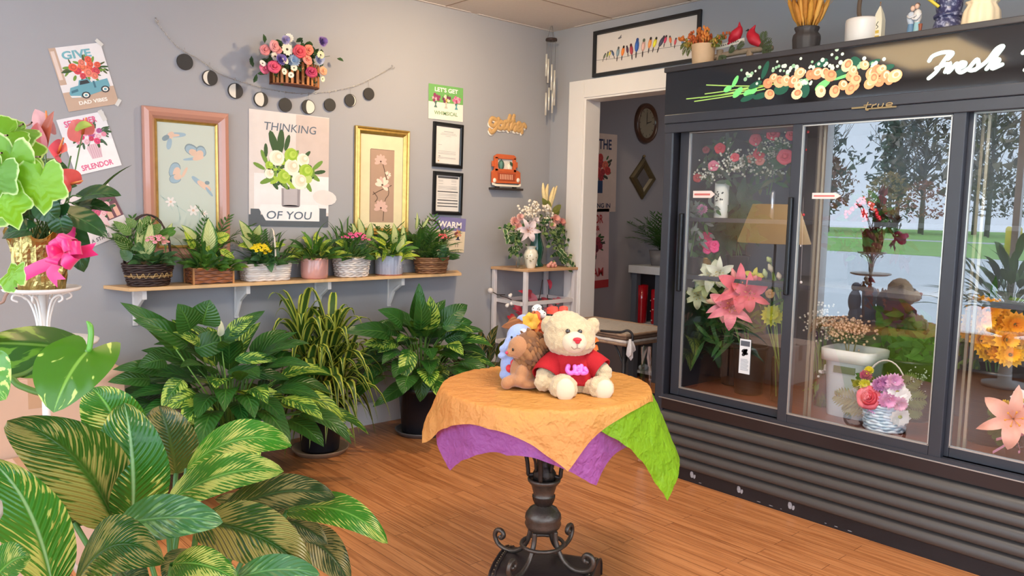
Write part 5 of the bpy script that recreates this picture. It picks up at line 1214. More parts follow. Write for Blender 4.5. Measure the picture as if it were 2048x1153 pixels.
# ================================================================== floor plants under the shelf
Lsp = leafmat((44, 104, 36), (176, 206, 84), 'streak', rough=.3, veins=10, amt=.30, rib=(96, 156, 60))
Lsp2 = leafmat((38, 92, 36), (64, 122, 50), rough=.28, veins=10, rib=(86, 140, 60))
Lsp3 = leafmat((58, 122, 42), (190, 214, 96), 'streak', rough=.3, veins=10, amt=.55, rib=(120, 170, 80))
m_pot = plain((30, 30, 36), rough=.32, var=.1)
def nursery_pot(parent, c, r, h):
    mb = MB(); mb.use(m_pot); mb.lathe([(.0, .0), (r*.80, 0), (r*.82, .01), (r*.97, h*.9), (r*1.03, h*.9), (r*1.04, h), (r*.98, h), (r*.95, h*.88), (r*.94, h*.85)], c, 40, wob=lambda a, z: .006*math.cos(20*a) if z < h*.85 else 0); mb.build('pot', parent)
    soil(parent, c, r*.95, r*.95, h*.86)
def saucer(parent, c, r, m, z=0.0):
    mb = MB(); mb.use(m); mb.lathe([(.0, z), (r*.9, z), (r, z+.022), (r*1.02, z+.028), (r*.97, z+.028), (r*.9, z+.012), (0, z+.010)], c, 40); mb.build('saucer', parent)
def spath(parent, c, z0, n, hgt, reach, lw, mats, rad=.06, seed=1, flat=1.0, face=.3):
    r = random.Random(seed); st = MB(); st.use(plain((84, 128, 52), rough=.5)); fo = MB(); c = V(c)
    for k in range(n):
        a = 2.39996*k + r.uniform(-.3, .3); q = math.sqrt((k+.5)/n)
        b = c + V((math.cos(a)*rad*q, math.sin(a)*rad*q, z0)); out = reach*q*r.uniform(.75, 1.1); up = hgt*(1-.72*q*q)*r.uniform(.85, 1.1)
        dr = V((math.cos(a), math.sin(a), 0)); 
        if dr.y > 0: dr.y *= flat
        m = b + dr*out*.35 + V((0, 0, up*.75)); e = b + dr*out*.72 + V((0, 0, up))
        l = lw[0]*r.uniform(.85, 1.2); td = (dr*(.35+.75*q) + V((0, 0, .75-1.35*q))).normalized()
        if face: td = (td + V((-.2, -.5, 0))*face*r.uniform(.3, 1)).normalized()
        st.tube(smoothpts([b, m, e], 3), .0032, 5, caps=False)
        fo.use(r.choice(mats)); fo.leaf(e, e+td*l, lw[1]*r.uniform(.85, 1.15), hint=V((0, 0, 1))*(.4+q) - dr*.5*(1-q) + V((-.3, -.7, 0))*.5, sag=.14*r.uniform(.6, 1.4), fold=.16, shape='ovate', nl=8, nw=4, ripple=.012)
    st.build('stalk', parent); return fo.build('foliage', parent)
# big peace lily left of the dracaena
c = V((-2.50, -.47, 0)); t = thing('peace_lily', 'large dark green peace lily under the left half of the shelf', 'potted plant', c)
nursery_pot(t, c, .14, .24)
spath(t, c, .22, 84, .36, .42, (.25, .105), [Lsp2, Lsp2, Lsp2, Lsp], rad=.09, seed=4, flat=.62)
def onY(px, py, y): return onplane(px, py, 1, y)
mb = MB()
for p0, p1, w, m in [((395, 790), (330, 820), .085, Lsp), ((372, 820), (382, 880), .075, Lsp3), ((365, 760), (323, 815), .09, Lsp3), ((405, 790), (415, 880), .07, Lsp3), ((490, 785), (560, 850), .075, Lsp2), ((500, 780), (590, 820), .07, Lsp), ((455, 745), (580, 760), .07, Lsp2), ((470, 720), (560, 722), .06, Lsp), ((330, 720), (275, 735), .09, Lsp2), ((400, 690), (345, 665), .05, Lsp3), ((375, 690), (265, 640), .10, Lsp2), ((360, 700), (240, 605), .10, Lsp2), ((380, 660), (355, 608), .12, Lsp2), ((405, 650), (420, 600), .14, Lsp2), ((450, 680), (530, 622), .07, Lsp2), ((455, 670), (510, 632), .065, Lsp), ((390, 700), (470, 680), .12, Lsp2), ((390, 650), (393, 640), .02, Lsp3), ((300, 760), (215, 765), .08, Lsp2), ((320, 740), (225, 740), .07, Lsp2)]:
    y = rng.uniform(-.72, -.55); m_ = None; oneleaf(mb, onY(*p0, y+.04), onY(*p1, y), w, m, hint=(-.25, -.9, .6), sag=.12, shape='ovate', nl=9, nw=6)
mb.build('front_leaf', t)
for px, py in ((440, 664), (352, 690)):
    p = onY(px, py, -.6); mb = MB(); mb.use(plain((222, 222, 190) if px > 400 else (150, 190, 70), rough=.4)); mb.leaf(p+V((0, 0, -.02)), p+V((0.005, 0, .05)), .03, hint=(-.2, -1, 0), fold=.5, shape='ovate'); mb.use(plain((120, 160, 70), rough=.5)); mb.tube([V((-2.5, -.5, .25)), p+V((0, 0, -.02))], .003, 5); mb.build('bud', t)
# dracaena with striped straps
Ldr = leafmat((56, 96, 40), (190, 200, 84), 'margin', rough=.34, margin=.57, amt=.25, veins=0, bump=.0, rib=None)
c = V((-1.945, -.30, 0)); t = thing('dracaena', 'striped yellow-green dracaena in a black nursery pot between the peace lilies', 'potted plant', c)
saucer(t, c, .148, plain((150, 124, 100), rough=.6, var=.15)); c2 = c+V((0, 0, .014)); nursery_pot(t, c2, .120, .235)
mb = MB(); fo = MB(); mb.use(plain((128, 112, 72), rough=.7, var=.2))
def rosette(base, head, n, l, w, r):
    mb.tube(smoothpts([base, (base+head)/2+V((r.uniform(-.02, .02), r.uniform(-.02, .02), 0)), head], 3), [.009]*6+[.006], 6)
    ax = (head-base).normalized()
    for k in range(n):
        f = k/n; a = 2.4*k; p = head - ax*(.20*f); el = 1.22-1.25*f+r.uniform(-.15, .15)
        d = V((math.cos(a)*math.cos(el), math.sin(a)*math.cos(el), math.sin(el))); ll = l*r.uniform(.75, 1.15)
        e = p + d*ll*.9 + V((0, 0, -.12*ll-.50*ll*f)); fo.use(Ldr); m_ = p + d*ll*.55 + V((0, 0, .05))
        fo.leaf(p, e, w*r.uniform(.8, 1.2), hint=V((0, 0, 1))-d*.3, mid=m_, fold=.22, shape='strap', nl=7, nw=4)
r_ = random.Random(12)
for bx, by, px, py, n, l in [(-.03, .0, 600, 665, 30, .34), (.02, -.02, 662, 690, 34, .36), (.05, .03, 665, 760, 28, .34), (-.05, -.05, 615, 770, 26, .32), (.0, -.06, 640, 740, 24, .34), (.04, -.05, 690, 745, 22, .32)]:
    rosette(c2+V((bx, by, .2)), onY(px, py, -.30+by), n, l, .046, r_)
mb.build('stem', t); fo.build('foliage', t)
# second peace lily
c = V((-1.315, -.335, 0)); t = thing('peace_lily', 'broad-leaved glossy peace lily in black pot below the right end of the shelf', 'potted plant', c)
saucer(t, c, .150, plain((96, 92, 92), rough=.4)); c2 = c+V((0, 0, .014)); nursery_pot(t, c2, .138, .27)
spath(t, c2, .25, 54, .36, .32, (.20, .115), [Lsp2, Lsp2, Lsp, Lsp2], rad=.07, seed=9, flat=.75)
mb = MB()
for p0, p1, w, m in [((840, 660), (835, 580), .10, Lsp2), ((855, 660), (860, 592), .115, Lsp), ((830, 640), (838, 566), .09, Lsp2), ((880, 650), (935, 610), .12, Lsp2), ((885, 655), (945, 645), .09, Lsp2), ((790, 680), (755, 706), .09, Lsp), ((820, 700), (800, 765), .105, Lsp3), ((858, 715), (868, 745), .10, Lsp), ((880, 730), (885, 772), .09, Lsp3), ((842, 735), (840, 805), .12, Lsp2), ((805, 650), (755, 620), .10, Lsp2), ((780, 670), (680, 665), .10, Lsp2), ((790, 660), (745, 668), .09, Lsp2), ((890, 680), (935, 670), .10, Lsp2), ((810, 770), (745, 815), .085, Lsp2), ((905, 690), (925, 715), .08, Lsp2), ((775, 690), (725, 690), .09, Lsp)]:
    y = rng.uniform(-.56, -.42); oneleaf(mb, onY(*p0, y+.05), onY(*p1, y), w, m, hint=(-.3, -.9, .5), sag=.14, shape='ovate', nl=9, nw=6)
mb.build('front_leaf', t)
# croton by the corner stand
Lcr = leafmat((40, 62, 30), (150, 120, 60), 'vein', rough=.3, veins=9, amt=.25, rib=(190, 170, 80))
c = V((-.86, -.36, 0)); t = thing('croton', 'dark yellow-veined croton on the floor behind the tissue-draped table', 'potted plant', c)
nursery_pot(t, c, .11, .22)
tuft(t, 'foliage', c+V((0, 0, .20)), 34, [Lcr, Lcr, leafmat((86, 52, 34), (150, 90, 60), rough=.35)], .14, .20, .065, up=1.1, spread=1.05, shape='ovate', rad=.05, nl=7, nw=4)
MB.YMAX = None
# ================================================================== anthurium on the white stand, vines, foreground plant
Lan = leafmat((26, 66, 34), (44, 92, 46), rough=.22, veins=5, rib=(70, 110, 60), bump=.2, transl=.12)
DS = 2.25
pc = at(84, 578, DS); c = V((pc.x, pc.y, 0)); zt = pc.z
t = thing('plant_stand', 'white metal two-tier plant stand under the gold-wrapped anthurium', 'stand', c)
mws = plain((228, 222, 216), rough=.35)
mb = MB(); mb.use(mws); mb.lathe([(0, zt-.010), (.070, zt-.010), (.096, zt-.004), (.100, zt+.004), (.096, zt+.006), (.086, zt-.001), (0, zt-.001)], c, 40); mb.build('tray', t)
mb = MB(); mb.use(mws); zl = at(150, 690, DS).z; mb.lathe([(0, zl-.010), (.110, zl-.010), (.138, zl-.002), (.142, zl+.006), (.136, zl+.008), (0, zl)], c, 40); mb.build('lower_tray', t)
mb = MB(); mb.use(mws); mb.tube([c+V((0, 0, .03)), c+V((0, 0, zt-.008))], .011, 10); mb.build('stem', t)
for k in range(3):
    a = 2*pi*k/3+.5; d = V((math.cos(a), math.sin(a), 0))
    mb = MB(); mb.use(mws); mb.tube(smoothpts([c+V((0, 0, .35)), c+d*.06+V((0, 0, .22)), c+d*.17+V((0, 0, .04)), c+d*.21+V((0, 0, .012)), c+d*.23+V((0, 0, .03))], 5), .008, 8); mb.build('leg', t)
for k in range(6):
    a = 2*pi*k/6; d = V((math.cos(a), math.sin(a), 0))
    mb = MB(); mb.use(mws); mb.tube(smoothpts([c+d*.012+V((0, 0, zt-.14)), c+d*.018+V((0, 0, zt-.08)), c+d*.036+V((0, 0, zt-.03)), c+d*.066+V((0, 0, zt-.014)), c+d*.074+V((0, 0, zt-.026)), c+d*.060+V((0, 0, zt-.034))], 4), .0032, 6); mb.build('scroll', t)
c = V((c.x, c.y, zt))
an = thing('anthurium', 'pink anthurium in crinkled gold foil with a hot pink bow', 'potted plant', c)
mfoil = plain((190, 166, 104), rough=.28, metal=1.0, var=.15, scale=30, bump=1.0, bscale=45)
mb = MB(); mb.use(mfoil, False); rows = []
for k in range(13):
    z = .160*k/12; r0 = .056+.020*(k/12)**.8; row = []
    for j in range(56):
        a = 2*pi*j/56; w = .0032*math.sin(14*a+k*.35)+.003*mnoise.noise(V((math.cos(a)*5, math.sin(a)*5, z*30)))*2
        zz = z + (k > 9)*(k-9)/3*.016*math.sin(5*a+1.0) ; rr = r0+w+(.010*((k-9)/3)**2 if k > 9 else 0); row.append(c+V((rr*math.cos(a), rr*math.sin(a), zz)))
    rows.append(row)
idx = mb.grid(rows, closed=True); mb.face(idx[0][::-1]); mb.build('foil_wrap', an, solid=.001)
soil(an, c, .062, .062, .125)
def pt(px, py, d=DS): return at(px, py, d)
st = MB(); st.use(plain((84, 116, 56), rough=.5)); n0 = 0
for p0, p1, w, dd, hint in [((180, 430), (265, 330), .05, 2.25, (0, 0, 1)), ((165, 395), (243, 392), .085, 2.2, (-.3, -.5, 1)), ((155, 412), (225, 424), .070, 2.22, (-.3, -.4, 1)), ((105, 385), (80, 430), .075, 2.1, (-.5, -.8, .3)), ((120, 410), (95, 450), .07, 2.12, (-.5, -.8, .3)), ((140, 430), (215, 475), .075, 2.15, (-.4, -.5, .8)), ((45, 385), (-25, 355), .08, 2.2, (-.3, -.6, .8)), ((40, 405), (-20, 435), .09, 2.15, (-.5, -.8, .4)), ((30, 395), (10, 450), .075, 2.1, (-.6, -.8, .2)), ((55, 460), (5, 475), .07, 2.12, (-.4, -.7, .8)), ((75, 370), (40, 330), .07, 2.3, (-.4, -.8, .5)), ((95, 380), (120, 330), .07, 2.3, (-.4, -.8, .5)), ((110, 385), (155, 372), .07, 2.25, (-.3, -.5, 1)), ((135, 455), (168, 545), .085, 2.28, (-.2, -.9, .3)), ((85, 410), (115, 440), .07, 2.08, (-.5, -.8, .3)), ((120, 440), (130, 470), .06, 2.1, (-.5, -.8, .4)), ((100, 350), (60, 390), .08, 2.2, (-.4, -.8, .5)), ((60, 400), (60, 440), .065, 2.12, (-.4, -.9, .3)), ((90, 330), (140, 350), .06, 2.32, (-.3, -.6, .8)), ((30, 440), (55, 470), .05, 2.2, (-.4, -.8, .4))]:
    P0, P1 = pt(*p0, dd), pt(*p1, dd+.02); mb = MB(); mb.use(Lan); mb.leaf(P0, P1, w, hint=hint, sag=.10, fold=.18, shape='heart', nl=10, nw=6); mb.build('leaf', an)
    b = c+V((rng.uniform(-.03, .03), rng.uniform(-.03, .03), .13)); st.tube(smoothpts([b, b*.35+P0*.65+V((0, 0, .04)), P0], 4), .0020, 5, caps=False)
msp = plain((222, 110, 116), rough=.25, var=.25, scale=30, transl=.25); mspg = plain((150, 120, 70), rough=.3, var=.4, scale=25, transl=.2)
for base, P0, P1, w, col, spx in [((78, 400), (95, 262), (70, 218), .052, (226, 170, 170), (92, 222)), ((92, 400), (90, 290), (108, 222), .034, (170, 84, 60), None), ((84, 395), (82, 292), (75, 245), .05, (196, 100, 96), None), ((112, 400), (116, 308), (96, 296), .075, (230, 100, 112), (127, 276)), ((118, 400), (142, 312), (160, 256), .0, (0, 0, 0), None), ((125, 420), (143, 368), (116, 340), .070, (224, 92, 84), (165, 362)), ((130, 430), (165, 268), (145, 240), .075, (228, 124, 120), (172, 236)), ((100, 385), (122, 306), (135, 302), .05, (228, 120, 110), None)]:
    b = c+V((rng.uniform(-.03, .03), rng.uniform(-.03, .03), .13)); Q = pt(*P0, 2.2); st.tube(smoothpts([b, pt(*base, 2.22), Q], 4), .0020, 5, caps=False)
    if w > 0:
        mb = MB(); mb.use(plain(col, rough=.25, var=.22, scale=30, transl=.25)); mb.leaf(Q, pt(*P1, 2.17), w, hint=(-.5, -.7, .5), sag=.05, fold=.35, shape='spathe', nl=9, nw=6); s_ = mb.build('spathe', an)
        if spx: mb = MB(); mb.use(plain((206, 120, 60), rough=.5)); mb.tube([Q, pt(*spx, 2.17)], [.0042, .0022], 7); mb.build('spadix', s_)
P0, P1 = pt(155, 262, 2.16), pt(185, 252, 2.16); mb = MB(); mb.use(plain((132, 152, 62), rough=.3, var=.3, scale=20, transl=.2)); mb.leaf(P0, P1, .045, hint=(-.3, -.6, .8), fold=.3, shape='spathe', nl=7); mb.build('spathe', an)
st.build('stalk', an)
# bow and ribbon tails
mrib = plain((232, 40, 120), rough=.32, var=.10, sheen=.3); bo = pt(133, 503, 2.13); rx = _r; rz_ = V((0, 0, 1)); fw = -_f
bow = MB(); bow.use(mrib)
q = lambda px, py, d=2.13: pt(px, py, d)
def loop(px, py, wd, d0=2.10):
    o_ = q(px, py, d0); v_ = o_-bo; sdv = v_.cross(fw).normalized(); rows = []
    for f, dz, w_ in ((0, 0, .35), (.3, .020, .75), (.65, .030, 1.0), (.92, .020, 1.05), (1.0, 0, 1.05), (.9, -.014, 1.0), (.55, -.016, .85), (.2, -.006, .45), (0, 0, .3)):
        c_ = bo+v_*f+fw*(dz+.006); rows.append([c_+sdv*(wd/2*w_*s_)+fw*(.004*(1-s_*s_)) for s_ in (-1, -.5, 0, .5, 1)])
    bow.grid(rows)
def tail(pts, wd):
    P = smoothpts(pts, 5); rows = []
    for i, p in enumerate(P):
        d = P[min(i+1, len(P)-1)]-P[max(i-1, 0)]; n_ = d.cross(fw).normalized()*wd/2*(.45+.55*min(1, i/5)); rows.append([p+n_, p+fw*.004, p-n_])
    e_ = (P[-1]-P[-2]).normalized()*wd*.45; rows.append([rows[-1][0]+e_, rows[-1][1], rows[-1][2]+e_]); bow.grid(rows)
tail([bo, q(118, 520), q(80, 534), q(44, 552)], .034); tail([bo, q(112, 525), q(104, 545), q(116, 560)], .032); tail([bo, q(138, 480, 2.15), q(142, 452, 2.17)], .030); tail([bo, q(160, 505, 2.14), q(186, 500, 2.13)], .034)
loop(104, 506, .036); loop(142, 472, .036, 2.12); loop(164, 496, .034); loop(152, 530, .036); loop(118, 478, .034, 2.13); loop(112, 530, .034); loop(146, 490, .030, 2.08)
bow.ball(bo, (.011, .011, .011), 10, 7); bow.build('ribbon_bow', an)
# cardboard boxes behind the stand
mcb = plain((206, 170, 146), rough=.8, var=.06, scale=8); mcb2 = plain((216, 184, 164), rough=.8, var=.06)
def carton(label, x0, x1, y0, y1, z0, z1, m):
    t = thing('cardboard_box', label, 'box', ((x0+x1)/2, (y0+y1)/2, z0), 0, 'cardboard boxes by the left wall')
    mb = MB(); mb.use(m, False); mb.box2((x0, y0, z0), (x1, y1, z1)); mb.build('box', t, bevel=.003)
    mb = MB(); mb.use(plain((190, 150, 116), rough=.35), False); xm = (x0+x1)/2; mb.box2((xm-.025, y0-.001, z1-.12), (xm+.025, y0-.0005, z1)); mb.box2((xm-.025, y0-.001, z1+.0002), (xm+.025, y1, z1+.0008)); mb.build('packing_tape', t)
carton('tall tan cardboard box standing against the wall behind the vine', -3.62, -2.96, -.50, -.06, 0, .60, mcb)
carton('low tan cardboard box in front of the taller box', -3.66, -3.05, -1.00, -.52, 0, .30, mcb2)
# variegated ivy at the left edge
Livy = leafmat((128, 182, 36), (214, 228, 150), 'margin', rough=.35, margin=.955, amt=.16, veins=5, bump=.15, transl=.35)
Livd = leafmat((112, 164, 46), (208, 224, 146), 'margin', rough=.38, margin=.92, amt=.25, veins=5, bump=.15, transl=.35)
ivc = at(-60, 420, .82)
iv_ = thing('ivy', 'lime green variegated ivy with cream leaf edges at the left edge', 'potted plant', at(-130, 480, .85))
mb = MB(); mb.use(plain((196, 120, 84), rough=.6)); pcx = at(-175, 470, .86); mb.lathe([(0, -.10), (.05, -.10), (.07, .0), (.074, .0), (.074, .02), (.066, .02), (.062, 0)], pcx, 28); mb.build('pot', iv_)
mb = MB(); mb.use(m_white); mb.tube([pcx+V((.07, 0, .01)), pcx+V((0, 0, .5)), pcx+V((-.07, 0, .01))], .002, 5); mb.tube([pcx+V((0, 0, .5)), V((pcx.x, pcx.y, CZ))], .002, 5); mb.build('hanger', iv_)
def ivyout(t):   # broad five-lobed outline, stalk at the top (t = pi/2)
    a = (t+pi/2+pi) % (2*pi)-pi; v = 0
    for c_, wd, l in ((0, .42, 1.12), (1.12, .40, .98), (-1.12, .40, .98), (2.1, .42, .80), (-2.1, .42, .80)):
        q = (a-c_+pi) % (2*pi)-pi; v = max(v, .74+(l-.74)*max(0, 1-abs(q)/wd)**.8)
    if abs(a) > 2.75: v *= .45+.55*(pi-abs(a))/(pi-2.75)
    return v+.02*math.sin(19*t)
sv = MB(); sv.use(plain((150, 110, 90), rough=.5))
for px, py, sz, rot, dd, tilt, m in [(80, 360, .033, .10, .80, .1, Livy), (36, 262, .028, .5, .84, -.9, Livd), (42, 302, .028, -.5, .86, .5, Livd), (20, 318, .036, .2, .80, .4, Livd), (12, 268, .028, .8, .82, -.6, Livy), (5, 395, .032, -.2, .80, .2, Livy), (-8, 345, .03, .4, .79, .1, Livd), (26, 556, .020, 2.5, .80, .5, Livy), (-25, 300, .032, .1, .83, 0, Livd), (-30, 420, .03, .1, .83, 0, Livd)]:
    cc = at(px, py, dd); up = (V((0, 0, 1))*math.cos(rot) + _r*math.sin(rot)); rt = (_r*math.cos(rot) - V((0, 0, 1))*math.sin(rot)); nv = rt.cross(up); up2 = (up*math.cos(tilt)+nv*math.sin(tilt)).normalized()
    mb = MB(); mb.use(m); mb.lobed(cc, rt, up2, sz*1.0, ivyout, cup=.18); mb.build('leaf', iv_)
    top = cc+up2*sz*.7; sv.tube(smoothpts([top, top+_f*.02-_r*.02, at(px-50, py+rng.uniform(-20, 30), dd+.04)], 4), .0010, 5, caps=False)
sv.tube(smoothpts([at(25, 572, .80), at(12, 590, .80), at(-10, 606, .80), at(-120, 560, .83), pcx], 5), .0016, 5); sv.tube(smoothpts([at(40, 340, .83), at(-20, 380, .83), at(-120, 420, .85), pcx], 5), .0016, 5); sv.build('vine', iv_)
# pothos vine close to the camera
Lpo = leafmat((82, 150, 30), (206, 222, 110), 'streak', rough=.24, veins=3, amt=.02, rib=(150, 196, 80), bump=.12, slope=.5, transl=.35)
Lpd = leafmat((38, 96, 22), (92, 140, 36), 'streak', rough=.22, veins=3, amt=.15, rib=(110, 150, 60), bump=.1, slope=.5, transl=.25)
po = thing('pothos', 'pothos vine with heart-shaped leaves at the left edge below the stand', 'potted plant', at(-140, 860, .80))
pcx = at(-185, 850, .82); mb = MB(); mb.use(plain((214, 208, 200), rough=.4)); mb.lathe([(0, -.10), (.055, -.10), (.075, .01), (.07, .01), (.065, 0)], pcx, 28); mb.build('pot', po)
mb = MB(); mb.use(plain((180, 172, 166), rough=.5)); mb.lathe([(0, -1*pcx.z), (.10, -1*pcx.z), (.10, -1*pcx.z+.02), (.02, -1*pcx.z+.03), (.02, -.115), (.08, -.11), (.08, -.101), (0, -.101)], pcx, 28); mb.build('pedestal', po)
def hleaf(p0, p1, w, m, d0, d1, hint, sag=.08, fold=.12, shape='heart', par=None):
    mb = MB(); mb.use(m); mb.leaf(at(*p0, d0), at(*p1, d1), w, hint=hint, sag=sag, fold=fold, shape=shape, nl=16, nw=10); return mb.build('leaf', par)
cam_h = -_f
hleaf((176, 702), (107, 826), .078, Lpo, .80, .76, cam_h*.9+V((0, 0, .5)), .10, .12, par=po)
hleaf((112, 694), (-60, 690), .076, Lpd, .86, .84, V((0, 0, 1))*.75-_f*.65, .05, -.30, par=po)
hleaf((-20, 735), (12, 800), .05, Lpo, .78, .77, cam_h, .1, .12, par=po)
mb = MB(); mb.use(plain((96, 150, 50), rough=.35)); mb.tube(smoothpts([at(178, 704, .80), at(182, 672, .80), at(180, 652, .80), at(173, 643, .80)], 4), [.0028]*9+[.0022, .0018, .0012, .0006], 6)
mb.build('new_leaf', po)
mb = MB(); mb.use(plain((88, 122, 44), rough=.45)); mb.tube(smoothpts([at(178, 700, .80), at(150, 760, .82), at(95, 787, .82), at(40, 772, .82), at(14, 757, .82), at(-60, 780, .82), pcx], 5), .0034, 7); mb.tube(smoothpts([at(112, 694, .86), at(60, 742, .84), at(14, 757, .82)], 5), .0028, 6); mb.build('vine', po)
# the big variegated plant in the foreground
Lf1 = leafmat((38, 98, 30), (176, 164, 88), 'streak', rough=.27, veins=20, amt=.44, rib=(44, 84, 34), slope=.34, bump=1.0)
Lf2 = leafmat((44, 128, 36), (206, 204, 104), 'streak', rough=.25, veins=18, amt=.20, rib=(170, 210, 150), slope=.30, bump=.75)
Lf3 = leafmat((62, 146, 34), (214, 218, 108), 'streak', rough=.26, veins=20, amt=.30, rib=(136, 190, 80), slope=.30, bump=.7)
Lf4 = leafmat((56, 112, 56), (120, 160, 96), 'streak', rough=.30, veins=9, amt=.02, rib=(110, 160, 90), slope=.30, bump=.4)
Lf5 = leafmat((34, 72, 28), (148, 134, 78), 'streak', rough=.32, veins=20, amt=.42, rib=(60, 90, 44), slope=.30, bump=.7)
fb = at(330, 1330, 1.28); fb = V((fb.x, fb.y, 0))
fg = thing('variegated_peace_lily', 'very large gold-streaked variegated peace lily filling the bottom left foreground', 'potted plant', fb)
nursery_pot(fg, fb, .17, .30)
st = MB(); st.use(plain((70, 112, 44), rough=.45))
def fleaf(p0, p1, w, m, d0, d1, mid=None, dm=None, hint=None, shape='broad', fold=.10, sag=.10, ripple=.008, tw=0):
    P0, P1 = at(*p0, d0), at(*p1, d1); M_ = at(*mid, dm if dm else (d0+d1)/2-.03) if mid else None
    mb = MB(); mb.use(m); mb.leaf(P0, P1, w, hint=hint or (cam_h+V((0, 0, .6))), mid=M_, sag=sag, fold=fold, shape=shape, nl=22, nw=12, ripple=ripple, twist=tw); mb.build('leaf', fg)
    b = fb+V((rng.uniform(-.06, .06), rng.uniform(-.06, .06), .27)); st.tube(smoothpts([b, b*.55+P0*.45+V((0, 0, .06)), P0], 6), .0045, 6, caps=False)
k = 1/1579.0
fleaf((228, 1048), (14, 842), 150*1.22*k, Lf1, 1.30, 1.12, mid=(148, 915), dm=1.16)
fleaf((264, 1038), (248, 806), 150*1.25*k, Lf2, 1.30, 1.28, mid=(265, 920), dm=1.22)
fleaf((250, 900), (182, 776), 112*1.45*k, Lf3, 1.48, 1.42, mid=(222, 825), dm=1.40)
fleaf((352, 948), (318, 812), 105*1.5*k, Lf5, 1.50, 1.46, mid=(338, 870), dm=1.44)
fleaf((374, 938), (584, 892), 84*1.35*k, Lf3, 1.42, 1.30, mid=(475, 880), dm=1.32)
fleaf((332, 1008), (568, 944), 84*1.30*k, Lf3, 1.36, 1.22, mid=(445, 950), dm=1.26)
fleaf((438, 1030), (671, 996), 74*1.25*k, Lf5, 1.30, 1.22, mid=(560, 985), dm=1.22)
fleaf((575, 1022), (776, 1088), 66*1.25*k, Lf3, 1.30, 1.20, mid=(682, 1022), dm=1.22)
fleaf((530, 1036), (656, 1090), 60*1.3*k, Lf5, 1.34, 1.28, mid=(595, 1050), dm=1.30)
fleaf((232, 1056), (446, 1046), 92*1.15*k, Lf4, 1.20, 1.10, mid=(330, 1036), dm=1.10)
fleaf((150, 1172), (330, 1124), 120*1.1*k, Lf1, 1.12, 1.04, mid=(228, 1092), dm=1.04)
fleaf((395, 1046), (626, 1160), 116*1.15*k, Lf1, 1.22, 1.10, mid=(520, 1075), dm=1.12)
fleaf((105, 1175), (-30, 915), 150*1.0*k, Lf2, 1.10, .98, mid=(55, 1015), dm=1.0)
fleaf((-30, 1190), (62, 1116), 90*.95*k, Lf3, .96, .92, mid=(15, 1130), dm=.93)
fleaf((345, 1130), (480, 1165), 70*1.1*k, Lf3, 1.12, 1.06, mid=(410, 1132), dm=1.07)
fleaf((190, 1040), (105, 930), 110*1.3*k, Lf5, 1.34, 1.30, mid=(145, 985), dm=1.30)
fleaf((98, 960), (40, 895), 55*1.3*k, Lf4, 1.32, 1.26, mid=(70, 905), dm=1.28)
fleaf((590, 1070), (700, 1170), 80*1.25*k, Lf5, 1.36, 1.28, mid=(650, 1100), dm=1.3)
fleaf((470, 1160), (640, 1150), 60*1.1*k, Lf4, 1.10, 1.04, mid=(555, 1140), dm=1.05)
fleaf((230, 890), (170, 800), 60*1.4*k, Lf3, 1.50, 1.5, mid=(195, 835), dm=1.48)
fleaf((240, 1140), (300, 1190), 90*1.1*k, Lf5, 1.20, 1.14); fleaf((380, 1100), (340, 1180), 80*1.2*k, Lf5, 1.28, 1.24); fleaf((30, 1050), (-40, 1010), 90*1.1*k, Lf5, 1.2, 1.15); fleaf((500, 1010), (430, 1000), 40*1.2*k, Lf5, 1.38, 1.34)
st.build('stalk', fg)
# ================================================================== pedestal table, tissue sheets, plush toys, chest
TC = V((-2.385, -2.450, 0)); TZ = .800; TR = .285
# the group below is scaled up about the camera, written via its foot point
TFOOT = V((-2.385, -2.450, .2167)); MB.G = Matrix.Translation((-2.075, -2.135, 0)) @ Matrix.Scale(1.2, 4) @ Matrix.Translation(-TFOOT)
T0 = V((-.705, -.709, 0)).normalized(); R0 = V((_r0.x, _r0.y, 0)).normalized()
def pol(phi, r, z): a = math.radians(phi); return TC + (T0*math.cos(a)+R0*math.sin(a))*r + V((0, 0, z))
m_iron = plain((92, 82, 74), rough=.38, metal=.65, var=.35, scale=40, bump=.25, bscale=120)
m_irond = plain((58, 50, 46), rough=.45, metal=.6, var=.3, scale=40, bump=.3, bscale=120)
CHZ = .288; DZ = V((0, 0, -.050))
tb = thing('pedestal_table', 'round pedestal table with bronze scroll iron base under the tissue paper', 'table', TC+V((0, 0, CHZ)))
mb = MB(); mb.use(plain((70, 46, 34), rough=.4)); mb.lathe([(0, TZ-.022), (TR-.01, TZ-.022), (TR, TZ-.016), (TR, TZ-.004), (TR-.004, TZ), (0, TZ)], TC, 48, cap0=False); mb.build('tabletop', tb)
mb = MB(); mb.use(m_iron)
mb.lathe([(.0, .432), (.030, .432), (.044, .436), (.050, .444), (.053, .452), (.050, .462), (.053, .468), (.051, .480), (.040, .496), (.026, .504), (.022, .508)], TC+DZ, 40, cap0=False); mb.build('collar', tb)
mb = MB(); mb.use(m_irond); mb.lathe([(.022, .506), (.026, .512), (.031, .524), (.033, .534)], TC+DZ, 60, cap0=False, wob=lambda a, z: .07*abs(math.cos(6*a))-.03); mb.use(m_iron); mb.lathe([(.033, .533), (.029, .538), (.033, .552), (.037, .566), (.042, .572), (.047, .578), (.048, .584), (.044, .588), (.036, .580), (.0, .57)], TC+DZ, 40, cap0=False); mb.build('urn', tb)
mb = MB(); mb.use(m_irond); mb.lathe([(.0, .57), (.030, .575), (.033, .600), (.022, .622), (.016, .630), (.020, .640), (.018, .650), (.012, .660), (.012, TZ+.03)], TC+DZ, 28, cap0=False, wob=lambda a, z: .05*math.cos(9*a) if z < .61 else 0); mb.build('finial', tb)
mb = MB(); mb.use(m_iron); mb.tube([pol(k*10, .061, .340) for k in range(36)], .0058, 8, closed=True); mb.build('ring', tb)
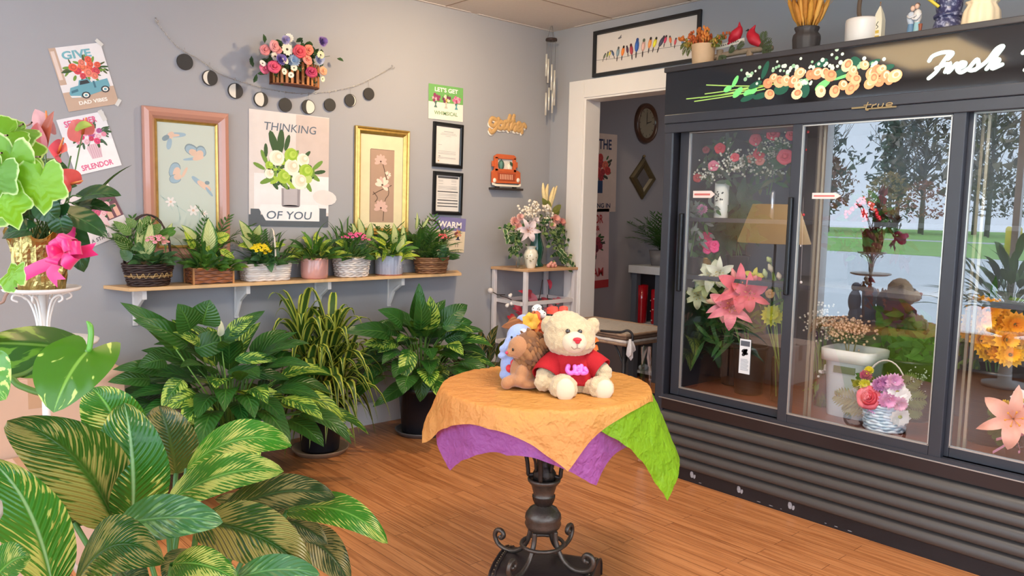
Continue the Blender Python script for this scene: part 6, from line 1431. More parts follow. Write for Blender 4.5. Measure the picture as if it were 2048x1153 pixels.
for ph in (58, -32, -122, 148):
    P = [pol(ph, r*1.18, z-.055) for r, z in ((.036, .440), (.038, .415), (.046, .388), (.062, .362), (.088, .346), (.112, .3455), (.134, .356), (.144, .378), (.138, .396), (.124, .398), (.117, .386), (.124, .376), (.130, .382))]
    mb = MB(); mb.use(m_iron); mb.tube(smoothpts(P, 5), .0072, 8); mb.build('leg', tb)
    P = [pol(ph+20, r, z-.05) for r, z in ((.030, .594), (.046, .592), (.049, .612), (.056, .650), (.085, .735), (.135, .800), (.170, .822))]
    mb = MB(); mb.use(m_irond); mb.tube(smoothpts(P, 5), .0062, 7); mb.build('arm', tb)
    P = [pol(ph-20, r, z-.05) for r, z in ((.030, .610), (.034, .640), (.040, .655), (.034, .664), (.028, .656), (.032, .650))]
    mb = MB(); mb.use(m_irond); mb.tube(smoothpts(P, 4), .0042, 6); mb.build('scroll', tb)
# dark chest under the table
cd = V((math.cos(math.radians(-58)), math.sin(math.radians(-58)), 0)); cn = V((-cd.y, cd.x, 0)); cc = TC + T0*(-.005) + cd*.014
chs = thing('chest', 'small dark brown leather chest with studded edges under the pedestal table', 'chest', V((cc.x, cc.y, .2167)))
m_lea, m_lear = plain((44, 34, 34), rough=.42, var=.2, scale=20, bump=.2), plain((84, 44, 36), rough=.4, var=.2)
L2, W2 = .142, .112
def cprof(): return [(-W2, .2167), (-W2, .24), (-W2*.96, .258), (-W2*.82, .274), (-W2*.55, .284), (0, CHZ), (W2*.55, .284), (W2*.82, .274), (W2*.96, .258), (W2, .24), (W2, .2167)]
def cpt(l, w, z): return V((cc.x, cc.y, 0)) + cd*l + cn*w + V((0, 0, z))
mb = MB(); mb.use(m_lea); pr_ = cprof(); rows = [[cpt(l, w, z) for w, z in pr_] for l in (-L2, L2)]; mb.grid(rows); mb.smooth = False
mb.poly([cpt(L2, w, z) for w, z in pr_]); mb.use(m_lear, False); mb.poly([cpt(-L2, w, z) for w, z in pr_][::-1]); mb.build('body', chs)
mb = MB(); mb.use(m_lea)
for l in (-L2, L2):
    for s_ in (0, 1): mb.tube([cpt(l+(-.001 if l < 0 else .001)*1+(.016*s_ if l < 0 else -.016*s_), w, z+.001) for w, z in pr_], .0035, 6)
mb.build('piping', chs)
mb = MB(); mb.use(plain((120, 100, 78), rough=.4, metal=.6)); n = 0
for l in (-L2+.009, L2-.009):
    for i in range(len(pr_)-1):
        a, b = V((*pr_[i], 0)), V((*pr_[i+1], 0)); m_ = max(1, int((b-a).length/.011))
        for k in range(m_): q = a+(b-a)*((k+.5)/m_); mb.ball(cpt(l, q.x*1.005, q.y+.001), .0032, 6, 4)
mb.build('stud', chs)['kind'] = 'stuff'
mb = MB(); mb.use(m_lear); mb.tube(smoothpts([cpt(-L2-.002, -.04, .256), cpt(-L2-.020, -.02, .238), cpt(-L2-.020, .02, .238), cpt(-L2-.002, .04, .256)], 5), .008, 8, flat=.6); mb.build('handle', chs)
# tissue paper sheets
def tissue_mat(rgb, al):
    m, nt, b, out = _mat('tissue_paper'); nt.nodes.remove(b); c = lin(rgb)
    tc = nd(nt, 'ShaderNodeTexCoord')
    vo = nd(nt, 'ShaderNodeTexVoronoi'); vo.inputs['Scale'].default_value = 22; v2 = nd(nt, 'ShaderNodeTexVoronoi'); v2.inputs['Scale'].default_value = 60; nzw = nd(nt, 'ShaderNodeTexNoise'); nzw.inputs['Scale'].default_value = 30
    nt.links.new(tc.outputs['Object'], nzw.inputs['Vector']); ad = nd(nt, 'ShaderNodeVectorMath', operation='MULTIPLY_ADD'); nt.links.new(nzw.outputs['Color'], ad.inputs[0]); ad.inputs[1].default_value = (.05, .05, .05); nt.links.new(tc.outputs['Object'], ad.inputs[2]); nt.links.new(ad.outputs[0], vo.inputs['Vector']); nt.links.new(ad.outputs[0], v2.inputs['Vector'])
    n2 = nd(nt, 'ShaderNodeTexNoise'); n2.inputs['Scale'].default_value = 85; n2.inputs['Detail'].default_value = 5; nt.links.new(tc.outputs['Object'], n2.inputs['Vector'])
    h = mth(nt, 'ADD', mth(nt, 'ADD', mth(nt, 'MULTIPLY', vo.outputs['Distance'], 1.8), mth(nt, 'MULTIPLY', v2.outputs['Distance'], .7)), mth(nt, 'MULTIPLY', n2.outputs['Fac'], .3))
    bp = nd(nt, 'ShaderNodeBump'); bp.inputs['Strength'].default_value = .75; bp.inputs['Distance'].default_value = .005; nt.links.new(h, bp.inputs['Height'])
    pb = nd(nt, 'ShaderNodeBsdfPrincipled'); pb.inputs['Roughness'].default_value = .5; pb.inputs['Base Color'].default_value = (*c, 1); pb.inputs['Specular IOR Level'].default_value = .4; nt.links.new(bp.outputs[0], pb.inputs['Normal'])
    tr = nd(nt, 'ShaderNodeBsdfTranslucent'); tr.inputs[0].default_value = (*c, 1); nt.links.new(bp.outputs[0], tr.inputs['Normal'])
    tp_ = nd(nt, 'ShaderNodeBsdfTransparent'); tp_.inputs[0].default_value = (*[min(1, x*1.1) for x in c], 1)
    m1 = nd(nt, 'ShaderNodeMixShader'); m1.inputs[0].default_value = .35; nt.links.new(pb.outputs[0], m1.inputs[1]); nt.links.new(tr.outputs[0], m1.inputs[2])
    m2 = nd(nt, 'ShaderNodeMixShader'); m2.inputs[0].default_value = al; nt.links.new(m1.outputs[0], m2.inputs[1]); nt.links.new(tp_.outputs[0], m2.inputs[2]); nt.links.new(m2.outputs[0], out.inputs['Surface']); return m
def tissue(label, phi, ha, hb, off, lift, rgb, al, flare, folds, seed, corner=0.0):
    N = 72; mb = MB(); mb.use(tissue_mat(rgb, al)); a0 = math.radians(phi-45); e1 = V((math.cos(a0), math.sin(a0), 0)); e2 = V((-math.sin(a0), math.cos(a0), 0)); rows = []
    o = V((off[1]*math.cos(math.radians(off[0])), off[1]*math.sin(math.radians(off[0])), 0))
    for i in range(N+1):
        row = []
        for j in range(N+1):
            s_, t_ = -1+2*i/N, -1+2*j/N
            wob = .012*mnoise.noise(V((s_*3.1, t_*3.1, seed)))
            ck_ = 1-corner*s_*s_*t_*t_; p = o + e1*(s_*ha*(1+wob)*ck_) + e2*(t_*hb*(1+wob)*ck_); r = p.length; an = math.atan2(p.y, p.x)
            nz = mnoise.noise(V((p.x*26, p.y*26, seed*3.3)))*.0022 + mnoise.noise(V((p.x*60, p.y*60, seed)))*.0010
            if r <= TR: R_, z = r, TZ + lift + max(-.0006, min(.0012, nz*.6))
            else:
                d = r-TR; q = min(1, d/.03); fo = math.sin(an*folds+seed)*.5+math.sin(an*(folds*2.3)+seed*2)*.25
                fl_ = flare[0] + (flare[1]-flare[0])*math.exp(-((math.degrees(an)-flare[2]+180) % 360-180)**2/2/35**2); R_ = TR + lift + .004*q + fl_*d + fo*d*.16 + nz*min(1, d/.05)*1.6; z = TZ + lift - max(0, d-.006)*(.97-.12*abs(fo)) + nz
            x, y = R_*math.cos(an), R_*math.sin(an)
            row.append(TC + T0*x + R0*y + V((0, 0, z)))
        rows.append(row)
    mb.grid(rows); o_ = mb.build('tissue_paper'); return tag(o_, label, 'tissue paper', 'tissue paper sheets on the table')
tissue('purple tissue paper sheet showing below the orange one on the round table', 30, .355, .365, (-18, .050), .0010, (190, 108, 190), .16, (.05, .09, 0), 5, 1.7, .10)
tissue('lime green tissue paper sheet hanging down at the right of the round table', 49, .300, .305, (88, .165), .0044, (150, 206, 40), .16, (.08, .56, 108), 4, 4.1)
tissue('orange tissue paper sheet on top of the round table under the plush toys', 14, .318, .318, (-55, .030), .0085, (255, 184, 104), .15, (.20, .24, -75), 5, 2.6, .05)
# plush toys
TT = TZ + .0100; ZT = (MB.G @ V((0, 0, TT))).z
def remesh_obj(name, mb, parent, voxel, mat, disp=0.0, dscale=.012, smooth_it=2):
    o = mb.build(name, parent)
    r = o.modifiers.new('skin', 'REMESH'); r.mode = 'VOXEL'; r.voxel_size = voxel; r.use_smooth_shade = True
    s_ = o.modifiers.new('soft', 'SMOOTH'); s_.iterations = smooth_it; s_.factor = .5
    if disp:
        t_ = bpy.data.textures.new('fur', 'CLOUDS'); t_.noise_scale = dscale; t_.noise_depth = 1
        d = o.modifiers.new('fur', 'DISPLACE'); d.texture = t_; d.strength = disp; d.mid_level = .5; d.texture_coords = 'LOCAL'
    return o
def fur(rgb, sc=240, b=.9): return plain(rgb, rough=.9, var=.10, scale=sc*.5, bump=b, bscale=sc, sheen=.4)
BD = (onZ(1142, 775, TT)-CP).dot(_f); 
def bq(px, py, fwd=0.0): return at(px, py, BD-fwd)
def E(mb, px, py, fwd, rx, ry, rz, rot=0.0):   # ellipsoid: radii in px across, px up, metres deep
    k_ = BD/CF; M3 = Matrix((R0, V((0, 0, 1)), T0)).transposed(); R3 = M3 @ Matrix.Rotation(math.radians(rot), 3, 'Z')
    mb.ball(bq(px, py, fwd), (rx*k_, ry*k_, rz), 18, 12, rot=R3)
bear = thing('teddy_bear', 'cream teddy bear in red sweater sitting on the orange tissue', 'plush toy', V((bq(1142, 790).x, bq(1142, 790).y, TT)))
mcream = fur((208, 184, 146)); mpad = plain((222, 202, 172), rough=.8, var=.05, sheen=.5)
mb = MB(); mb.use(mcream)
E(mb, 1139, 672, .045, 51, 43, .055); E(mb, 1133, 660, .045, 42, 38, .052); E(mb, 1143, 684, .055, 48, 30, .052)
E(mb, 1099, 651, .030, 17, 19, .014, 20); E(mb, 1183, 654, .030, 16, 19, .014, -20)
E(mb, 1143, 745, .02, 40, 46, .052); E(mb, 1143, 772, .02, 44, 30, .056); E(mb, 1142, 716, .025, 32, 24, .042)
for px, py, f, r0 in ((1112, 722, .03, 18), (1100, 738, .045, 20), (1092, 752, .060, 20), (1088, 764, .072, 19)): E(mb, px, py, f, r0, r0, r0*.00125)
for px, py, f, r0 in ((1170, 720, .03, 18), (1186, 730, .04, 18), (1200, 740, .05, 17), (1211, 746, .055, 14)): E(mb, px, py, f, r0, r0, r0*.00125)
for px, py, f, r0 in ((1120, 772, .05, 25), (1124, 774, .085, 26), (1128, 778, .11, 27)): E(mb, px, py, f, r0, r0, r0*.00125)
for px, py, f, r0 in ((1168, 778, .04, 24), (1186, 779, .062, 25), (1202, 778, .085, 26)): E(mb, px, py, f, r0, r0*.96, r0*.00125)
for p in mb.v: p.z = max(p.z, ZT+.001)
remesh_obj('body', mb, bear, .0042, mcream, .0095, .016)
for px, py, f, rx_, ry_, rot in ((1131, 781, .139, 18, 23, 0), (1209, 781, .114, 17, 21, -12)):
    mb = MB(); mb.use(mpad); E(mb, px, py, f-.004, rx_, ry_, .013, rot); mb.build('sole', bear)
mb = MB(); mb.use(mpad); E(mb, 1149, 685, .098, 24, 21, .026); E(mb, 1152, 690, .104, 18, 15, .024); mb.build('muzzle', bear)
mb = MB(); mb.use(plain((206, 24, 44), rough=.6, sheen=.3)); E(mb, 1155, 680, .127, 8.5, 4.5, .008); E(mb, 1155.5, 684, .127, 5, 4.5, .007); mb.build('nose', bear)
mb = MB(); mb.use(plain((150, 120, 104), rough=.7)); mb.tube(smoothpts([bq(1155, 688, .131), bq(1155, 697, .129)], 3), .0008, 5); mb.tube(smoothpts([bq(1143, 694, .124), bq(1148, 699, .128), bq(1155, 697, .130), bq(1161, 698, .126)], 4), .0008, 5); mb.build('mouth', bear)
for px, py, f in ((1136, 663, .1005), (1160, 664, .0975)):
    mb = MB(); mb.use(plain((44, 34, 28), rough=.08, coat=1.0)); mb.ball(bq(px, py, f), .0068, 12, 8); mb.build('eye', bear)
mknit = plain((176, 10, 24), rough=.85, var=.10, scale=40, bump=.5, bscale=300)
mb = MB(); mb.use(mknit); rows = []
k_ = BD/CF
for px, py, rx_, dz, fw_ in ((1143, 763, 50, .064, .024), (1143, 756, 51, .064, .024), (1143, 745, 49, .062, .024), (1143, 730, 46, .058, .026), (1143, 716, 42, .053, .028), (1142, 706, 34, .046, .032), (1142, 700, 32, .044, .034), (1142, 697, 33, .045, .036)):
    cpt_ = bq(px, py, fw_); rows.append([cpt_ + R0*(rx_*k_*math.cos(a)) + T0*(dz*math.sin(a)) + V((0, 0, .0025*math.sin(3*a+py))) for a in [2*pi*j/40 for j in range(40)]])
mb.grid(rows, closed=True); cl_ = bq(1142, 699, .034); mb.tube([cl_ + R0*(33*k_*math.cos(a)) + T0*(.045*math.sin(a)) for a in [2*pi*j/36 for j in range(36)]], .0055, 8, closed=True); swt = mb.build('sweater', bear, solid=.003)
def sleeve(pts):
    mb = MB(); mb.use(mknit); mb.tube([bq(px, py, f) for px, py, f, r0 in pts], [r0*k_ for *_q, r0 in pts], 20, caps=False); return mb.build('sleeve', swt, solid=.003)
sleeve([(1124, 712, .03, 20), (1112, 724, .036, 24), (1102, 736, .046, 27), (1095, 748, .058, 28), (1092, 754, .064, 28)])
sleeve([(1162, 712, .03, 20), (1176, 721, .036, 23), (1188, 729, .042, 24), (1200, 738, .049, 24), (1204, 741, .052, 24)])
mpkl = plain((232, 110, 200), rough=.22, coat=.8)
pts_ = lambda L: [bq(x, y, .091+.0*x) for x, y in L]
mb = MB(); mb.use(mpkl)
for L in ([(1137, 733), (1135, 741), (1141, 747), (1150, 743), (1150, 734)], [(1158, 735), (1154, 738), (1160, 741), (1157, 747), (1150, 746)], [(1163, 733), (1163, 746), (1173, 745), (1170, 738)]): mb.tube(smoothpts(pts_(L), 5), .0068, 8); mb.ball(pts_(L)[0], .0068, 8, 6); mb.ball(pts_(L)[-1], .0068, 8, 6)
mb.build('heart_patch', swt)
# pale blue elephant
el = thing('plush_elephant', 'pale blue plush elephant behind the brown plush lion', 'plush toy', V((bq(1030, 752, -.06).x, bq(1030, 752, -.06).y, TT)))
mblue = fur((158, 178, 226), 300, .35); fo_ = -.045
mb = MB(); mb.use(mblue)
for px, py, f, a, b, d, r0 in ((1040, 672, 0, 27, 25, .036, 0), (1026, 682, .012, 20, 15, .026, 50), (1014, 694, .018, 17, 10, .020, 55), (1008, 698, .02, 10, 8, .014, 0), (1024, 730, 0, 24, 28, .036, 0), (1022, 750, 0, 24, 14, .036, 0), (1008, 712, .02, 13, 7, .014, 0), (1020, 713, .01, 16, 9, .02, 0), (1030, 754, .035, 14, 9, .016, 0), (1034, 700, 0, 22, 18, .03, 0)): E(mb, px, py, f+fo_, a, b, d, r0)
for p in mb.v: p.z = max(p.z, ZT+.001)
remesh_obj('body', mb, el, .0045, mblue, .0014, .01, 3)
mb = MB(); mb.use(plain((228, 220, 232), rough=.8, sheen=.4)); E(mb, 1049, 672, fo_+.030, 10, 15, .008, 15); mb.build('ear', el); mb = MB(); mb.use(plain((24, 28, 40), rough=.1)); E(mb, 1023.5, 675, fo_+.036, 2.2, 2.6, .003); mb.build('eye', el)
mb = MB(); mb.use(plain((214, 40, 50), rough=.6, sheen=.3)); E(mb, 1030, 728, fo_+.042, 9, 10, .010, 20); E(mb, 1020, 738, fo_+.042, 8, 9, .010, 40); mb.build('heart', el)
# brown lion
ln = thing('plush_lion', 'brown plush lion with shaggy mane in front of the elephant', 'plush toy', V((bq(1045, 770).x, bq(1045, 770).y, TT)))
mtan, mman, mmd = fur((176, 122, 80), 300, .4), plain((150, 100, 58), rough=.85, var=.2, sheen=.1), plain((118, 76, 44), rough=.85, var=.2, sheen=.3)
mb = MB(); mb.use(mtan); fo_ = .004
for px, py, f, a, b, d, r0 in ((1040, 696, .02, 24, 24, .032, 0), (1024, 706, .032, 13, 9, .016, 0), (1048, 742, 0, 28, 34, .038, 0), (1052, 762, 0, 36, 15, .042, 0), (1014, 767, .040, 12, 13, .018, 0), (1028, 762, .03, 20, 12, .022, 0), (1044, 748, .034, 13, 20, .018, -10), (1040, 762, .042, 14, 12, .02, 0), (1056, 768, .03, 26, 10, .026, 0)): E(mb, px, py, f+fo_, a, b, d, r0)
for p in mb.v: p.z = max(p.z, ZT+.001)
remesh_obj('body', mb, ln, .0045, mtan, .0014, .01, 3)
mb = MB()
for k in range(74):
    a = 2.4*k; q = math.sqrt((k+.5)/74); px, py = 1056+34*q*math.cos(a), 702+40*q*math.sin(a)
    if px < 1034 and 690 < py < 722: continue
    P = bq(px, py, .048-.05*q*q); cx_, cy_ = px-1030, py-690; L_ = math.hypot(cx_, cy_)+1e-3; tip_ = bq(px+cx_/L_*15+rng.uniform(-4, 4), py+cy_/L_*13+9, .052-.05*q*q)
    mb.use(rng.choice((mman, mman, mmd))); mb.leaf(P, tip_, .021, hint=T0*1.0, sag=.22, fold=.1, shape='ovate', nl=4, nw=2)
E(mb, 1056, 702, .012, 32, 38, .036); mb.build('mane', ln, solid=.0015)
for px, py, r0 in ((1063, 672, 11), (1088, 688, 12)): mb = MB(); mb.use(mman); E(mb, px, py, .03, r0, r0, .008); mb.build('ear', ln)
mb = MB(); mb.use(plain((214, 60, 90), rough=.5)); E(mb, 1013.5, 706, .048, 3, 3, .004); mb.build('nose', ln); mb = MB(); mb.use(plain((26, 22, 22), rough=.1)); E(mb, 1026, 700, .054, 1.9, 3.2, .003, 10); mb.build('eye', ln)
# plush with leafy brown hat, mostly hidden
hp_ = thing('plush_toy', 'plush toy with pale crown and brown leafy hat brim hidden behind the elephant', 'plush toy', V((bq(1042, 750, -.12).x, bq(1042, 750, -.12).y, TT)))
mb = MB(); mb.use(mblue); E(mb, 1047, 645, -.11, 16, 17, .022); E(mb, 1046, 690, -.12, 24, 40, .030); E(mb, 1046, 740, -.12, 28, 40, .034)
for p in mb.v: p.z = max(p.z, ZT+.001)
mb.build('body', hp_); mb = MB(); mb.use(plain((150, 92, 52), rough=.8, var=.2))
for px, py, x2, y2 in ((1045, 645, 1003, 654), (1042, 650, 1018, 660), (1048, 648, 1066, 664), (1035, 642, 1015, 646), (1050, 652, 1058, 668), (1050, 645, 1072, 656)): mb.leaf(bq(px, py, -.085), bq(x2, y2, -.08), .030, hint=T0, sag=.15, shape='ovate')
E(mb, 1043, 648, -.10, 22, 7, .030); mb.build('hat_brim', hp_, solid=.002)
# autumn silk-leaf decoration behind the bear
au = thing('autumn_decoration', 'yellow and orange silk-leaf decoration with dotted ribbon behind the teddy bear', 'decoration', V((bq(1085, 740, -.10).x, bq(1085, 740, -.10).y, TT)))
mb = MB(); ay, ao, ar = plain((248, 190, 70), rough=.6, transl=.2), plain((240, 140, 66), rough=.6, transl=.2), plain((226, 96, 54), rough=.6)
for k in range(40):
    px, py = 1077+rng.gauss(0, 9), 668+rng.gauss(0, 18); a = rng.uniform(0, 6.3); l = 17; mb.use(rng.choice((ao, ao, ar, plain((176, 96, 50), rough=.7)))); mb.leaf(bq(px, py, -.075+rng.uniform(-.02, .02)), bq(px+l*math.cos(a), py+l*math.sin(a)+8, -.06), .016, hint=T0, sag=.15, shape='ovate', nl=4, nw=2)
mb.build('orange_leaf', au)
mb = MB(); mb.use(ay)
for k in range(7): a = k*.9; mb.leaf(bq(1062, 643, -.062), bq(1062+19*math.cos(a), 643+19*math.sin(a), -.055), .022, hint=T0, sag=.2, shape='petal', nl=4, nw=2)
mb.build('yellow_leaf', au)
mb = MB(); md_ = plain((236, 230, 224), rough=.7); mb.use(md_); E(mb, 1074, 618, -.075, 11, 9, .010, 20); E(mb, 1083, 629, -.075, 11, 9, .010, -30); mb.use(plain((40, 40, 44), rough=.7))
for k in range(18): mb.ball(bq(1078+rng.uniform(-12, 13), 623+rng.uniform(-9, 12), -.064), .0016, 6, 4)
mb.build('dotted_ribbon', au)
mb = MB(); mb.use(plain((222, 62, 40), rough=.55, var=.2, scale=60)); 
for a, b in (((1094, 620), (1118, 622)), ((1136, 618), (1118, 622))):
    for k in range(3): mb.leaf(bq(a[0], a[1]+4*k-2, -.075), bq(b[0], b[1]+2*k, -.075+.004*k), .018, hint=T0+V((0, 0, .5)), sag=.25, fold=.1, shape='petal', nl=6, nw=3)
mb.build('red_bow', au)
mb = MB(); mb.use(ao)
for k in range(9): px, py = 1184+rng.uniform(-5, 6), 690+rng.uniform(-18, 14); mb.leaf(bq(px, py, -.06), bq(px+rng.uniform(-4, 10), py+rng.uniform(4, 14), -.05), .014, hint=T0, shape='ovate', nl=4, nw=2)
mb.build('side_leaf', au)
mb = MB(); mb.use(plain((150, 110, 70), rough=.8)); p_ = bq(1085, 740, -.10); mb.tube([V((p_.x, p_.y, TT)), bq(1085, 690, -.10), bq(1080, 625, -.09)], .006, 7); mb.lathe([(0, TT), (.035, TT), (.035, TT+.012), (0, TT+.012)], (p_.x, p_.y, 0), 20); mb.build('stick', au)
MB.G = None
# ================================================================== corner stand, back room
CSZ = .925
cs = thing('corner_stand', 'white open corner stand with wooden top under the silk flowers', 'stand', (-.27, -.17, 0))
m_cw = plain((222, 216, 218), rough=.45)
x0, x1, y0, y1 = -.515, -.035, -.030, -.305
for x, y, n in ((x0, y0, 0), (x0+.03, y1, 1), (x1, y0, 2), (x1, y1, 3)):
    mb = MB(); mb.use(m_cw, False); mb.box2((x-.013, y-.013, 0), (x+.013, y+.013, CSZ-.018)); mb.build('post', cs, bevel=.002)
for z in (.70, .42, .12):
    mb = MB(); mb.use(m_cw, False)
    mb.box(((x0+x0+.03)/2, (y0+y1)/2, z), (.018, abs(y1-y0), .024), -.11); mb.box(((x0+.03+x1)/2, y1, z), (abs(x1-x0)-.03, .018, .024)); mb.box((x1, (y0+y1)/2, z), (.018, abs(y1-y0), .024)); mb.box(((x0+x1)/2, y0, z), (abs(x1-x0), .018, .024))
    mb.build('rail', cs)
mb = MB(); mb.use(plain((206, 162, 120), rough=.5, var=.1, scale=8), False); mb.prism([(x0-.02, y0+.018), (x1+.02, y0+.018), (x1+.02, y1-.02), (x0+.02, y1-.025)], CSZ-.018, CSZ); mb.build('top', cs, bevel=.002)
# white wooden knob on a stem at the left post
mb = MB(); mb.use(plain((228, 218, 212), rough=.5)); p = onplane(981, 582, 1, -.06); q = onplane(995, 590, 1, -.05); mb.ball(p, .020, 10, 7); mb.use(m_iron); mb.tube([p, q, onplane(1010, 590, 1, -.05)], .003, 5); mb.build('knob', cs)
# silk flower arrangement
ar_ = thing('flower_arrangement', 'cream and blush silk flower arrangement with trailing ivy on the corner stand', 'flower arrangement', (-.25, -.15, CSZ))
cv = V((-.25, -.15, CSZ)); mb = MB(); mb.use(plain((32, 84, 70), rough=.2, coat=.5)); mb.lathe([(0, 0), (.05, 0), (.052, .01), (.034, .03), (.046, .09), (.05, .13), (.03, .20), (.032, .25)], cv, 24); mb.build('vase', ar_)
Liv = [leafmat((64, 112, 56), (196, 208, 160), 'margin', rough=.5, margin=.62, amt=.5), leafmat((38, 84, 48), (70, 116, 70), rough=.5), leafmat((126, 160, 84), (190, 206, 140), rough=.5)]
def cpos(px, py, y=-.2): return onplane(px, py, 1, y)
mb = MB()
for px, py, sx, sy, n in ((1035, 480, 14, 14, 60), (1115, 470, 16, 18, 90), (1120, 500, 12, 18, 60), (1140, 520, 12, 10, 50), (1030, 502, 12, 9, 40), (1020, 460, 9, 12, 25), (1085, 450, 26, 18, 60)):
    for k in range(n):
        P = cpos(px+rng.gauss(0, .6)*sx, py+rng.gauss(0, .6)*sy, rng.uniform(-.30, -.16)); a = rng.uniform(0, 6.3); d = V((math.cos(a), rng.uniform(-.9, .2), math.sin(a))).normalized()*rng.uniform(.022, .036); mb.use(rng.choice(Liv)); mb.leaf(P-d*.5, P+d*.5, .022, hint=(-.4, -1, .3), shape='ovate', nl=3, nw=2)
mb.build('foliage', ar_)
for px, py, r0, c in ((1030, 445, .05, (222, 170, 160)), (1040, 435, .035, (226, 180, 170)), (1036, 455, .04, (216, 160, 152)), (1110, 440, .05, (226, 170, 158)), (1122, 446, .045, (214, 150, 140)), (1105, 452, .035, (232, 196, 184)), (1062, 452, .05, (236, 220, 220)), (1072, 442, .035, (238, 226, 224))):
    flower(ar_, 'mum', cpos(px, py, rng.uniform(-.26, -.20)), (-.4, -1, .4), r0*.8, c, nm='hydrangea')
flower(ar_, 'lily', cpos(1055, 462, -.28), (-.5, -1, .1), .085, (236, 218, 222), nm='lily')
mb = MB(); mb.use(plain((236, 226, 210), rough=.6, var=.12, scale=80))
for px, py, sx, sy, n in ((1055, 425, 12, 10, 44), (1070, 412, 9, 12, 36), (1076, 424, 8, 10, 26), (1096, 420, 8, 12, 34), (1092, 440, 7, 8, 20)):
    for k in range(n): mb.ball(cpos(px+rng.gauss(0, .6)*sx, py+rng.gauss(0, .6)*sy, rng.uniform(-.28, -.2)), rng.uniform(.007, .011), 6, 4)
mb.build('white_blossom', ar_)
for px0, py0, px1, py1 in ((1090, 402, 1086, 366), (1092, 402, 1096, 368), (1102, 408, 1114, 372), (1100, 408, 1108, 374)):
    mb = MB(); mb.use(plain((232, 210, 156), rough=.7, var=.2, scale=80)); mb.tube(smoothpts([cpos(px0, py0+18), cpos(px0, py0), cpos((px0+px1)/2-1, (py0+py1)/2), cpos(px1, py1)], 3), [.002, .004, .006, .012, .014, .015, .013, .011, .008, .003], 8); mb.build('plume', ar_)
mb = MB(); mb.use(leafmat((130, 136, 60), (160, 160, 80), rough=.5))
for p0, p1 in (((1092, 415), (1084, 396)), ((1105, 425), (1122, 410)), ((1108, 430), (1118, 418)), ((1095, 420), (1096, 400))): mb.leaf(cpos(*p0), cpos(*p1), .045, hint=(-.4, -1, .2), shape='ovate')
mb.build('broad_leaf', ar_)
mb = MB()
for pts in ([(1120, 500), (1132, 515), (1145, 525), (1155, 530)], [(1118, 505), (1135, 535), (1150, 540)], [(1025, 470), (1015, 478), (1010, 460)]):
    P = smoothpts([cpos(*p, y=-.29) for p in pts], 4); mb.use(plain((80, 110, 60), rough=.6)); mb.tube(P, .002, 4)
    for p in P[::2]: mb.use(rng.choice(Liv[:2])); mb.leaf(p, p+V((rng.uniform(-.03, .03), -.02, -.035)), .034, hint=(-.4, -1, .3), shape='heart', nl=4, nw=2)
mb.build('trailing_ivy', ar_)
vc = onZ(1061, 534, CSZ); vc = V((vc.x, vc.y, CSZ))
if vc.y > -.2 or vc.y < -.32: vc = V((-.405, -.262, CSZ))
mb = MB(); mb.use(plain((232, 226, 206), rough=.2, coat=.6)); mb.lathe([(0, 0), (.026, 0), (.028, .005), (.036, .03), (.047, .07), (.048, .09), (.040, .115), (.029, .125), (.028, .135), (.036, .143), (.033, .145), (.025, .133)], vc, 30)
vz = mb.build('small_vase'); tag(vz, 'small cream ceramic vase at the front of the corner stand top', 'vase'); mb = MB(); mb.use(plain((140, 130, 80), rough=.5))
for k in range(7): a = rng.uniform(3.2, 5.4); z = rng.uniform(.05, .09); mb.ball(vc+V((.047*math.cos(a), .047*math.sin(a), z)), .004, 6, 4)
mb.build('painted_flower', vz)
tc_ = V((-.225, -.275, CSZ)); tk_ = thing('trinket', 'small pink ceramic figurine beside the cream vase on the corner stand', 'figurine', tc_)
mb = MB(); mb.use(plain((226, 160, 146), rough=.4))
for x, z, r0 in ((-.03, .014, .014), (-.012, .024, .013), (.008, .016, .016), (.028, .026, .013), (.036, .012, .012), (-.002, .034, .010)): mb.ball(tc_+V((x, 0, z)), r0, 9, 6)
mb.build('figure', tk_)
mb = MB(); mb.use(glassmat(.12, (.95, .98, .97))); gc = V((-.465, -.235, CSZ)); mb.lathe([(.030, 0), (.034, .004), (.034, .075), (.036, .08), (.032, .078), (.031, .008), (.0, .006)], gc, 24); tag(mb.build('glass_cup', origin=gc), 'clear glass votive cup at the left of the corner stand top', 'glass')
# pink heart garland branch and cotton stems inside the stand
sb = thing('silk_branch', 'branch of pink silk petals and cotton bolls inside the corner stand', 'decoration', (-.30, -.18, 0))
mb = MB(); mb.use(plain((70, 52, 46), rough=.8)); bz = V((-.30, -.18, 0))
for pts in ([(1062, 690), (1045, 650), (1028, 605), (1000, 592)], [(1070, 690), (1068, 640), (1080, 590), (1085, 560)], [(1075, 690), (1092, 640), (1095, 590)], [(1060, 690), (1035, 650), (1022, 632)], [(1085, 690), (1105, 625), (1118, 600)]): mb.tube(smoothpts([bz]+[cpos(*p, y=-.18) for p in pts], 4), .003, 5)
mb.build('twig', sb)
mpp = [plain((216, 70, 90), rough=.5, var=.15, transl=.3), plain((228, 130, 146), rough=.5, transl=.3), plain((176, 30, 48), rough=.5, transl=.2)]
for p0, p1, w, c in (((1062, 590), (1036, 582), .05, 0), ((1060, 592), (1072, 612), .06, 1), ((1040, 625), (1062, 645), .05, 0), ((1068, 640), (1058, 660), .05, 1), ((1095, 615), (1102, 625), .07, 1), ((1112, 598), (1116, 610), .06, 1), ((1098, 562), (1100, 580), .03, 0), ((1020, 632), (1026, 642), .05, 2), ((1085, 600), (1098, 606), .04, 2), ((1030, 615), (1044, 622), .04, 0)):
    mb = MB(); mb.use(mpp[c]); mb.leaf(cpos(*p0, y=-.20), cpos(*p1, y=-.22), w, hint=(-.4, -1, .2), sag=.2, fold=.2, shape='heart', nl=7); mb.build('petal', sb)
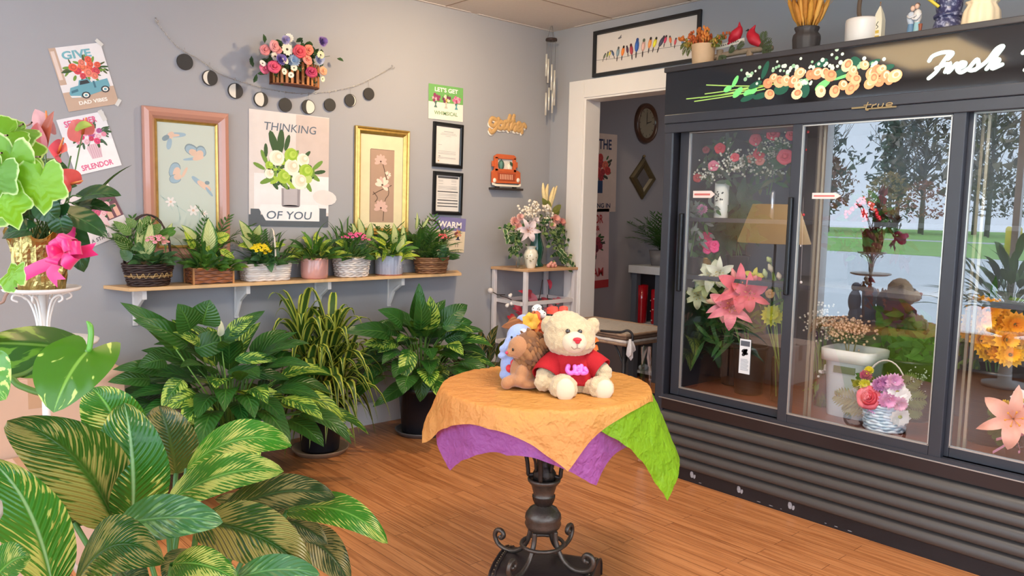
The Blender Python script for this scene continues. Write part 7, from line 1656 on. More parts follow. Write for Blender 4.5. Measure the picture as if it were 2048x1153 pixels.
for px, py in ((1014, 612), (1023, 608), (1036, 611), (1020, 592)): mb = MB(); mb.use(plain((236, 230, 226), rough=.9)); P = cpos(px, py, -.2); mb.ball(P, .013, 9, 6); mb.ball(P+V((.008, 0, .006)), .010, 8, 5); mb.build('cotton_boll', sb)
# ------------------------------------------------------------------ back room seen through the door
def poster_back(tl, tr, bl):
    a, b, c = onA(*tl), onA(*tr), onA(*bl); o = V((c.x, -.004, c.z)); return basis(o, (b.x-a.x, 0, b.z-a.z), (a.x-c.x, 0, a.z-c.z)), V((b.x-a.x, 0, b.z-a.z)).length, V((a.x-c.x, 0, a.z-c.z)).length
def bposter(label, tl, tr, bl, bg, texts, fl_, vase, band=None, seed=1):
    Mx, w, h = poster_back(tl, tr, bl); mb = MB(Mx); paper(mb, w, h, bg)
    if band: mb.use(band); mb.rect(0, 0, w, h*.10, .0003)
    bouquet2d(mb, w*.52, h*.56, w*.36, h*.20, fl_, [PDK, plain((60, 60, 52), rough=.6)], 24, 14, seed, fr=.22); mb.use(vase); mb.shape([(w*.40, h*.24), (w*.66, h*.24), (w*.66, h*.40), (w*.40, h*.40)], .0005)
    p_ = tag(mb.build('poster', origin=Mx @ V((0, 0, 0))), label, 'poster', 'posters in the back room')
    for s_, a, b, c, d, m in texts: lettering(s_, Mx, w*a, h*b, w*c, h*d, m, p_, .0018, bold=.025)
mnav, mrd2 = plain((50, 56, 90), rough=.6), plain((176, 50, 56), rough=.6)
bposter('upper poster in the back room reading THE and ING IN', (1150, 262), (1233, 270), (1148, 424), plain((216, 196, 186), rough=.6), [('THE', .54, .80, .86, .93, mnav), ('ING IN', .50, .05, .86, .11, mnav)], [(196, 60, 60), (220, 110, 90), (170, 50, 60)], plain((46, 70, 110), rough=.4), seed=41)
bposter('lower poster in the back room reading FOR and AM above a red band', (1146, 420), (1226, 418), (1136, 584), plain((220, 190, 190), rough=.6), [('FOR', .56, .82, .84, .93, mrd2), ('&', .66, .73, .76, .79, mrd2), ('AM', .58, .15, .86, .26, mrd2)], [(150, 50, 70), (110, 40, 60), (180, 70, 90)], plain((120, 90, 100), rough=.4), band=mrd2, seed=42)
ck = onA(1290, 247, 0); cl = thing('wall_clock', 'oval wooden wall clock in the back room', 'clock', (ck.x, -.02, ck.z-.16))
Mc = wallA(ck.x, ck.z, 0); kx, kz = .131, .155
def oring(mb, prof, n=40):
    rows = [[V((kx*f*math.cos(2*pi*j/n), kz*f*math.sin(2*pi*j/n), h)) for j in range(n)] for f, h in prof]; mb.grid(rows, closed=True)
mb = MB(Mc); mb.use(plain((92, 62, 46), rough=.35, var=.2, coat=.3)); oring(mb, [(1.0, 0), (1.0, .02), (.95, .034), (.86, .038), (.78, .030), (.74, .018)]); mb.build('case', cl)
mb = MB(Mc); mb.use(plain((150, 140, 120), rough=.5), False); mb.ell(0, 0, kx*.76, kz*.76, 0, .018, 32); mb.build('dial', cl)
mb = MB(Mc); mb.use(plain((60, 52, 46), rough=.5), False)
for k in range(12): a = k*pi/6; mb.ell(kx*.64*math.cos(a), kz*.64*math.sin(a), .010, .003, a, .0186, 6)
mb.build('numeral', cl)
mb = MB(Mc); mb.use(plain((40, 36, 34), rough=.5), False); mb.rect(-.003, -.01, .003, .085, .020); mb.shape([(0, -.004), (.055, .014), (.055, .020), (0, .004)], .021); mb.build('hand', cl)
mm_ = onA(1284, 357, 0); dm = thing('wall_mirror', 'diamond-shaped wooden mirror hanging below the oval clock', 'mirror', (mm_.x, -.02, mm_.z-.17))
Mc = wallA(mm_.x, mm_.z, 0); a_, b_ = .158, .165
mb = MB(Mc); mb.use(plain((92, 80, 56), rough=.4, var=.3, scale=40, metal=.3), False)
rings = [[V((a_*f, 0, h)), V((0, b_*f, h)), V((-a_*f, 0, h)), V((0, -b_*f, h))] for f, h in ((1, 0), (1, .016), (.86, .028), (.66, .024), (.48, .012))]; mb.grid(rings, closed=True); mb.build('frame', dm)
mb = MB(Mc); mb.use(plain((196, 192, 184), rough=.05, metal=1.0), False); mb.shape([(a_*.48, 0), (0, b_*.48), (-a_*.48, 0), (0, -b_*.48)], .0125); mb.build('glass', dm)
mb = MB(Mc); mb.use(plain((150, 130, 90), rough=.4, metal=.5)); mb.ball((0, b_+.008, .014), .012, 8, 6); mb.build('finial', dm)
# grey shelf unit with red vases
su = thing('shelf_unit', 'dark grey shelf unit with pale top edge in the back room', 'shelf', (1.22, -.19, 0)); mgy, mgl_ = plain((84, 92, 106), rough=.5), plain((196, 200, 206), rough=.5)
xa, xb = .885, 1.6
for x in (xa, xb):
    for y in (-.33, -.10): mb = MB(); mb.use(mgy, False); mb.box2((x, y, 0), (x+.05, y+.05, .835)); mb.build('post', su)
mb = MB(); mb.use(mgl_, False); mb.box2((xa-.02, -.35, .835), (xb+.07, -.03, .895)); mb.build('top', su, bevel=.003)
for z in (.44, .06): mb = MB(); mb.use(mgl_, False); mb.box2((xa+.05, -.34, z-.02), (xb, -.05, z)); mb.build('shelf', su)
mb = MB(); mb.use(plain((58, 60, 68), rough=.6), False); mb.box2((xa+.05, -.055, .06), (xb, -.045, .835)); mb.build('back', su)
mrv = plain((160, 14, 30), rough=.08, coat=1.0)
for k, (x, r0, h_, lab) in enumerate((((.955, -.105), .044, .30, 'tall red glass cylinder vase on the shelf unit, left one'), ((.985, -.215), .036, .27, 'red glass vase with pale beads beside the tall red cylinder'), ((1.10, -.20), .045, .24, 'red glass vase at the right, half behind the cooler'))):
    c = V((*x, .44)); mb = MB(); mb.use(mrv); mb.lathe([(0, 0), (r0*.85, 0), (r0*.9, .01), (r0, h_*.6), (r0*1.08, h_), (r0*1.0, h_), (r0*.9, h_*.5)], c, 24); v_ = mb.build('red_vase', origin=c); tag(v_, lab, 'vase', 'red vases in the back room')
    if k == 1:
        mb = MB(); mb.use(plain((220, 190, 190), rough=.3))
        for q in range(14): a = q*1.3+3; mb.ball(c+V((r0*1.02*math.cos(a), r0*1.02*math.sin(a), .03+.017*q)), .006, 6, 4)
        mb.build('bead', v_)
MB.YMAX = -.01; fc = V((1.03, -.19, .895)); fp = thing('fern', 'green fern in a pot on top of the back room shelf unit', 'potted plant', fc)
mb = MB(); mb.use(plain((120, 116, 118), rough=.5)); mb.lathe([(0, 0), (.055, 0), (.075, .12), (.068, .12), (.06, .10)], fc, 24); mb.build('pot', fp); soil(fp, fc, .064, .064, .10)
palm(fp, fc+V((0, -.01, .12)), 24, .34, mat=leafmat((44, 92, 44), (70, 120, 60), rough=.5), ll=.07, lean=(-.15, -.1, .2), spread=1.0, name='frond')
# wicker-edged side table with a scarf
MB.YMAX = None
TB = .625
q1, q2, q3 = onZ(1240, 688, TB), onZ(1180, 662, TB), onZ(1300, 672, TB)
st_ = thing('side_table', 'low table with rough stone-coloured wicker-edged top in the doorway', 'table', (-.42, -1.02, 0))
mstn = plain((168, 160, 154), rough=.8, var=.3, scale=40, bump=.8, bscale=60)
tpx = [(-.565, -1.22), (-.16, -1.22), (-.16, -.62), (-.565, -.62)]
mb = MB(); mb.use(mstn, False); mb.prism(tpx, TB-.012, TB); top_ = mb.build('top', st_, bevel=.003)
mwk = [plain((150, 122, 100), rough=.7, var=.3, scale=60), plain((104, 80, 66), rough=.7, var=.3, scale=60), plain((206, 196, 188), rough=.7, var=.2)]
mb = MB()
for k, z in enumerate((TB-.004, TB-.022, TB-.040, TB-.056)):
    P = []
    cor = [V((x, y, z)) for x, y in tpx]
    for i in range(4):
        for j in range(14): a = cor[i]+(cor[(i+1) % 4]-cor[i])*(j/14); o_ = (a-V((-.3625, -.92, z))).normalized(); P.append(a+o_*(.006+.005*(j % 2 ^ k % 2)))
    mb.use(mwk[k % 3]); mb.tube(P, .010, 6, closed=True)
mb.build('woven_edge', st_)
mdk = plain((40, 38, 42), rough=.45, metal=.3)
for x, y in ((-.54, -1.19), (-.19, -1.19), (-.19, -.65), (-.54, -.65)):
    mb = MB(); mb.use(mdk); mb.tube([V((x, y, TB-.05)), V((x, y, 0))], .012, 8); mb.build('leg', st_)
mb = MB(); mb.use(mdk)
for a, b in (((-.54, -1.19), (-.19, -1.19)), ((-.54, -1.19), (-.54, -.65)), ((-.19, -1.19), (-.19, -.65))): mb.tube([V((*a, .22)), V((*b, .22))], .008, 6)
for a, b in (((-.54, -1.19), (-.42, -1.19)), ((-.54, -1.19), (-.54, -1.07))): mb.tube(smoothpts([V((*a, TB-.19)), V(((a[0]+b[0])/2, (a[1]+b[1])/2, TB-.08)), V((*b, TB-.055))], 3), .006, 6)
mb.build('brace', st_)
rb = thing('ribbon', 'white and dark knotted ribbon hanging over the corner of the doorway table', 'ribbon', (-.565, -1.22, TB-.12))
mb = MB(); mb.use(plain((34, 32, 36), rough=.6)); mb.tube(smoothpts([V((-.585, -1.05, TB+.004)), V((-.575, -1.18, TB+.012)), V((-.560, -1.225, TB+.026)), V((-.548, -1.25, TB+.006)), V((-.55, -1.255, TB-.03))], 5), .007, 7); mb.build('loop', rb)
mb = MB(); mb.use(plain((214, 208, 208), rough=.7, var=.2, scale=90))
for dx, l, w in ((-.012, .10, .028), (.010, .075, .03), (0, .12, .024)): mb.leaf(V((-.56+dx*.5, -1.248, TB-.02)), V((-.56+dx*2, -1.256, TB-.02-l)), w, hint=(-.7, -.7, 0), fold=.25, sag=.1, shape='petal', nl=6, nw=3)
mb.build('tail', rb)
# items on the lower shelf of the unit and a plastic sleeve by the cooler
for k, (x, z, r0) in enumerate(((.975, .075, .026), (1.03, .085, .032), (.955, .07, .022))):
    c = V((x, -.12-1.2*(x-.955), .06)); mb = MB(); mb.use(plain((176, 190, 206), rough=.1, coat=.8)); mb.ball(c+V((0, 0, r0)), r0, 12, 8); mb.build  # glass baubles
    tag(mb.build('bauble', origin=c), 'pale blue glass bauble on the lowest shelf of the grey unit', 'ornament', 'glass baubles in the back room')
mb = MB(); mb.use(glassmat(.22, (.90, .90, .91), .15), False); rows = []
for k in range(9):
    z = .02+.60*k/8; rows.append([V((-.735+.014*math.sin(3*a+k), -1.50+.012*math.cos(2*a+k*.7), z)) + V((.024*math.cos(a), .022*math.sin(a), 0)) for a in [2*pi*j/14 for j in range(14)]])
mb.smooth = True; mb.grid(rows, closed=True); tag(mb.build('plastic_sleeve'), 'rolled clear plastic sleeve standing at the left side of the cooler', 'plastic roll')
# ================================================================== flowers inside the cooler
DK = .4185
def cx_(px, py, x): return onplane(px, py, 0, x)
Lfl = leafmat((52, 96, 48), (80, 130, 64), rough=.45); Lflg = leafmat((126, 160, 70), (170, 196, 100), rough=.45)
mbk2 = plain((22, 23, 26), rough=.3, var=.1)
def bucket(parent, c, r, h, m=None, name='bucket'):
    mb = MB(); mb.use(m or mbk2); mb.lathe([(0, 0), (r*.78, 0), (r*.8, .01), (r*.97, h*.93), (r*1.05, h*.95), (r*1.05, h), (r*.97, h), (r*.9, h*.8)], c, 28); return mb.build(name, parent)
def stems(parent, base, pts, r=.003, col=(84, 124, 58), name='stem'):
    mb = MB(); mb.use(plain(col, rough=.5))
    for p in pts: b = V(base)+V((rng.uniform(-.03, .03), rng.uniform(-.03, .03), 0)); mb.tube(smoothpts([b, b*.4+V(p)*.6+V((0, 0, .03)), p], 3), r, 5, caps=False)
    return mb.build(name, parent)
def leaves(parent, spots, mats, l, w, hint=(-1, -.4, .3), name='leaf_mass', shape='lance'):
    mb = MB()
    for P, n, s_ in spots:
        for k in range(n):
            p = V(P)+V((rng.uniform(-1, 1)*s_*.5, rng.uniform(-1, 1)*s_, rng.uniform(-1, 1)*s_)); a = rng.uniform(0, 6.3); d = V((rng.uniform(-.6, .2), math.cos(a), math.sin(a))).normalized()*l*rng.uniform(.6, 1.2)
            mb.use(rng.choice(mats)); mb.leaf(p, p+d, w, hint=hint, shape=shape, nl=4, nw=2)
    return mb.build(name, parent)
def breath(parent, spots, col, r=.0055, name='small_blossom'):
    mb = MB(); ms = plain((120, 140, 100), rough=.6); mw = plain(col, rough=.7, var=.15, scale=100)
    for P, n, sy, sz in spots:
        for k in range(n):
            p = V(P)+V((rng.uniform(-.06, .06), rng.gauss(0, .55)*sy, rng.gauss(0, .55)*sz)); mb.use(mw); mb.ball(p, r*rng.uniform(.7, 1.2), 6, 4)
            if k % 3 == 0: mb.use(ms); mb.tube([p, V(P)+V((0, 0, -sz))], .0008, 3, caps=False)
    return mb.build(name, parent)
LN = (-1, -.55, .25)
# pink lilies
c = V((-.46, -1.93, DK)); t = thing('pink_lilies', 'bunch of open pink lilies in a black bucket behind the left cooler door', 'flower bunch', c)
bucket(t, c, .085, .24)
L_ = [(1478, 580, .17, (236, 110, 128)), (1462, 618, .16, (240, 140, 156)), (1500, 585, .14, (230, 104, 120)), (1450, 612, .13, (242, 160, 172))]
for px, py, r0, col in L_: flower(t, 'lily', cx_(px, py, -.62), (-1, -.7+rng.uniform(-.2, .2), rng.uniform(-.5, .3)), r0*.72, col, (200, 120, 80))
stems(t, c+V((0, 0, .1)), [cx_(px, py, -.58) for px, py, *_ in L_])
for p0, p1, col in (((1474, 572), (1464, 537), (236, 150, 150)), ((1440, 605), (1412, 602), (226, 190, 160)), ((1505, 566), (1513, 552), (226, 130, 130))):
    mb = MB(); mb.use(plain(col, rough=.5)); a, b = cx_(*p0, -.6), cx_(*p1, -.62); mb.tube([a, a*.7+b*.3, a*.3+b*.7, b], [.006, .014, .014, .003], 8); mb.build('bud', t)
leaves(t, [(cx_(1440, 660, -.5), 18, .09), (cx_(1480, 650, -.5), 12, .07)], [Lfl], .14, .022)
# white lilies
c = V((-.34, -1.77, DK)); t = thing('white_lilies', 'bunch of pale white-green lilies left of the pink lilies in the cooler', 'flower bunch', c)
bucket(t, c, .08, .22)
L_ = [(1424, 556, .12, (228, 232, 200)), (1440, 545, .10, (236, 238, 214)), (1396, 590, .10, (222, 230, 190)), (1412, 572, .09, (216, 226, 160))]
for px, py, r0, col in L_: flower(t, 'lily', cx_(px, py, -.56), (-1, -.6, rng.uniform(-.1, .6)), r0*.8, col, (190, 170, 90))
stems(t, c+V((0, 0, .1)), [cx_(px, py, -.5) for px, py, *_ in L_])
for p0, p1 in (((1402, 556), (1396, 545)), ((1396, 570), (1386, 562)), ((1432, 572), (1440, 562)), ((1408, 585), (1400, 575))):
    mb = MB(); mb.use(plain((150, 196, 90), rough=.5)); a, b = cx_(*p0, -.54), cx_(*p1, -.55); mb.tube([a, (a+b)/2, b], [.006, .012, .004], 8); mb.build('bud', t)
leaves(t, [(cx_(1400, 620, -.45), 30, .10), (cx_(1390, 660, -.45), 22, .08)], [Lfl, leafmat((30, 60, 40), (44, 76, 48), rough=.5)], .13, .02)
# green lily stems in a glass vase
c = V((-.50, -2.13, DK)); t = thing('budding_lilies', 'yellow-green lily buds on tall stems at the right of the left cooler door', 'flower bunch', c)
mb = MB(); mb.use(glassmat(.10, (.9, .95, .92))); mb.lathe([(0, .004), (.045, .004), (.05, .21), (.052, .212), (.048, .0)], c, 24, cap0=False); mb.build('vase', t)
B_ = [((1500, 562), (1503, 548), (214, 206, 80)), ((1518, 560), (1515, 545), (150, 180, 90)), ((1532, 556), (1528, 538), (180, 190, 130)), ((1545, 545), (1537, 528), (190, 180, 150)), ((1542, 525), (1534, 514), (170, 180, 110)), ((1560, 560), (1556, 545), (210, 190, 160))]
for p0, p1, col in B_: mb = MB(); mb.use(plain(col, rough=.5)); a, b = cx_(*p0, -.52), cx_(*p1, -.53); mb.tube([a, (a+b)/2, b], [.006, .014, .004], 8); mb.build('bud', t)
flower(t, 'lily', cx_(1508, 560, -.53), (-1, -.5, .5), .06, (222, 210, 70)); flower(t, 'mum', cx_(1545, 632, -.54), (-1, -.5, .3), .055, (190, 190, 50)); flower(t, 'rose', cx_(1540, 588, -.53), (-1, -.5, .3), .025, (214, 170, 110))
stems(t, c+V((0, 0, .02)), [cx_(*b[0], -.51) for b in B_]+[cx_(1545, 632, -.53)], col=(130, 150, 70)); leaves(t, [(cx_(1535, 600, -.5), 22, .08)], [Lflg, Lfl], .12, .018)
# white cylinder vase with baby's breath, upper shelf
c = cx_(1442, 420, -.53); c.z = 1.285; t = thing('white_vase', "tall white cylinder vase with baby's breath and roses on the upper cooler shelf", 'vase', c)
mb = MB(); mb.use(plain((232, 234, 226), rough=.3, var=.03)); mb.lathe([(0, 0), (.034, 0), (.035, .004), (.035, .176), (.031, .176), (.03, .1)], c, 28); mb.build('vase', t)
mb = MB(); mb.use(plain((60, 66, 60), rough=.6))
for k in range(14): a = rng.uniform(2.6, 3.9); z = rng.uniform(.08, .14); mb.ball(c+V((.0355*math.cos(a), .0355*math.sin(a), z)), .004, 5, 4)
mb.build('painted_sprig', t)
breath(t, [(cx_(1420, 345, -.56), 80, .07, .05), (cx_(1460, 320, -.56), 80, .06, .06), (cx_(1475, 325, -.56), 40, .04, .05)], (222, 222, 204), name='babys_breath')
for px, py, r0, col in ((1440, 297, .03, (210, 50, 60)), (1470, 315, .024, (216, 70, 80)), (1427, 332, .03, (214, 120, 140)), (1395, 356, .026, (180, 60, 60)), (1412, 300, .02, (150, 60, 60))): flower(t, 'rose', cx_(px, py, -.60), LN, r0, col)
leaves(t, [(cx_(1440, 330, -.53), 36, .09), (cx_(1452, 290, -.54), 14, .04)], [leafmat((60, 84, 70), (90, 110, 90), rough=.5), Lfl], .07, .02, shape='ovate')
# rose arrangement on the upper shelf
c = cx_(1543, 440, -.36); c.z = 1.285; t = thing('rose_arrangement', "coral roses and baby's breath on the upper cooler shelf, right of the white vase", 'flower arrangement', c)
mb = MB(); mb.use(plain((196, 196, 200), rough=.2, metal=.6)); mb.lathe([(0, 0), (.012, 0), (.010, .06), (.012, .13), (.008, .14), (0, .14)], c, 14); mb.build('bud_vase', t)
breath(t, [(cx_(1505, 330, -.4), 110, .07, .04), (cx_(1530, 310, -.4), 110, .08, .05), (cx_(1560, 290, -.4), 80, .06, .06), (cx_(1540, 340, -.4), 50, .07, .03)], (214, 216, 186), name='babys_breath')
for px, py, r0, col in ((1511, 280, .034, (222, 80, 90)), (1546, 268, .036, (214, 50, 70)), (1570, 314, .042, (222, 76, 86)), (1518, 308, .032, (206, 60, 60)), (1583, 270, .03, (214, 70, 80)), (1520, 322, .026, (230, 140, 120)), (1500, 318, .024, (226, 150, 120))): flower(t, 'rose', cx_(px, py, -.44), LN, r0, col)
leaves(t, [(cx_(1540, 335, -.38), 60, .12), (cx_(1550, 290, -.36), 30, .10)], [Lfl, leafmat((90, 100, 60), (120, 120, 80), rough=.5)], .08, .02); stems(t, c+V((0, 0, .12)), [cx_(1530, 330, -.38), cx_(1560, 320, -.38), cx_(1545, 345, -.37)])
# lower shelf: magenta plant, foliage plants
c = cx_(1412, 528, -.54); c.z = 1.0; t = thing('magenta_plant', 'potted magenta flowers in gold wrap on the lower cooler shelf', 'potted plant', c)
bucket(t, c, .045, .085, plain((180, 140, 70), rough=.35, metal=.5), 'wrap')
for k in range(12): flower(t, 'rose', cx_(1412+rng.uniform(-18, 18), 486+rng.uniform(-16, 16), -.58), LN, .026, rng.choice([(214, 30, 110), (226, 60, 130), (196, 20, 90)]))
leaves(t, [(c+V((0, 0, .10)), 26, .05)], [Lfl], .08, .025, shape='ovate')
c = cx_(1386, 528, -.62); c.z = 1.0; t = thing('silver_foliage', 'silvery grey-green foliage plant at the left end of the lower cooler shelf', 'potted plant', c)
bucket(t, c, .05, .09); leaves(t, [(cx_(1388, 445, -.62), 80, .10), (cx_(1378, 420, -.62), 20, .05)], [leafmat((120, 136, 130), (160, 170, 166), rough=.5), Lfl], .06, .018, shape='ovate'); stems(t, c+V((0, 0, .08)), [cx_(1388, 440, -.61), cx_(1400, 430, -.61), cx_(1376, 430, -.61)]); flower(t, 'mum', cx_(1404, 420, -.63), LN, .03, (190, 130, 160))
c = cx_(1475, 515, -.42); c.z = 1.0; t = thing('leafy_plant', 'dark broad-leaved green plant in the middle of the lower cooler shelf', 'potted plant', c)
bucket(t, c, .06, .10); leaves(t, [(cx_(1470, 440, -.46), 40, .10), (cx_(1490, 420, -.44), 16, .06)], [leafmat((28, 66, 40), (40, 84, 48), rough=.4)], .13, .045, shape='ovate'); stems(t, c+V((0, 0, .08)), [cx_(1470, 440, -.43), cx_(1490, 430, -.43), cx_(1455, 445, -.43)])
# burgundy foliage with berries behind the middle door
c = cx_(1720, 540, -.42); c.z = 1.0; t = thing('berry_bunch', 'burgundy foliage with bright red berries behind the middle cooler door', 'flower bunch', c)
bucket(t, c, .06, .14)
lbg = leafmat((74, 22, 40), (110, 40, 60), rough=.45)
leaves(t, [(cx_(1725, 450, -.50), 90, .10), (cx_(1770, 470, -.48), 70, .11), (cx_(1700, 470, -.48), 40, .08)], [lbg, lbg, Lfl], .08, .022); stems(t, c+V((0, 0, .1)), [cx_(x, y, -.48) for x, y in ((1700, 430), (1720, 410), (1740, 430), (1760, 450), (1710, 470), (1790, 470))], col=(80, 50, 50))
mb = MB(); mb.use(plain((206, 40, 56), rough=.2, coat=.6))
for k in range(64):
    f = rng.random(); px, py = (1690+70*f, 432-30*math.sin(pi*f)+rng.uniform(-6, 8)) if k < 44 else (1727+rng.uniform(-5, 6), 415+rng.uniform(0, 38)); mb.ball(cx_(px, py, -.60+rng.uniform(-.01, .01)), .0075, 7, 5)
mb.build('berry', t)
# floor of the cooler, middle door
c = V((-.47, -2.46, DK)); c = cx_(1703, 815, -.47); c.z = DK; t = thing('dried_flowers', "tall pale plastic bucket of dried tan baby's breath behind the middle cooler door", 'flower bunch', c)
mpl = plain((206, 214, 218), rough=.35, var=.03); r0, hb = .105, .30
mb = MB(); mb.use(mpl); rows = []
for z, f in ((0, .84), (.004, .86), (hb-.06, .98), (hb-.058, 1.0), (hb-.05, 1.0)): rows.append([c+V((r0*f*s_*math.cos(a)*.9, r0*f*s_*math.sin(a), z)) for a in [2*pi*j/40 for j in range(40)] for s_ in [(abs(math.cos(a))**5+abs(math.sin(a))**5)**(-.2)]])
mb.grid(rows, closed=True); mb.face([mb.add(p) for p in rows[0]][::-1]); mb.build('bucket', t)
mb = MB(); mb.use(plain((222, 220, 216), rough=.35)); rows = [[c+V((r0*f*s_*math.cos(a)*.9, r0*f*s_*math.sin(a), z)) for a in [2*pi*j/40 for j in range(40)] for s_ in [(abs(math.cos(a))**6+abs(math.sin(a))**6)**(-1/6)]] for z, f in ((hb-.052, 1.0), (hb-.050, 1.14), (hb, 1.16), (hb+.004, 1.10), (hb, 1.02), (hb-.03, 1.0))]; mb.grid(rows, closed=True); mb.build('rim', t)
mb = MB(); mb.use(plain((96, 104, 84), rough=.5), False); mb.box((c.x-r0*.90, c.y, hb-.085+DK), (.006, .095, .030)); mb.build('grip_slot', t)
breath(t, [(cx_(1695, 662, -.50), 190, .085, .04), (cx_(1715, 655, -.50), 80, .05, .03), (cx_(1690, 650, -.42), 90, .07, .04)], (206, 170, 140), .006, 'dried_blossom'); stems(t, c+V((0, 0, .2)), [cx_(1680, 665, -.48), cx_(1700, 660, -.48), cx_(1720, 665, -.48)], col=(150, 130, 90))
c = cx_(1645, 800, -.42); c.z = DK; t = thing('white_filler_flowers', "green stems of white baby's breath in a glass vase beside the pale bucket", 'flower bunch', c)
mb = MB(); mb.use(glassmat(.10, (.85, .92, .86))); mb.lathe([(0, .004), (.038, .004), (.045, .16), (.041, .0)], c, 20, cap0=False); mb.build('vase', t)
breath(t, [(cx_(1640, 640, -.42), 150, .06, .06), (cx_(1655, 660, -.42), 60, .04, .05)], (214, 206, 190), .0055, 'babys_breath'); stems(t, c, [cx_(1640+rng.uniform(-14, 14), 660+rng.uniform(-10, 30), -.41) for k in range(16)], .0028, (100, 130, 66)); leaves(t, [(cx_(1643, 770, -.42), 14, .03)], [Lflg], .08, .012)
breath(t, [(cx_(1646, 742, -.46), 12, .016, .02)], (236, 236, 230), .008)
c = cx_(1820, 790, -.30); c.z = DK; t = thing('leafy_bucket', 'dark bucket of green leafy stems at the back behind the middle cooler door', 'flower bunch', c)
bucket(t, c, .12, .27); leaves(t, [(cx_(1845, 680, -.32), 60, .09), (cx_(1800, 660, -.30), 40, .09)], [leafmat((70, 130, 50), (110, 160, 70), rough=.45), Lfl], .08, .03, shape='ovate')
# pale blue basket arrangement
c = cx_(1768, 856, -.60); c.z = DK; t = thing('basket_arrangement', 'pale blue basket with white handle, pink and white daisies and a red-pink rose', 'flower arrangement', c)
mbb = [plain((206, 222, 232), rough=.5, var=.06, scale=60), plain((190, 210, 224), rough=.5, var=.06), plain((216, 230, 238), rough=.5)]
woven(t, 'basket', c, 9, .115, .082, .088, .002, 10, .03, mbb, flare=lambda f: .84+.18*f)
mb = MB(); mb.use(mbb[1]); mb.lathe([(0, .002), (.066, .002), (.078, .105), (.07, .105)], c, 24, cap0=False); mb.build('liner', t)
bowhandle(t, 'handle', c+V((-.01, 0, 0)), .088, .11, .185, plain((222, 206, 204), rough=.5), .0055, rz=pi/2, flat=.5)
fz = -.67
for k, px, py, r0, col, c2 in (('daisy', 1756, 783, .052, (242, 238, 232), (200, 190, 80)), ('daisy', 1795, 785, .050, (244, 240, 236), (190, 180, 70)), ('daisy', 1806, 797, .046, (242, 240, 236), (190, 180, 70)), ('daisy', 1800, 834, .050, (244, 242, 236), (170, 180, 70)), ('mum', 1770, 768, .045, (206, 140, 190), None), ('mum', 1788, 765, .045, (214, 156, 200), None), ('mum', 1758, 770, .036, (196, 130, 180), None), ('mum', 1776, 800, .050, (222, 150, 196), None), ('mum', 1748, 812, .046, (226, 166, 204), None), ('mum', 1798, 808, .040, (226, 170, 200), None), ('daisy', 1775, 816, .042, (150, 40, 90), (220, 200, 60)), ('mum', 1732, 752, .032, (180, 50, 110), None), ('mum', 1738, 742, .024, (220, 200, 50), None), ('mum', 1730, 770, .03, (206, 196, 60), None), ('mum', 1716, 770, .028, (140, 130, 40), None)):
    flower(t, k, cx_(px, py, fz+rng.uniform(0, .03)), (-1, -.6+(px-1768)*-.006, (800-py)*.012), r0*.86, col, c2)
flower(t, 'rose', cx_(1738, 796, fz-.01), (-1, -.2, .4), .056, (224, 104, 118)); mb = MB(); mb.use(plain((196, 50, 64), rough=.5, var=.15)); mb.rose(cx_(1738, 796, fz-.025), (-1, -.2, .4), .036); mb.build('rose', t)
mb = MB()
for p0, p1 in (((1735, 810), (1672, 792)), ((1745, 820), (1690, 812))): mb.use(leafmat((150, 146, 110), (180, 170, 130), rough=.5)); mb.frond(cx_(*p0, -.63), cx_(*p1, -.64), 9, .045, .012, hint=(-1, -.4, .4))
for p0, p1 in (((1800, 800), (1848, 800)), ((1800, 815), (1840, 822)), ((1795, 780), (1832, 760))): mb.use(leafmat((96, 120, 62), (130, 140, 80), rough=.5)); mb.frond(cx_(*p0, -.62), cx_(*p1, -.62), 9, .04, .012, hint=(-1, -.4, .4))
mb.build('fern_spray', t); leaves(t, [(cx_(1765, 795, -.62), 30, .06), (cx_(1718, 765, -.62), 8, .025)], [Lfl, leafmat((110, 110, 40), (150, 140, 60), rough=.4)], .05, .02, shape='ovate')
breath(t, [(cx_(1840, 755, -.6), 40, .035, .035)], (176, 186, 180), .003)
# right door: yellow gerberas, pink lily bouquet
c = cx_(1990, 790, -.42); c.z = DK; t = thing('yellow_daisies', 'large bunch of golden yellow gerbera daisies in a black bucket behind the right cooler door', 'flower bunch', c)
bucket(t, c, .125, .30)
for k in range(17):
    px, py = [(1955, 615), (1965, 640), (1945, 660), (1990, 640), (2010, 650), (2030, 650), (1960, 680), (1985, 670), (2010, 680), (2030, 690), (1975, 700), (2000, 705), (2020, 710), (1950, 640), (1975, 620), (2040, 665), (1995, 625)][k]
    flower(t, 'mum', cx_(px, py, -.56+rng.uniform(-.04, .03)), (-1, -.6+rng.uniform(-.5, .5), rng.uniform(-.3, .6)), .052, rng.choice([(248, 182, 20), (250, 196, 40), (240, 160, 20)]), (110, 110, 40))
stems(t, c+V((0, 0, .2)), [cx_(px, py, -.5) for px, py in ((1955, 640), (1990, 660), (2020, 660), (1970, 690))]); leaves(t, [(cx_(2010, 630, -.42), 24, .08), (cx_(1935, 700, -.42), 20, .05)], [Lflg, Lfl], .10, .025)
c = cx_(2032, 905, -.62); c.z = DK; t = thing('lily_bouquet', 'small blush lily bouquet with long pink ribbon low behind the right cooler door', 'flower bunch', c)
bucket(t, c, .04, .06, glassmat(.12, (.9, .9, .92)), 'glass_base')
flower(t, 'lily', cx_(2026, 838, -.68), (-1, -.3, .2), .12, (238, 176, 156), (230, 150, 60)); flower(t, 'daisy', cx_(2046, 802, -.66), LN, .045, (240, 238, 232), (200, 180, 60)); flower(t, 'mum', cx_(2010, 813, -.66), LN, .026, (236, 200, 40)); flower(t, 'daisy', cx_(2060, 830, -.66), LN, .045, (236, 150, 170))
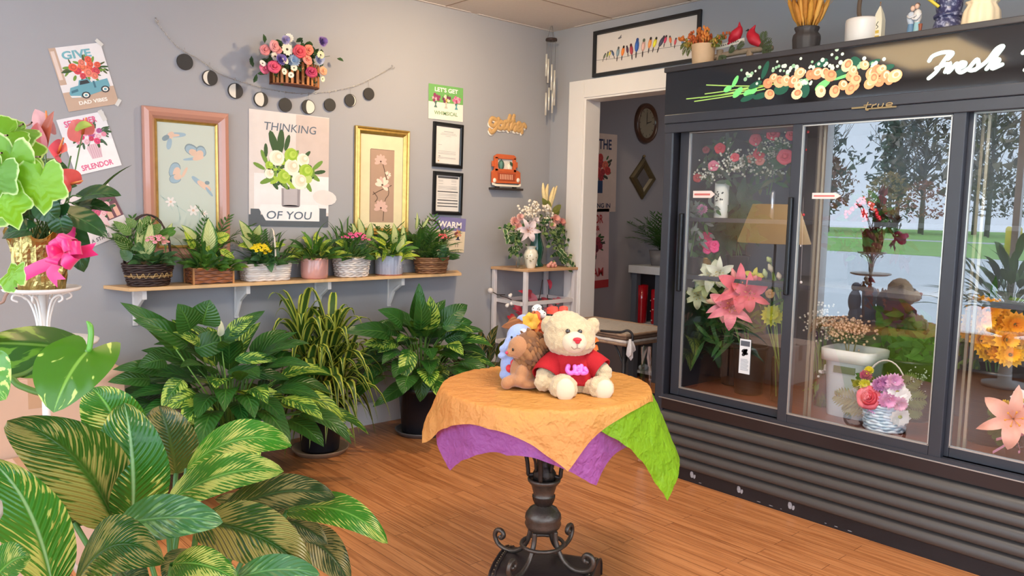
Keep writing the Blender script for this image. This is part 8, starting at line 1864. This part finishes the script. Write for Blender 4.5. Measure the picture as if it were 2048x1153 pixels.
mb = MB(); mb.use(plain((226, 150, 170), rough=.3)); b0 = cx_(2042, 868, -.69)
def ribn(pts, wd):
    P = smoothpts(pts, 5); mb.grid([[p+V((0, 0, wd/2)) for p in P], [p-V((0, 0, wd/2))+V((.004, 0, 0)) for p in P]])
for L in ([(2042, 868), (2015, 874), (1992, 880)], [(2042, 868), (2015, 888), (1985, 906)], [(2042, 868), (2034, 880), (2040, 902), (2036, 905)], [(2042, 868), (2024, 850), (2020, 862), (2042, 868)], [(2042, 868), (2060, 855), (2064, 868), (2042, 868)]): ribn([cx_(*p, -.69) for p in L], .011)
mb.ball(b0, .010, 8, 6); mb.build('ribbon', t)
mb = MB(); mb.use(Lfl)
for p0, p1 in (((2030, 840), (1985, 870)), ((2030, 850), (1980, 850)), ((2020, 830), (1985, 815)), ((2030, 850), (2005, 890))): mb.frond(cx_(*p0, -.64), cx_(*p1, -.65), 9, .035, .013, hint=(-1, -.4, .4))
mb.build('fern_spray', t)
# ================================================================== things on top of the cooler
CT = 1.9965; GX = -.66
def tp3(px, py, x=GX): return onplane(px, py, 0, x)
def topc(px, x=GX):
    P = onplane(px, 90, 0, x); return V((x, P.y, CT))
c = topc(1407); t = thing('autumn_pot', 'pale wooden pot of orange autumn foliage at the left end of the cooler top', 'potted plant', c)
mb = MB(); mb.use(plain((226, 184, 140), rough=.6, var=.1, scale=30)); mb.lathe([(0, 0), (.046, 0), (.050, .02), (.057, .115), (.059, .118), (.053, .118), (.05, .1)], c, 12); mb.build('pot', t); soil(t, c, .05, .05, .10)
mb = MB(); mor2 = [plain((222, 120, 46), rough=.7, var=.2, scale=60), plain((196, 92, 40), rough=.7, var=.2, scale=60), plain((150, 130, 50), rough=.7), plain((232, 140, 60), rough=.7)]
for px, py, n, m in ((1398, 58, 40, 0), (1412, 60, 40, 3), (1420, 70, 26, 1), (1380, 72, 36, 1), (1362, 78, 24, 0), (1388, 80, 26, 2), (1440, 74, 18, 2), (1455, 68, 14, 1), (1372, 88, 16, 2), (1400, 75, 30, 1)):
    b = c+V((0, 0, .10)); e = tp3(px, py, GX+rng.uniform(-.04, .06)); mb.use(plain((110, 90, 50), rough=.8)); mb.tube([b, (b+e)/2+V((0, 0, .01)), e], .0018, 4, caps=False)
    for k in range(n): f = .45+.6*rng.random(); p = b+(e-b)*f; mb.use(mor2[m] if rng.random() < .8 else rng.choice(mor2)); mb.ball(p+V((rng.gauss(0, 1), rng.gauss(0, 1), rng.gauss(0, 1)))*.007, (.006, .006, .009), 5, 4)
mb.build('autumn_foliage', t)
mb = MB(); mb.use(leafmat((110, 130, 50), (150, 150, 70), rough=.5))
for p0, p1 in (((1385, 85), (1366, 108)), ((1390, 85), (1375, 110)), ((1425, 80), (1448, 76)), ((1425, 84), (1440, 90)), ((1380, 84), (1362, 96))): mb.frond(tp3(*p0), tp3(*p1), 8, .02, .007, hint=(-1, 0, .5))
mb.build('green_sprig', t)
# cardinals plaque
c = topc(1480, -.60); t = thing('cardinal_figurine', 'two red cardinals on a lettered branch figurine on top of the cooler', 'figurine', c)
def tq(px, py): return tp3(px, py, -.62)
mb = MB(); mb.use(plain((150, 128, 104), rough=.8, var=.3, scale=60)); mb.tube(smoothpts([tq(1425, 116), tq(1450, 110), tq(1480, 104), tq(1510, 100), tq(1545, 96)], 4), [.014]*16+[.012], 8)
lo_ = min(p.z for p in mb.v)
for px in (1440, 1500): p = tq(px, 100); mb.tube([V((p.x, p.y, CT)), p], .016, 8)
mb.build('branch', t)
mcd = plain((196, 26, 46), rough=.5, var=.15, scale=40)
def bird(pts_body, tail, crest, beak):
    mb = MB(); mb.use(mcd); mb.tube(smoothpts([tq(*p) for p, r0 in pts_body], 3), [r for i in range(len(pts_body)-1) for r in [pts_body[i][1]*(1-k/3)+pts_body[i+1][1]*k/3 for k in range(3)]]+[pts_body[-1][1]], 12)
    a, b = tail; mb.tube([tq(*a), tq(*b)], [.012, .008], 8, flat=.5); a, b = crest; mb.tube([tq(*a), tq(*b)], [.012, .002], 8); o_ = mb.build('cardinal', t)
    mb = MB(); mb.use(plain((40, 26, 28), rough=.5)); a, b = beak; mb.tube([tq(*a), tq(*b)], [.006, .001], 6); mb.build('beak', o_)
bird([((1458, 84), .006), ((1464, 78), .020), ((1472, 70), .028), ((1477, 62), .022), ((1479, 56), .014), ((1479, 52), .006)], ((1462, 82), (1456, 88)), ((1479, 58), (1479, 44)), ((1480, 57), (1484, 59)))
bird([((1502, 58), .006), ((1503, 62), .016), ((1503, 70), .024), ((1508, 78), .028), ((1516, 84), .022), ((1524, 91), .012)], ((1518, 86), (1535, 104)), ((1505, 60), (1511, 50)), ((1497, 60), (1491, 62)))
mb = MB(); mb.use(plain((228, 218, 200), rough=.7, var=.1)); a, b = tq(1430, 100), tq(1488, 84); up = V((0, 0, .020)); mb.smooth = False; mb.poly([a, b, b+up, a+up]); mb.poly([a+V((.006, 0, 0)), a+V((.006, 0, 0))+up, b+V((.006, 0, 0))+up, b+V((.006, 0, 0))]); mb.poly([a+up, b+up, b+V((.006, 0, 0))+up, a+V((.006, 0, 0))+up]); sg = mb.build('lettered_board', t)
mb = MB(); mb.use(plain((90, 76, 66), rough=.7))
for k in range(9): f = .22+.07*k; p = a+(b-a)*f+V((-.0012, 0, .008)); mb.tube(smoothpts([p, p+V((0, -.003, .006+.003*(k % 3 == 0))), p+V((0, -.005, 0))], 3), .0012, 4)
mb.build('lettering', sg)
mb = MB(); mb.use(leafmat((80, 104, 70), (150, 150, 110), rough=.6))
for p0, p1 in (((1440, 112), (1452, 120)), ((1475, 100), (1490, 88)), ((1520, 94), (1545, 82)), ((1525, 98), (1546, 90)), ((1530, 90), (1532, 66)), ((1460, 108), (1470, 96)), ((1525, 102), (1545, 104))): mb.frond(tq(*p0)+V((-.012, 0, 0)), tq(*p1)+V((-.014, 0, 0)), 7, .022, .007, hint=(-1, 0, .4))
mb.build('pine_sprig', t)
# wheat in dark vase
c = topc(1612); t = thing('wheat_vase', 'dark ribbed vase holding a bundle of golden wheat on top of the cooler', 'vase', c); sc = 1/460
mb = MB(); mb.use(plain((58, 52, 50), rough=.55, var=.2, scale=50)); mb.lathe([(0, 0), (.050, 0), (.054, .02), (.058, .07), (.056, .085), (.044, .098), (.050, .112), (.052, .118), (.044, .118), (.04, .1)], c, 40, wob=lambda a, z: .03*math.cos(13*a)); mb.build('vase', t)
mb = MB(); mwh = [plain((206, 144, 50), rough=.7, var=.25, scale=80), plain((186, 122, 40), rough=.7, var=.25, scale=80), plain((222, 164, 76), rough=.7)]
for k in range(34):
    a = 2.4*k; q = math.sqrt((k+.5)/34); b = c+V((.03*q*math.cos(a), .03*q*math.sin(a), .10)); d = V((math.cos(a)*q*.42, math.sin(a)*q*.42, 1)).normalized(); e = b+d*rng.uniform(.13, .20)*(1.08-.25*q); mb.use(rng.choice(mwh)); mb.tube([b, b+(e-b)*.25, b+(e-b)*.4, b+(e-b)*.8, e], [.002, .003, .011, .011, .003], 7)
    for s_ in range(5): f = rng.uniform(.5, .95); p = b+(e-b)*f; mb.tube([p, p+d*.05+V((math.cos(a+s_), math.sin(a+s_), 0))*.018], .0007, 3, caps=False)
mb.build('wheat', t)
# white pot with bare stem
c = topc(1722); t = thing('white_pot', 'smooth white pot with a thick bare brown stem on top of the cooler', 'potted plant', c)
mb = MB(); mb.use(plain((222, 214, 206), rough=.35, var=.03)); mb.lathe([(0, 0), (.060, 0), (.064, .006), (.0655, .10), (.063, .112), (.056, .116), (.052, .11), (.05, .1)], c, 36); mb.build('pot', t); soil(t, c, .052, .052, .10)
mb = MB(); mb.use(plain((92, 74, 58), rough=.8, var=.2)); mb.tube(smoothpts([c+V((0, 0, .09)), tp3(1718, 25), tp3(1722, -10), tp3(1735, -60)], 4), .009, 8); mb.build('stem', t)
mb = MB(); mb.use(Lmid)
for k in range(12): P = tp3(1735, -60); a = k*2.4; mb.leaf(P, P+V((math.cos(a)*.1, math.sin(a)*.1, .03)), .05, shape='ovate')
mb.build('foliage', t)
# little tower figurine
c = topc(1756); t = thing('tower_figurine', 'narrow cream pointed church-tower figurine on top of the cooler', 'figurine', c)
def sq(h, z): return [c+V((x*h, y*h, z)) for x, y in ((-1, -1), (1, -1), (1, 1), (-1, 1))]
mb = MB(); mb.use(plain((222, 212, 186), rough=.6, var=.1), False); rows = [sq(.015, 0), sq(.017, .004), sq(.0165, .10), sq(.012, .125), sq(.002, .155)]; mb.grid(rows, closed=True); mb.face([mb.add(p) for p in rows[0]][::-1]); mb.build('tower', t)
mb = MB(); mb.use(plain((196, 160, 60), rough=.5), False); mb.box(c+V((-.0172, 0, .022)), (.001, .018, .030)); mb.box(c+V((-.0170, 0, .052)), (.001, .014, .012)); mb.build('door_panel', t)
mb = MB(); mb.use(plain((60, 58, 50), rough=.6)); mb.tube(smoothpts([c+V((-.0175, .004, .064)), c+V((-.0178, -.003, .072)), c+V((-.0175, .004, .080)), c+V((-.0172, -.003, .092))], 4), .0012, 4); mb.build('scroll_mark', t)
mb = MB(); mb.use(plain((150, 110, 70), rough=.6)); mb.tube([c+V((0, 0, .15)), c+V((0, 0, .172))], .0014, 5); mb.ball(c+V((0, 0, .17)), .003, 6, 4); mb.build('spire', t)
# embracing couple figurine
c = topc(1825); t = thing('couple_figurine', 'small figurine of an embracing couple in blue and white on top of the cooler', 'figurine', c)
def fig(dy, cols, hgt, hair, lean):
    for nm, m, prof in (('dress', cols[0], [(.0, 0), (.014, 0), (.015, .01), (.012, .05), (.010, .066)]), ('upper_body', cols[1], [(.010, .064), (.015, .078), (.016, .092), (.012, .106), (.005, .112), (.0, .113)])):
        mb = MB(); mb.use(m); mb.lathe([(r0, z*hgt) for r0, z in prof], c+V((0, dy, 0)), 16, cap0=nm == 'dress'); mb.build(nm, t)
    mb = MB(); mb.use(plain((222, 184, 160), rough=.6)); mb.ball(c+V((0, dy+lean, .124*hgt)), (.009, .009, .011), 10, 8); mb.build('head', t)
    mb = MB(); mb.use(hair); mb.ball(c+V((.003, dy+lean, .129*hgt)), (.0095, .0098, .009), 10, 7); mb.build('hair', t)
fig(.012, (plain((96, 130, 160), rough=.6), plain((190, 196, 206), rough=.6)), 1.0, plain((150, 130, 120), rough=.7), -.004); fig(-.012, (plain((150, 190, 196), rough=.6), plain((222, 214, 206), rough=.6)), 1.05, plain((120, 90, 70), rough=.7), .004)
mb = MB(); mb.use(plain((214, 208, 206), rough=.6)); mb.tube(smoothpts([c+V((-.004, .024, .098)), c+V((-.018, .010, .086)), c+V((-.017, -.014, .094))], 4), .0045, 6); mb.tube(smoothpts([c+V((-.004, -.026, .10)), c+V((-.017, -.016, .078)), c+V((-.016, .002, .082))], 4), .0045, 6); mb.build('arm', t)
mb = MB(); mb.use(plain((150, 84, 60), rough=.6)); mb.lathe([(0, 0), (.007, 0), (.006, .04), (.008, .06), (0, .062)], c+V((-.004, -.026, 0)), 10); mb.build('basket', t)
# blue figure vase, cream crock
c = topc(1893); t = thing('blue_vase', 'mottled dark blue stacked ceramic vase on top of the cooler', 'vase', c)
m, nt, b, out = _mat('mottled_glaze'); tcn = nd(nt, 'ShaderNodeTexCoord'); n_ = nd(nt, 'ShaderNodeTexNoise'); n_.inputs['Scale'].default_value = 70; n_.inputs['Detail'].default_value = 4; nt.links.new(tcn.outputs['Object'], n_.inputs['Vector'])
nt.links.new(mixc(nt, smooth(nt, n_.outputs['Fac'], .48, .68), lin((52, 54, 88)), lin((150, 152, 176))), b.inputs['Base Color']); b.inputs['Roughness'].default_value = .3
mb = MB(); mb.use(m); mb.lathe([(0, 0), (.046, 0), (.052, .012), (.053, .03), (.046, .056), (.042, .062), (.050, .066), (.053, .074), (.048, .080), (.042, .086), (.046, .105), (.047, .14), (.042, .175), (.030, .20), (.034, .215), (.028, .215)], c, 32); mb.build('vase', t)
mb = MB(); mb.use(plain((206, 184, 60), rough=.5)); mb.tube(smoothpts([tp3(1878, 14, GX-.045), tp3(1868, 6, GX-.05), tp3(1855, -4, GX-.05), tp3(1845, -16, GX-.05)], 4), .006, 7); mb.build('yellow_stem', t)
c = topc(1958); t = thing('cream_crock', 'cream fluted crock with gathered neck on top of the cooler, last at the right', 'pot', c)
mb = MB(); mb.use(plain((232, 210, 174), rough=.5, var=.05)); mb.lathe([(0, 0), (.063, 0), (.066, .006), (.064, .04), (.060, .072), (.050, .090), (.048, .096), (.056, .106), (.05, .106), (.045, .098)], c, 60, wob=lambda a, z: .035*math.cos(11*a)*(1 if z > .004 else 0)); mb.build('crock', t)
mb = MB(); mb.use(plain((206, 120, 80), rough=.6))
for k in range(8): a = k*.8; mb.ball(c+V((.025*math.cos(a), .025*math.sin(a), .110+.012*(k % 2))), .017, 8, 6)
mb.build('filling', t)
# ------------------------------------------------------------------ bird picture above the door
a, b, d = onB(1188, 65), onB(1402, 20), onB(1188, 156)
ex = V((0, b.y-a.y, b.z-a.z)); ey = V((0, a.y-d.y, a.z-d.z)); Mb = basis(V((-.002, d.y, d.z)), ex, V((0, 0, 1))); w, h = ex.length, ey.length
root = thing('framed_picture', 'long black framed picture of colourful birds on a wire above the doorway', 'picture', Mb @ V((w/2, 0, 0)))
mb = MB(Mb); mb.use(plain((32, 34, 38), rough=.3), False); mb.frame(0, 0, w, h, .026, [(0, 0), (0, .018), (.8, .020), (1, .008)]); mb.build('frame', root)
mb = MB(Mb); mb.use(plain((222, 214, 208), rough=.5, var=.03), False); mb.rect(.02, .02, w-.02, h-.02, .005)
def wp(px, py): P = Mb.inverted() @ onB(px, py, .002); return P.x, P.y
mb.use(plain((120, 116, 114), rough=.6)); stroke2(mb, [wp(1194, 121), wp(1240, 116), wp(1280, 107), wp(1320, 98), wp(1356, 92), wp(1395, 84)], .0025, .0055)
kk = 1/300.0
for i, (px, py, hh_, ang, col, hc) in enumerate([(1210, 113, 11, -.5, (90, 96, 80), (60, 60, 60)), (1216, 110, 11, -.3, (110, 120, 70), (50, 50, 50)), (1221, 107, 10, -.2, (200, 180, 60), (60, 60, 50)), (1227, 107, 12, .5, (70, 90, 120), (50, 60, 80)), (1237, 105, 18, -.15, (120, 140, 150), (90, 90, 90)), (1247, 103, 18, -.2, (232, 120, 50), (40, 36, 36)), (1256, 100, 14, .2, (80, 50, 70), (40, 30, 40)), (1264, 100, 20, .15, (160, 60, 70), (80, 30, 40)), (1275, 92, 24, -.08, (50, 90, 160), (40, 70, 130)), (1288, 92, 22, -.1, (200, 160, 150), (90, 100, 80)), (1301, 87, 19, -.2, (230, 140, 80), (50, 44, 44)), (1311, 86, 18, -.35, (222, 204, 60), (50, 50, 40)), (1324, 84, 20, -.6, (70, 70, 90), (60, 60, 70)), (1332, 80, 14, -.3, (190, 60, 90), (60, 40, 50)), (1342, 80, 13, .2, (220, 110, 70), (80, 60, 60)), (1352, 84, 12, -.2, (190, 80, 90), (60, 50, 60)), (1366, 82, 13, .2, (90, 120, 150), (50, 60, 80))]):
    x, y = wp(px, py); L_ = hh_*kk*.55; w0 = .0058+i*4e-5
    mb.use(plain((70, 64, 66), rough=.6)); mb.ell(x+L_*1.1*math.sin(-ang)*-1, y-L_*1.15, L_*.14, L_*.6, ang*.6, w0, 8)
    mb.use(plain(col, rough=.6)); mb.ell(x, y, L_*.40, L_*.85, ang, w0+1e-5, 14); mb.use(plain(tuple(min(255, int(v*1.25)) for v in col), rough=.6)); mb.ell(x-L_*.1, y-L_*.1, L_*.2, L_*.5, ang, w0+2e-5, 10); mb.use(plain(hc, rough=.6)); mb.ell(x-math.sin(ang)*L_*.9, y+math.cos(ang)*L_*.82, L_*.26, L_*.28, 0, w0+3e-5, 10)
x, y = wp(1241, 76); mb.use(plain((110, 108, 112), rough=.6)); mb.ell(x, y, .016, .006, .2, .0066, 8); mb.ell(x+.006, y+.008, .012, .004, .9, .0067, 8)
mb.build('print', root)
# ------------------------------------------------------------------ things by the window that only show in the cooler glass
P = mirrored(1540, 450, -3.98); fl = V((P.x, P.y, 0)); t = thing('floor_lamp', 'lit tan-shaded floor lamp by the left wall, seen reflected in the left cooler door', 'lamp', fl)
mb = MB(); mb.use(plain((255, 206, 146), rough=.7, emit=1.1)); mb.lathe([(.33, P.z-.16), (.21, P.z+.18)], fl, 36, cap0=False); mb.build('lamp_shade', t, solid=.003)
mb = MB(); mb.use(mbk2); mb.lathe([(0, 0), (.15, 0), (.15, .02), (.02, .035), (.012, .05), (.012, P.z-.05), (0, P.z-.05)], fl, 24); mb.build('pole', t)
t = thing('window_plant', 'leafy plant on a stand by the window, seen in the right cooler door', 'potted plant', (0, 0, 0)); P = mirrored(2010, 640, -4.55); t.location = (P.x, P.y, 0)
c = V((P.x, P.y, 0)); mb = MB(); mb.use(m_white); mb.lathe([(0, 0), (.16, 0), (.16, .03), (.05, .05), (.04, .40), (.15, .43), (.15, .45), (0, .45)], c, 24); mb.build('stand', t); mb = MB(); mb.use(plain((120, 110, 100), rough=.6)); mb.lathe([(0, .45), (.11, .45), (.14, .66), (.12, .66)], c, 24); mb.build('pot', t)
tuft(t, 'foliage', c+V((0, 0, .64)), 90, [Lsp2, Lmid], .14, .26, .06, up=1.3, spread=1.05, shape='ovate', rad=.08)
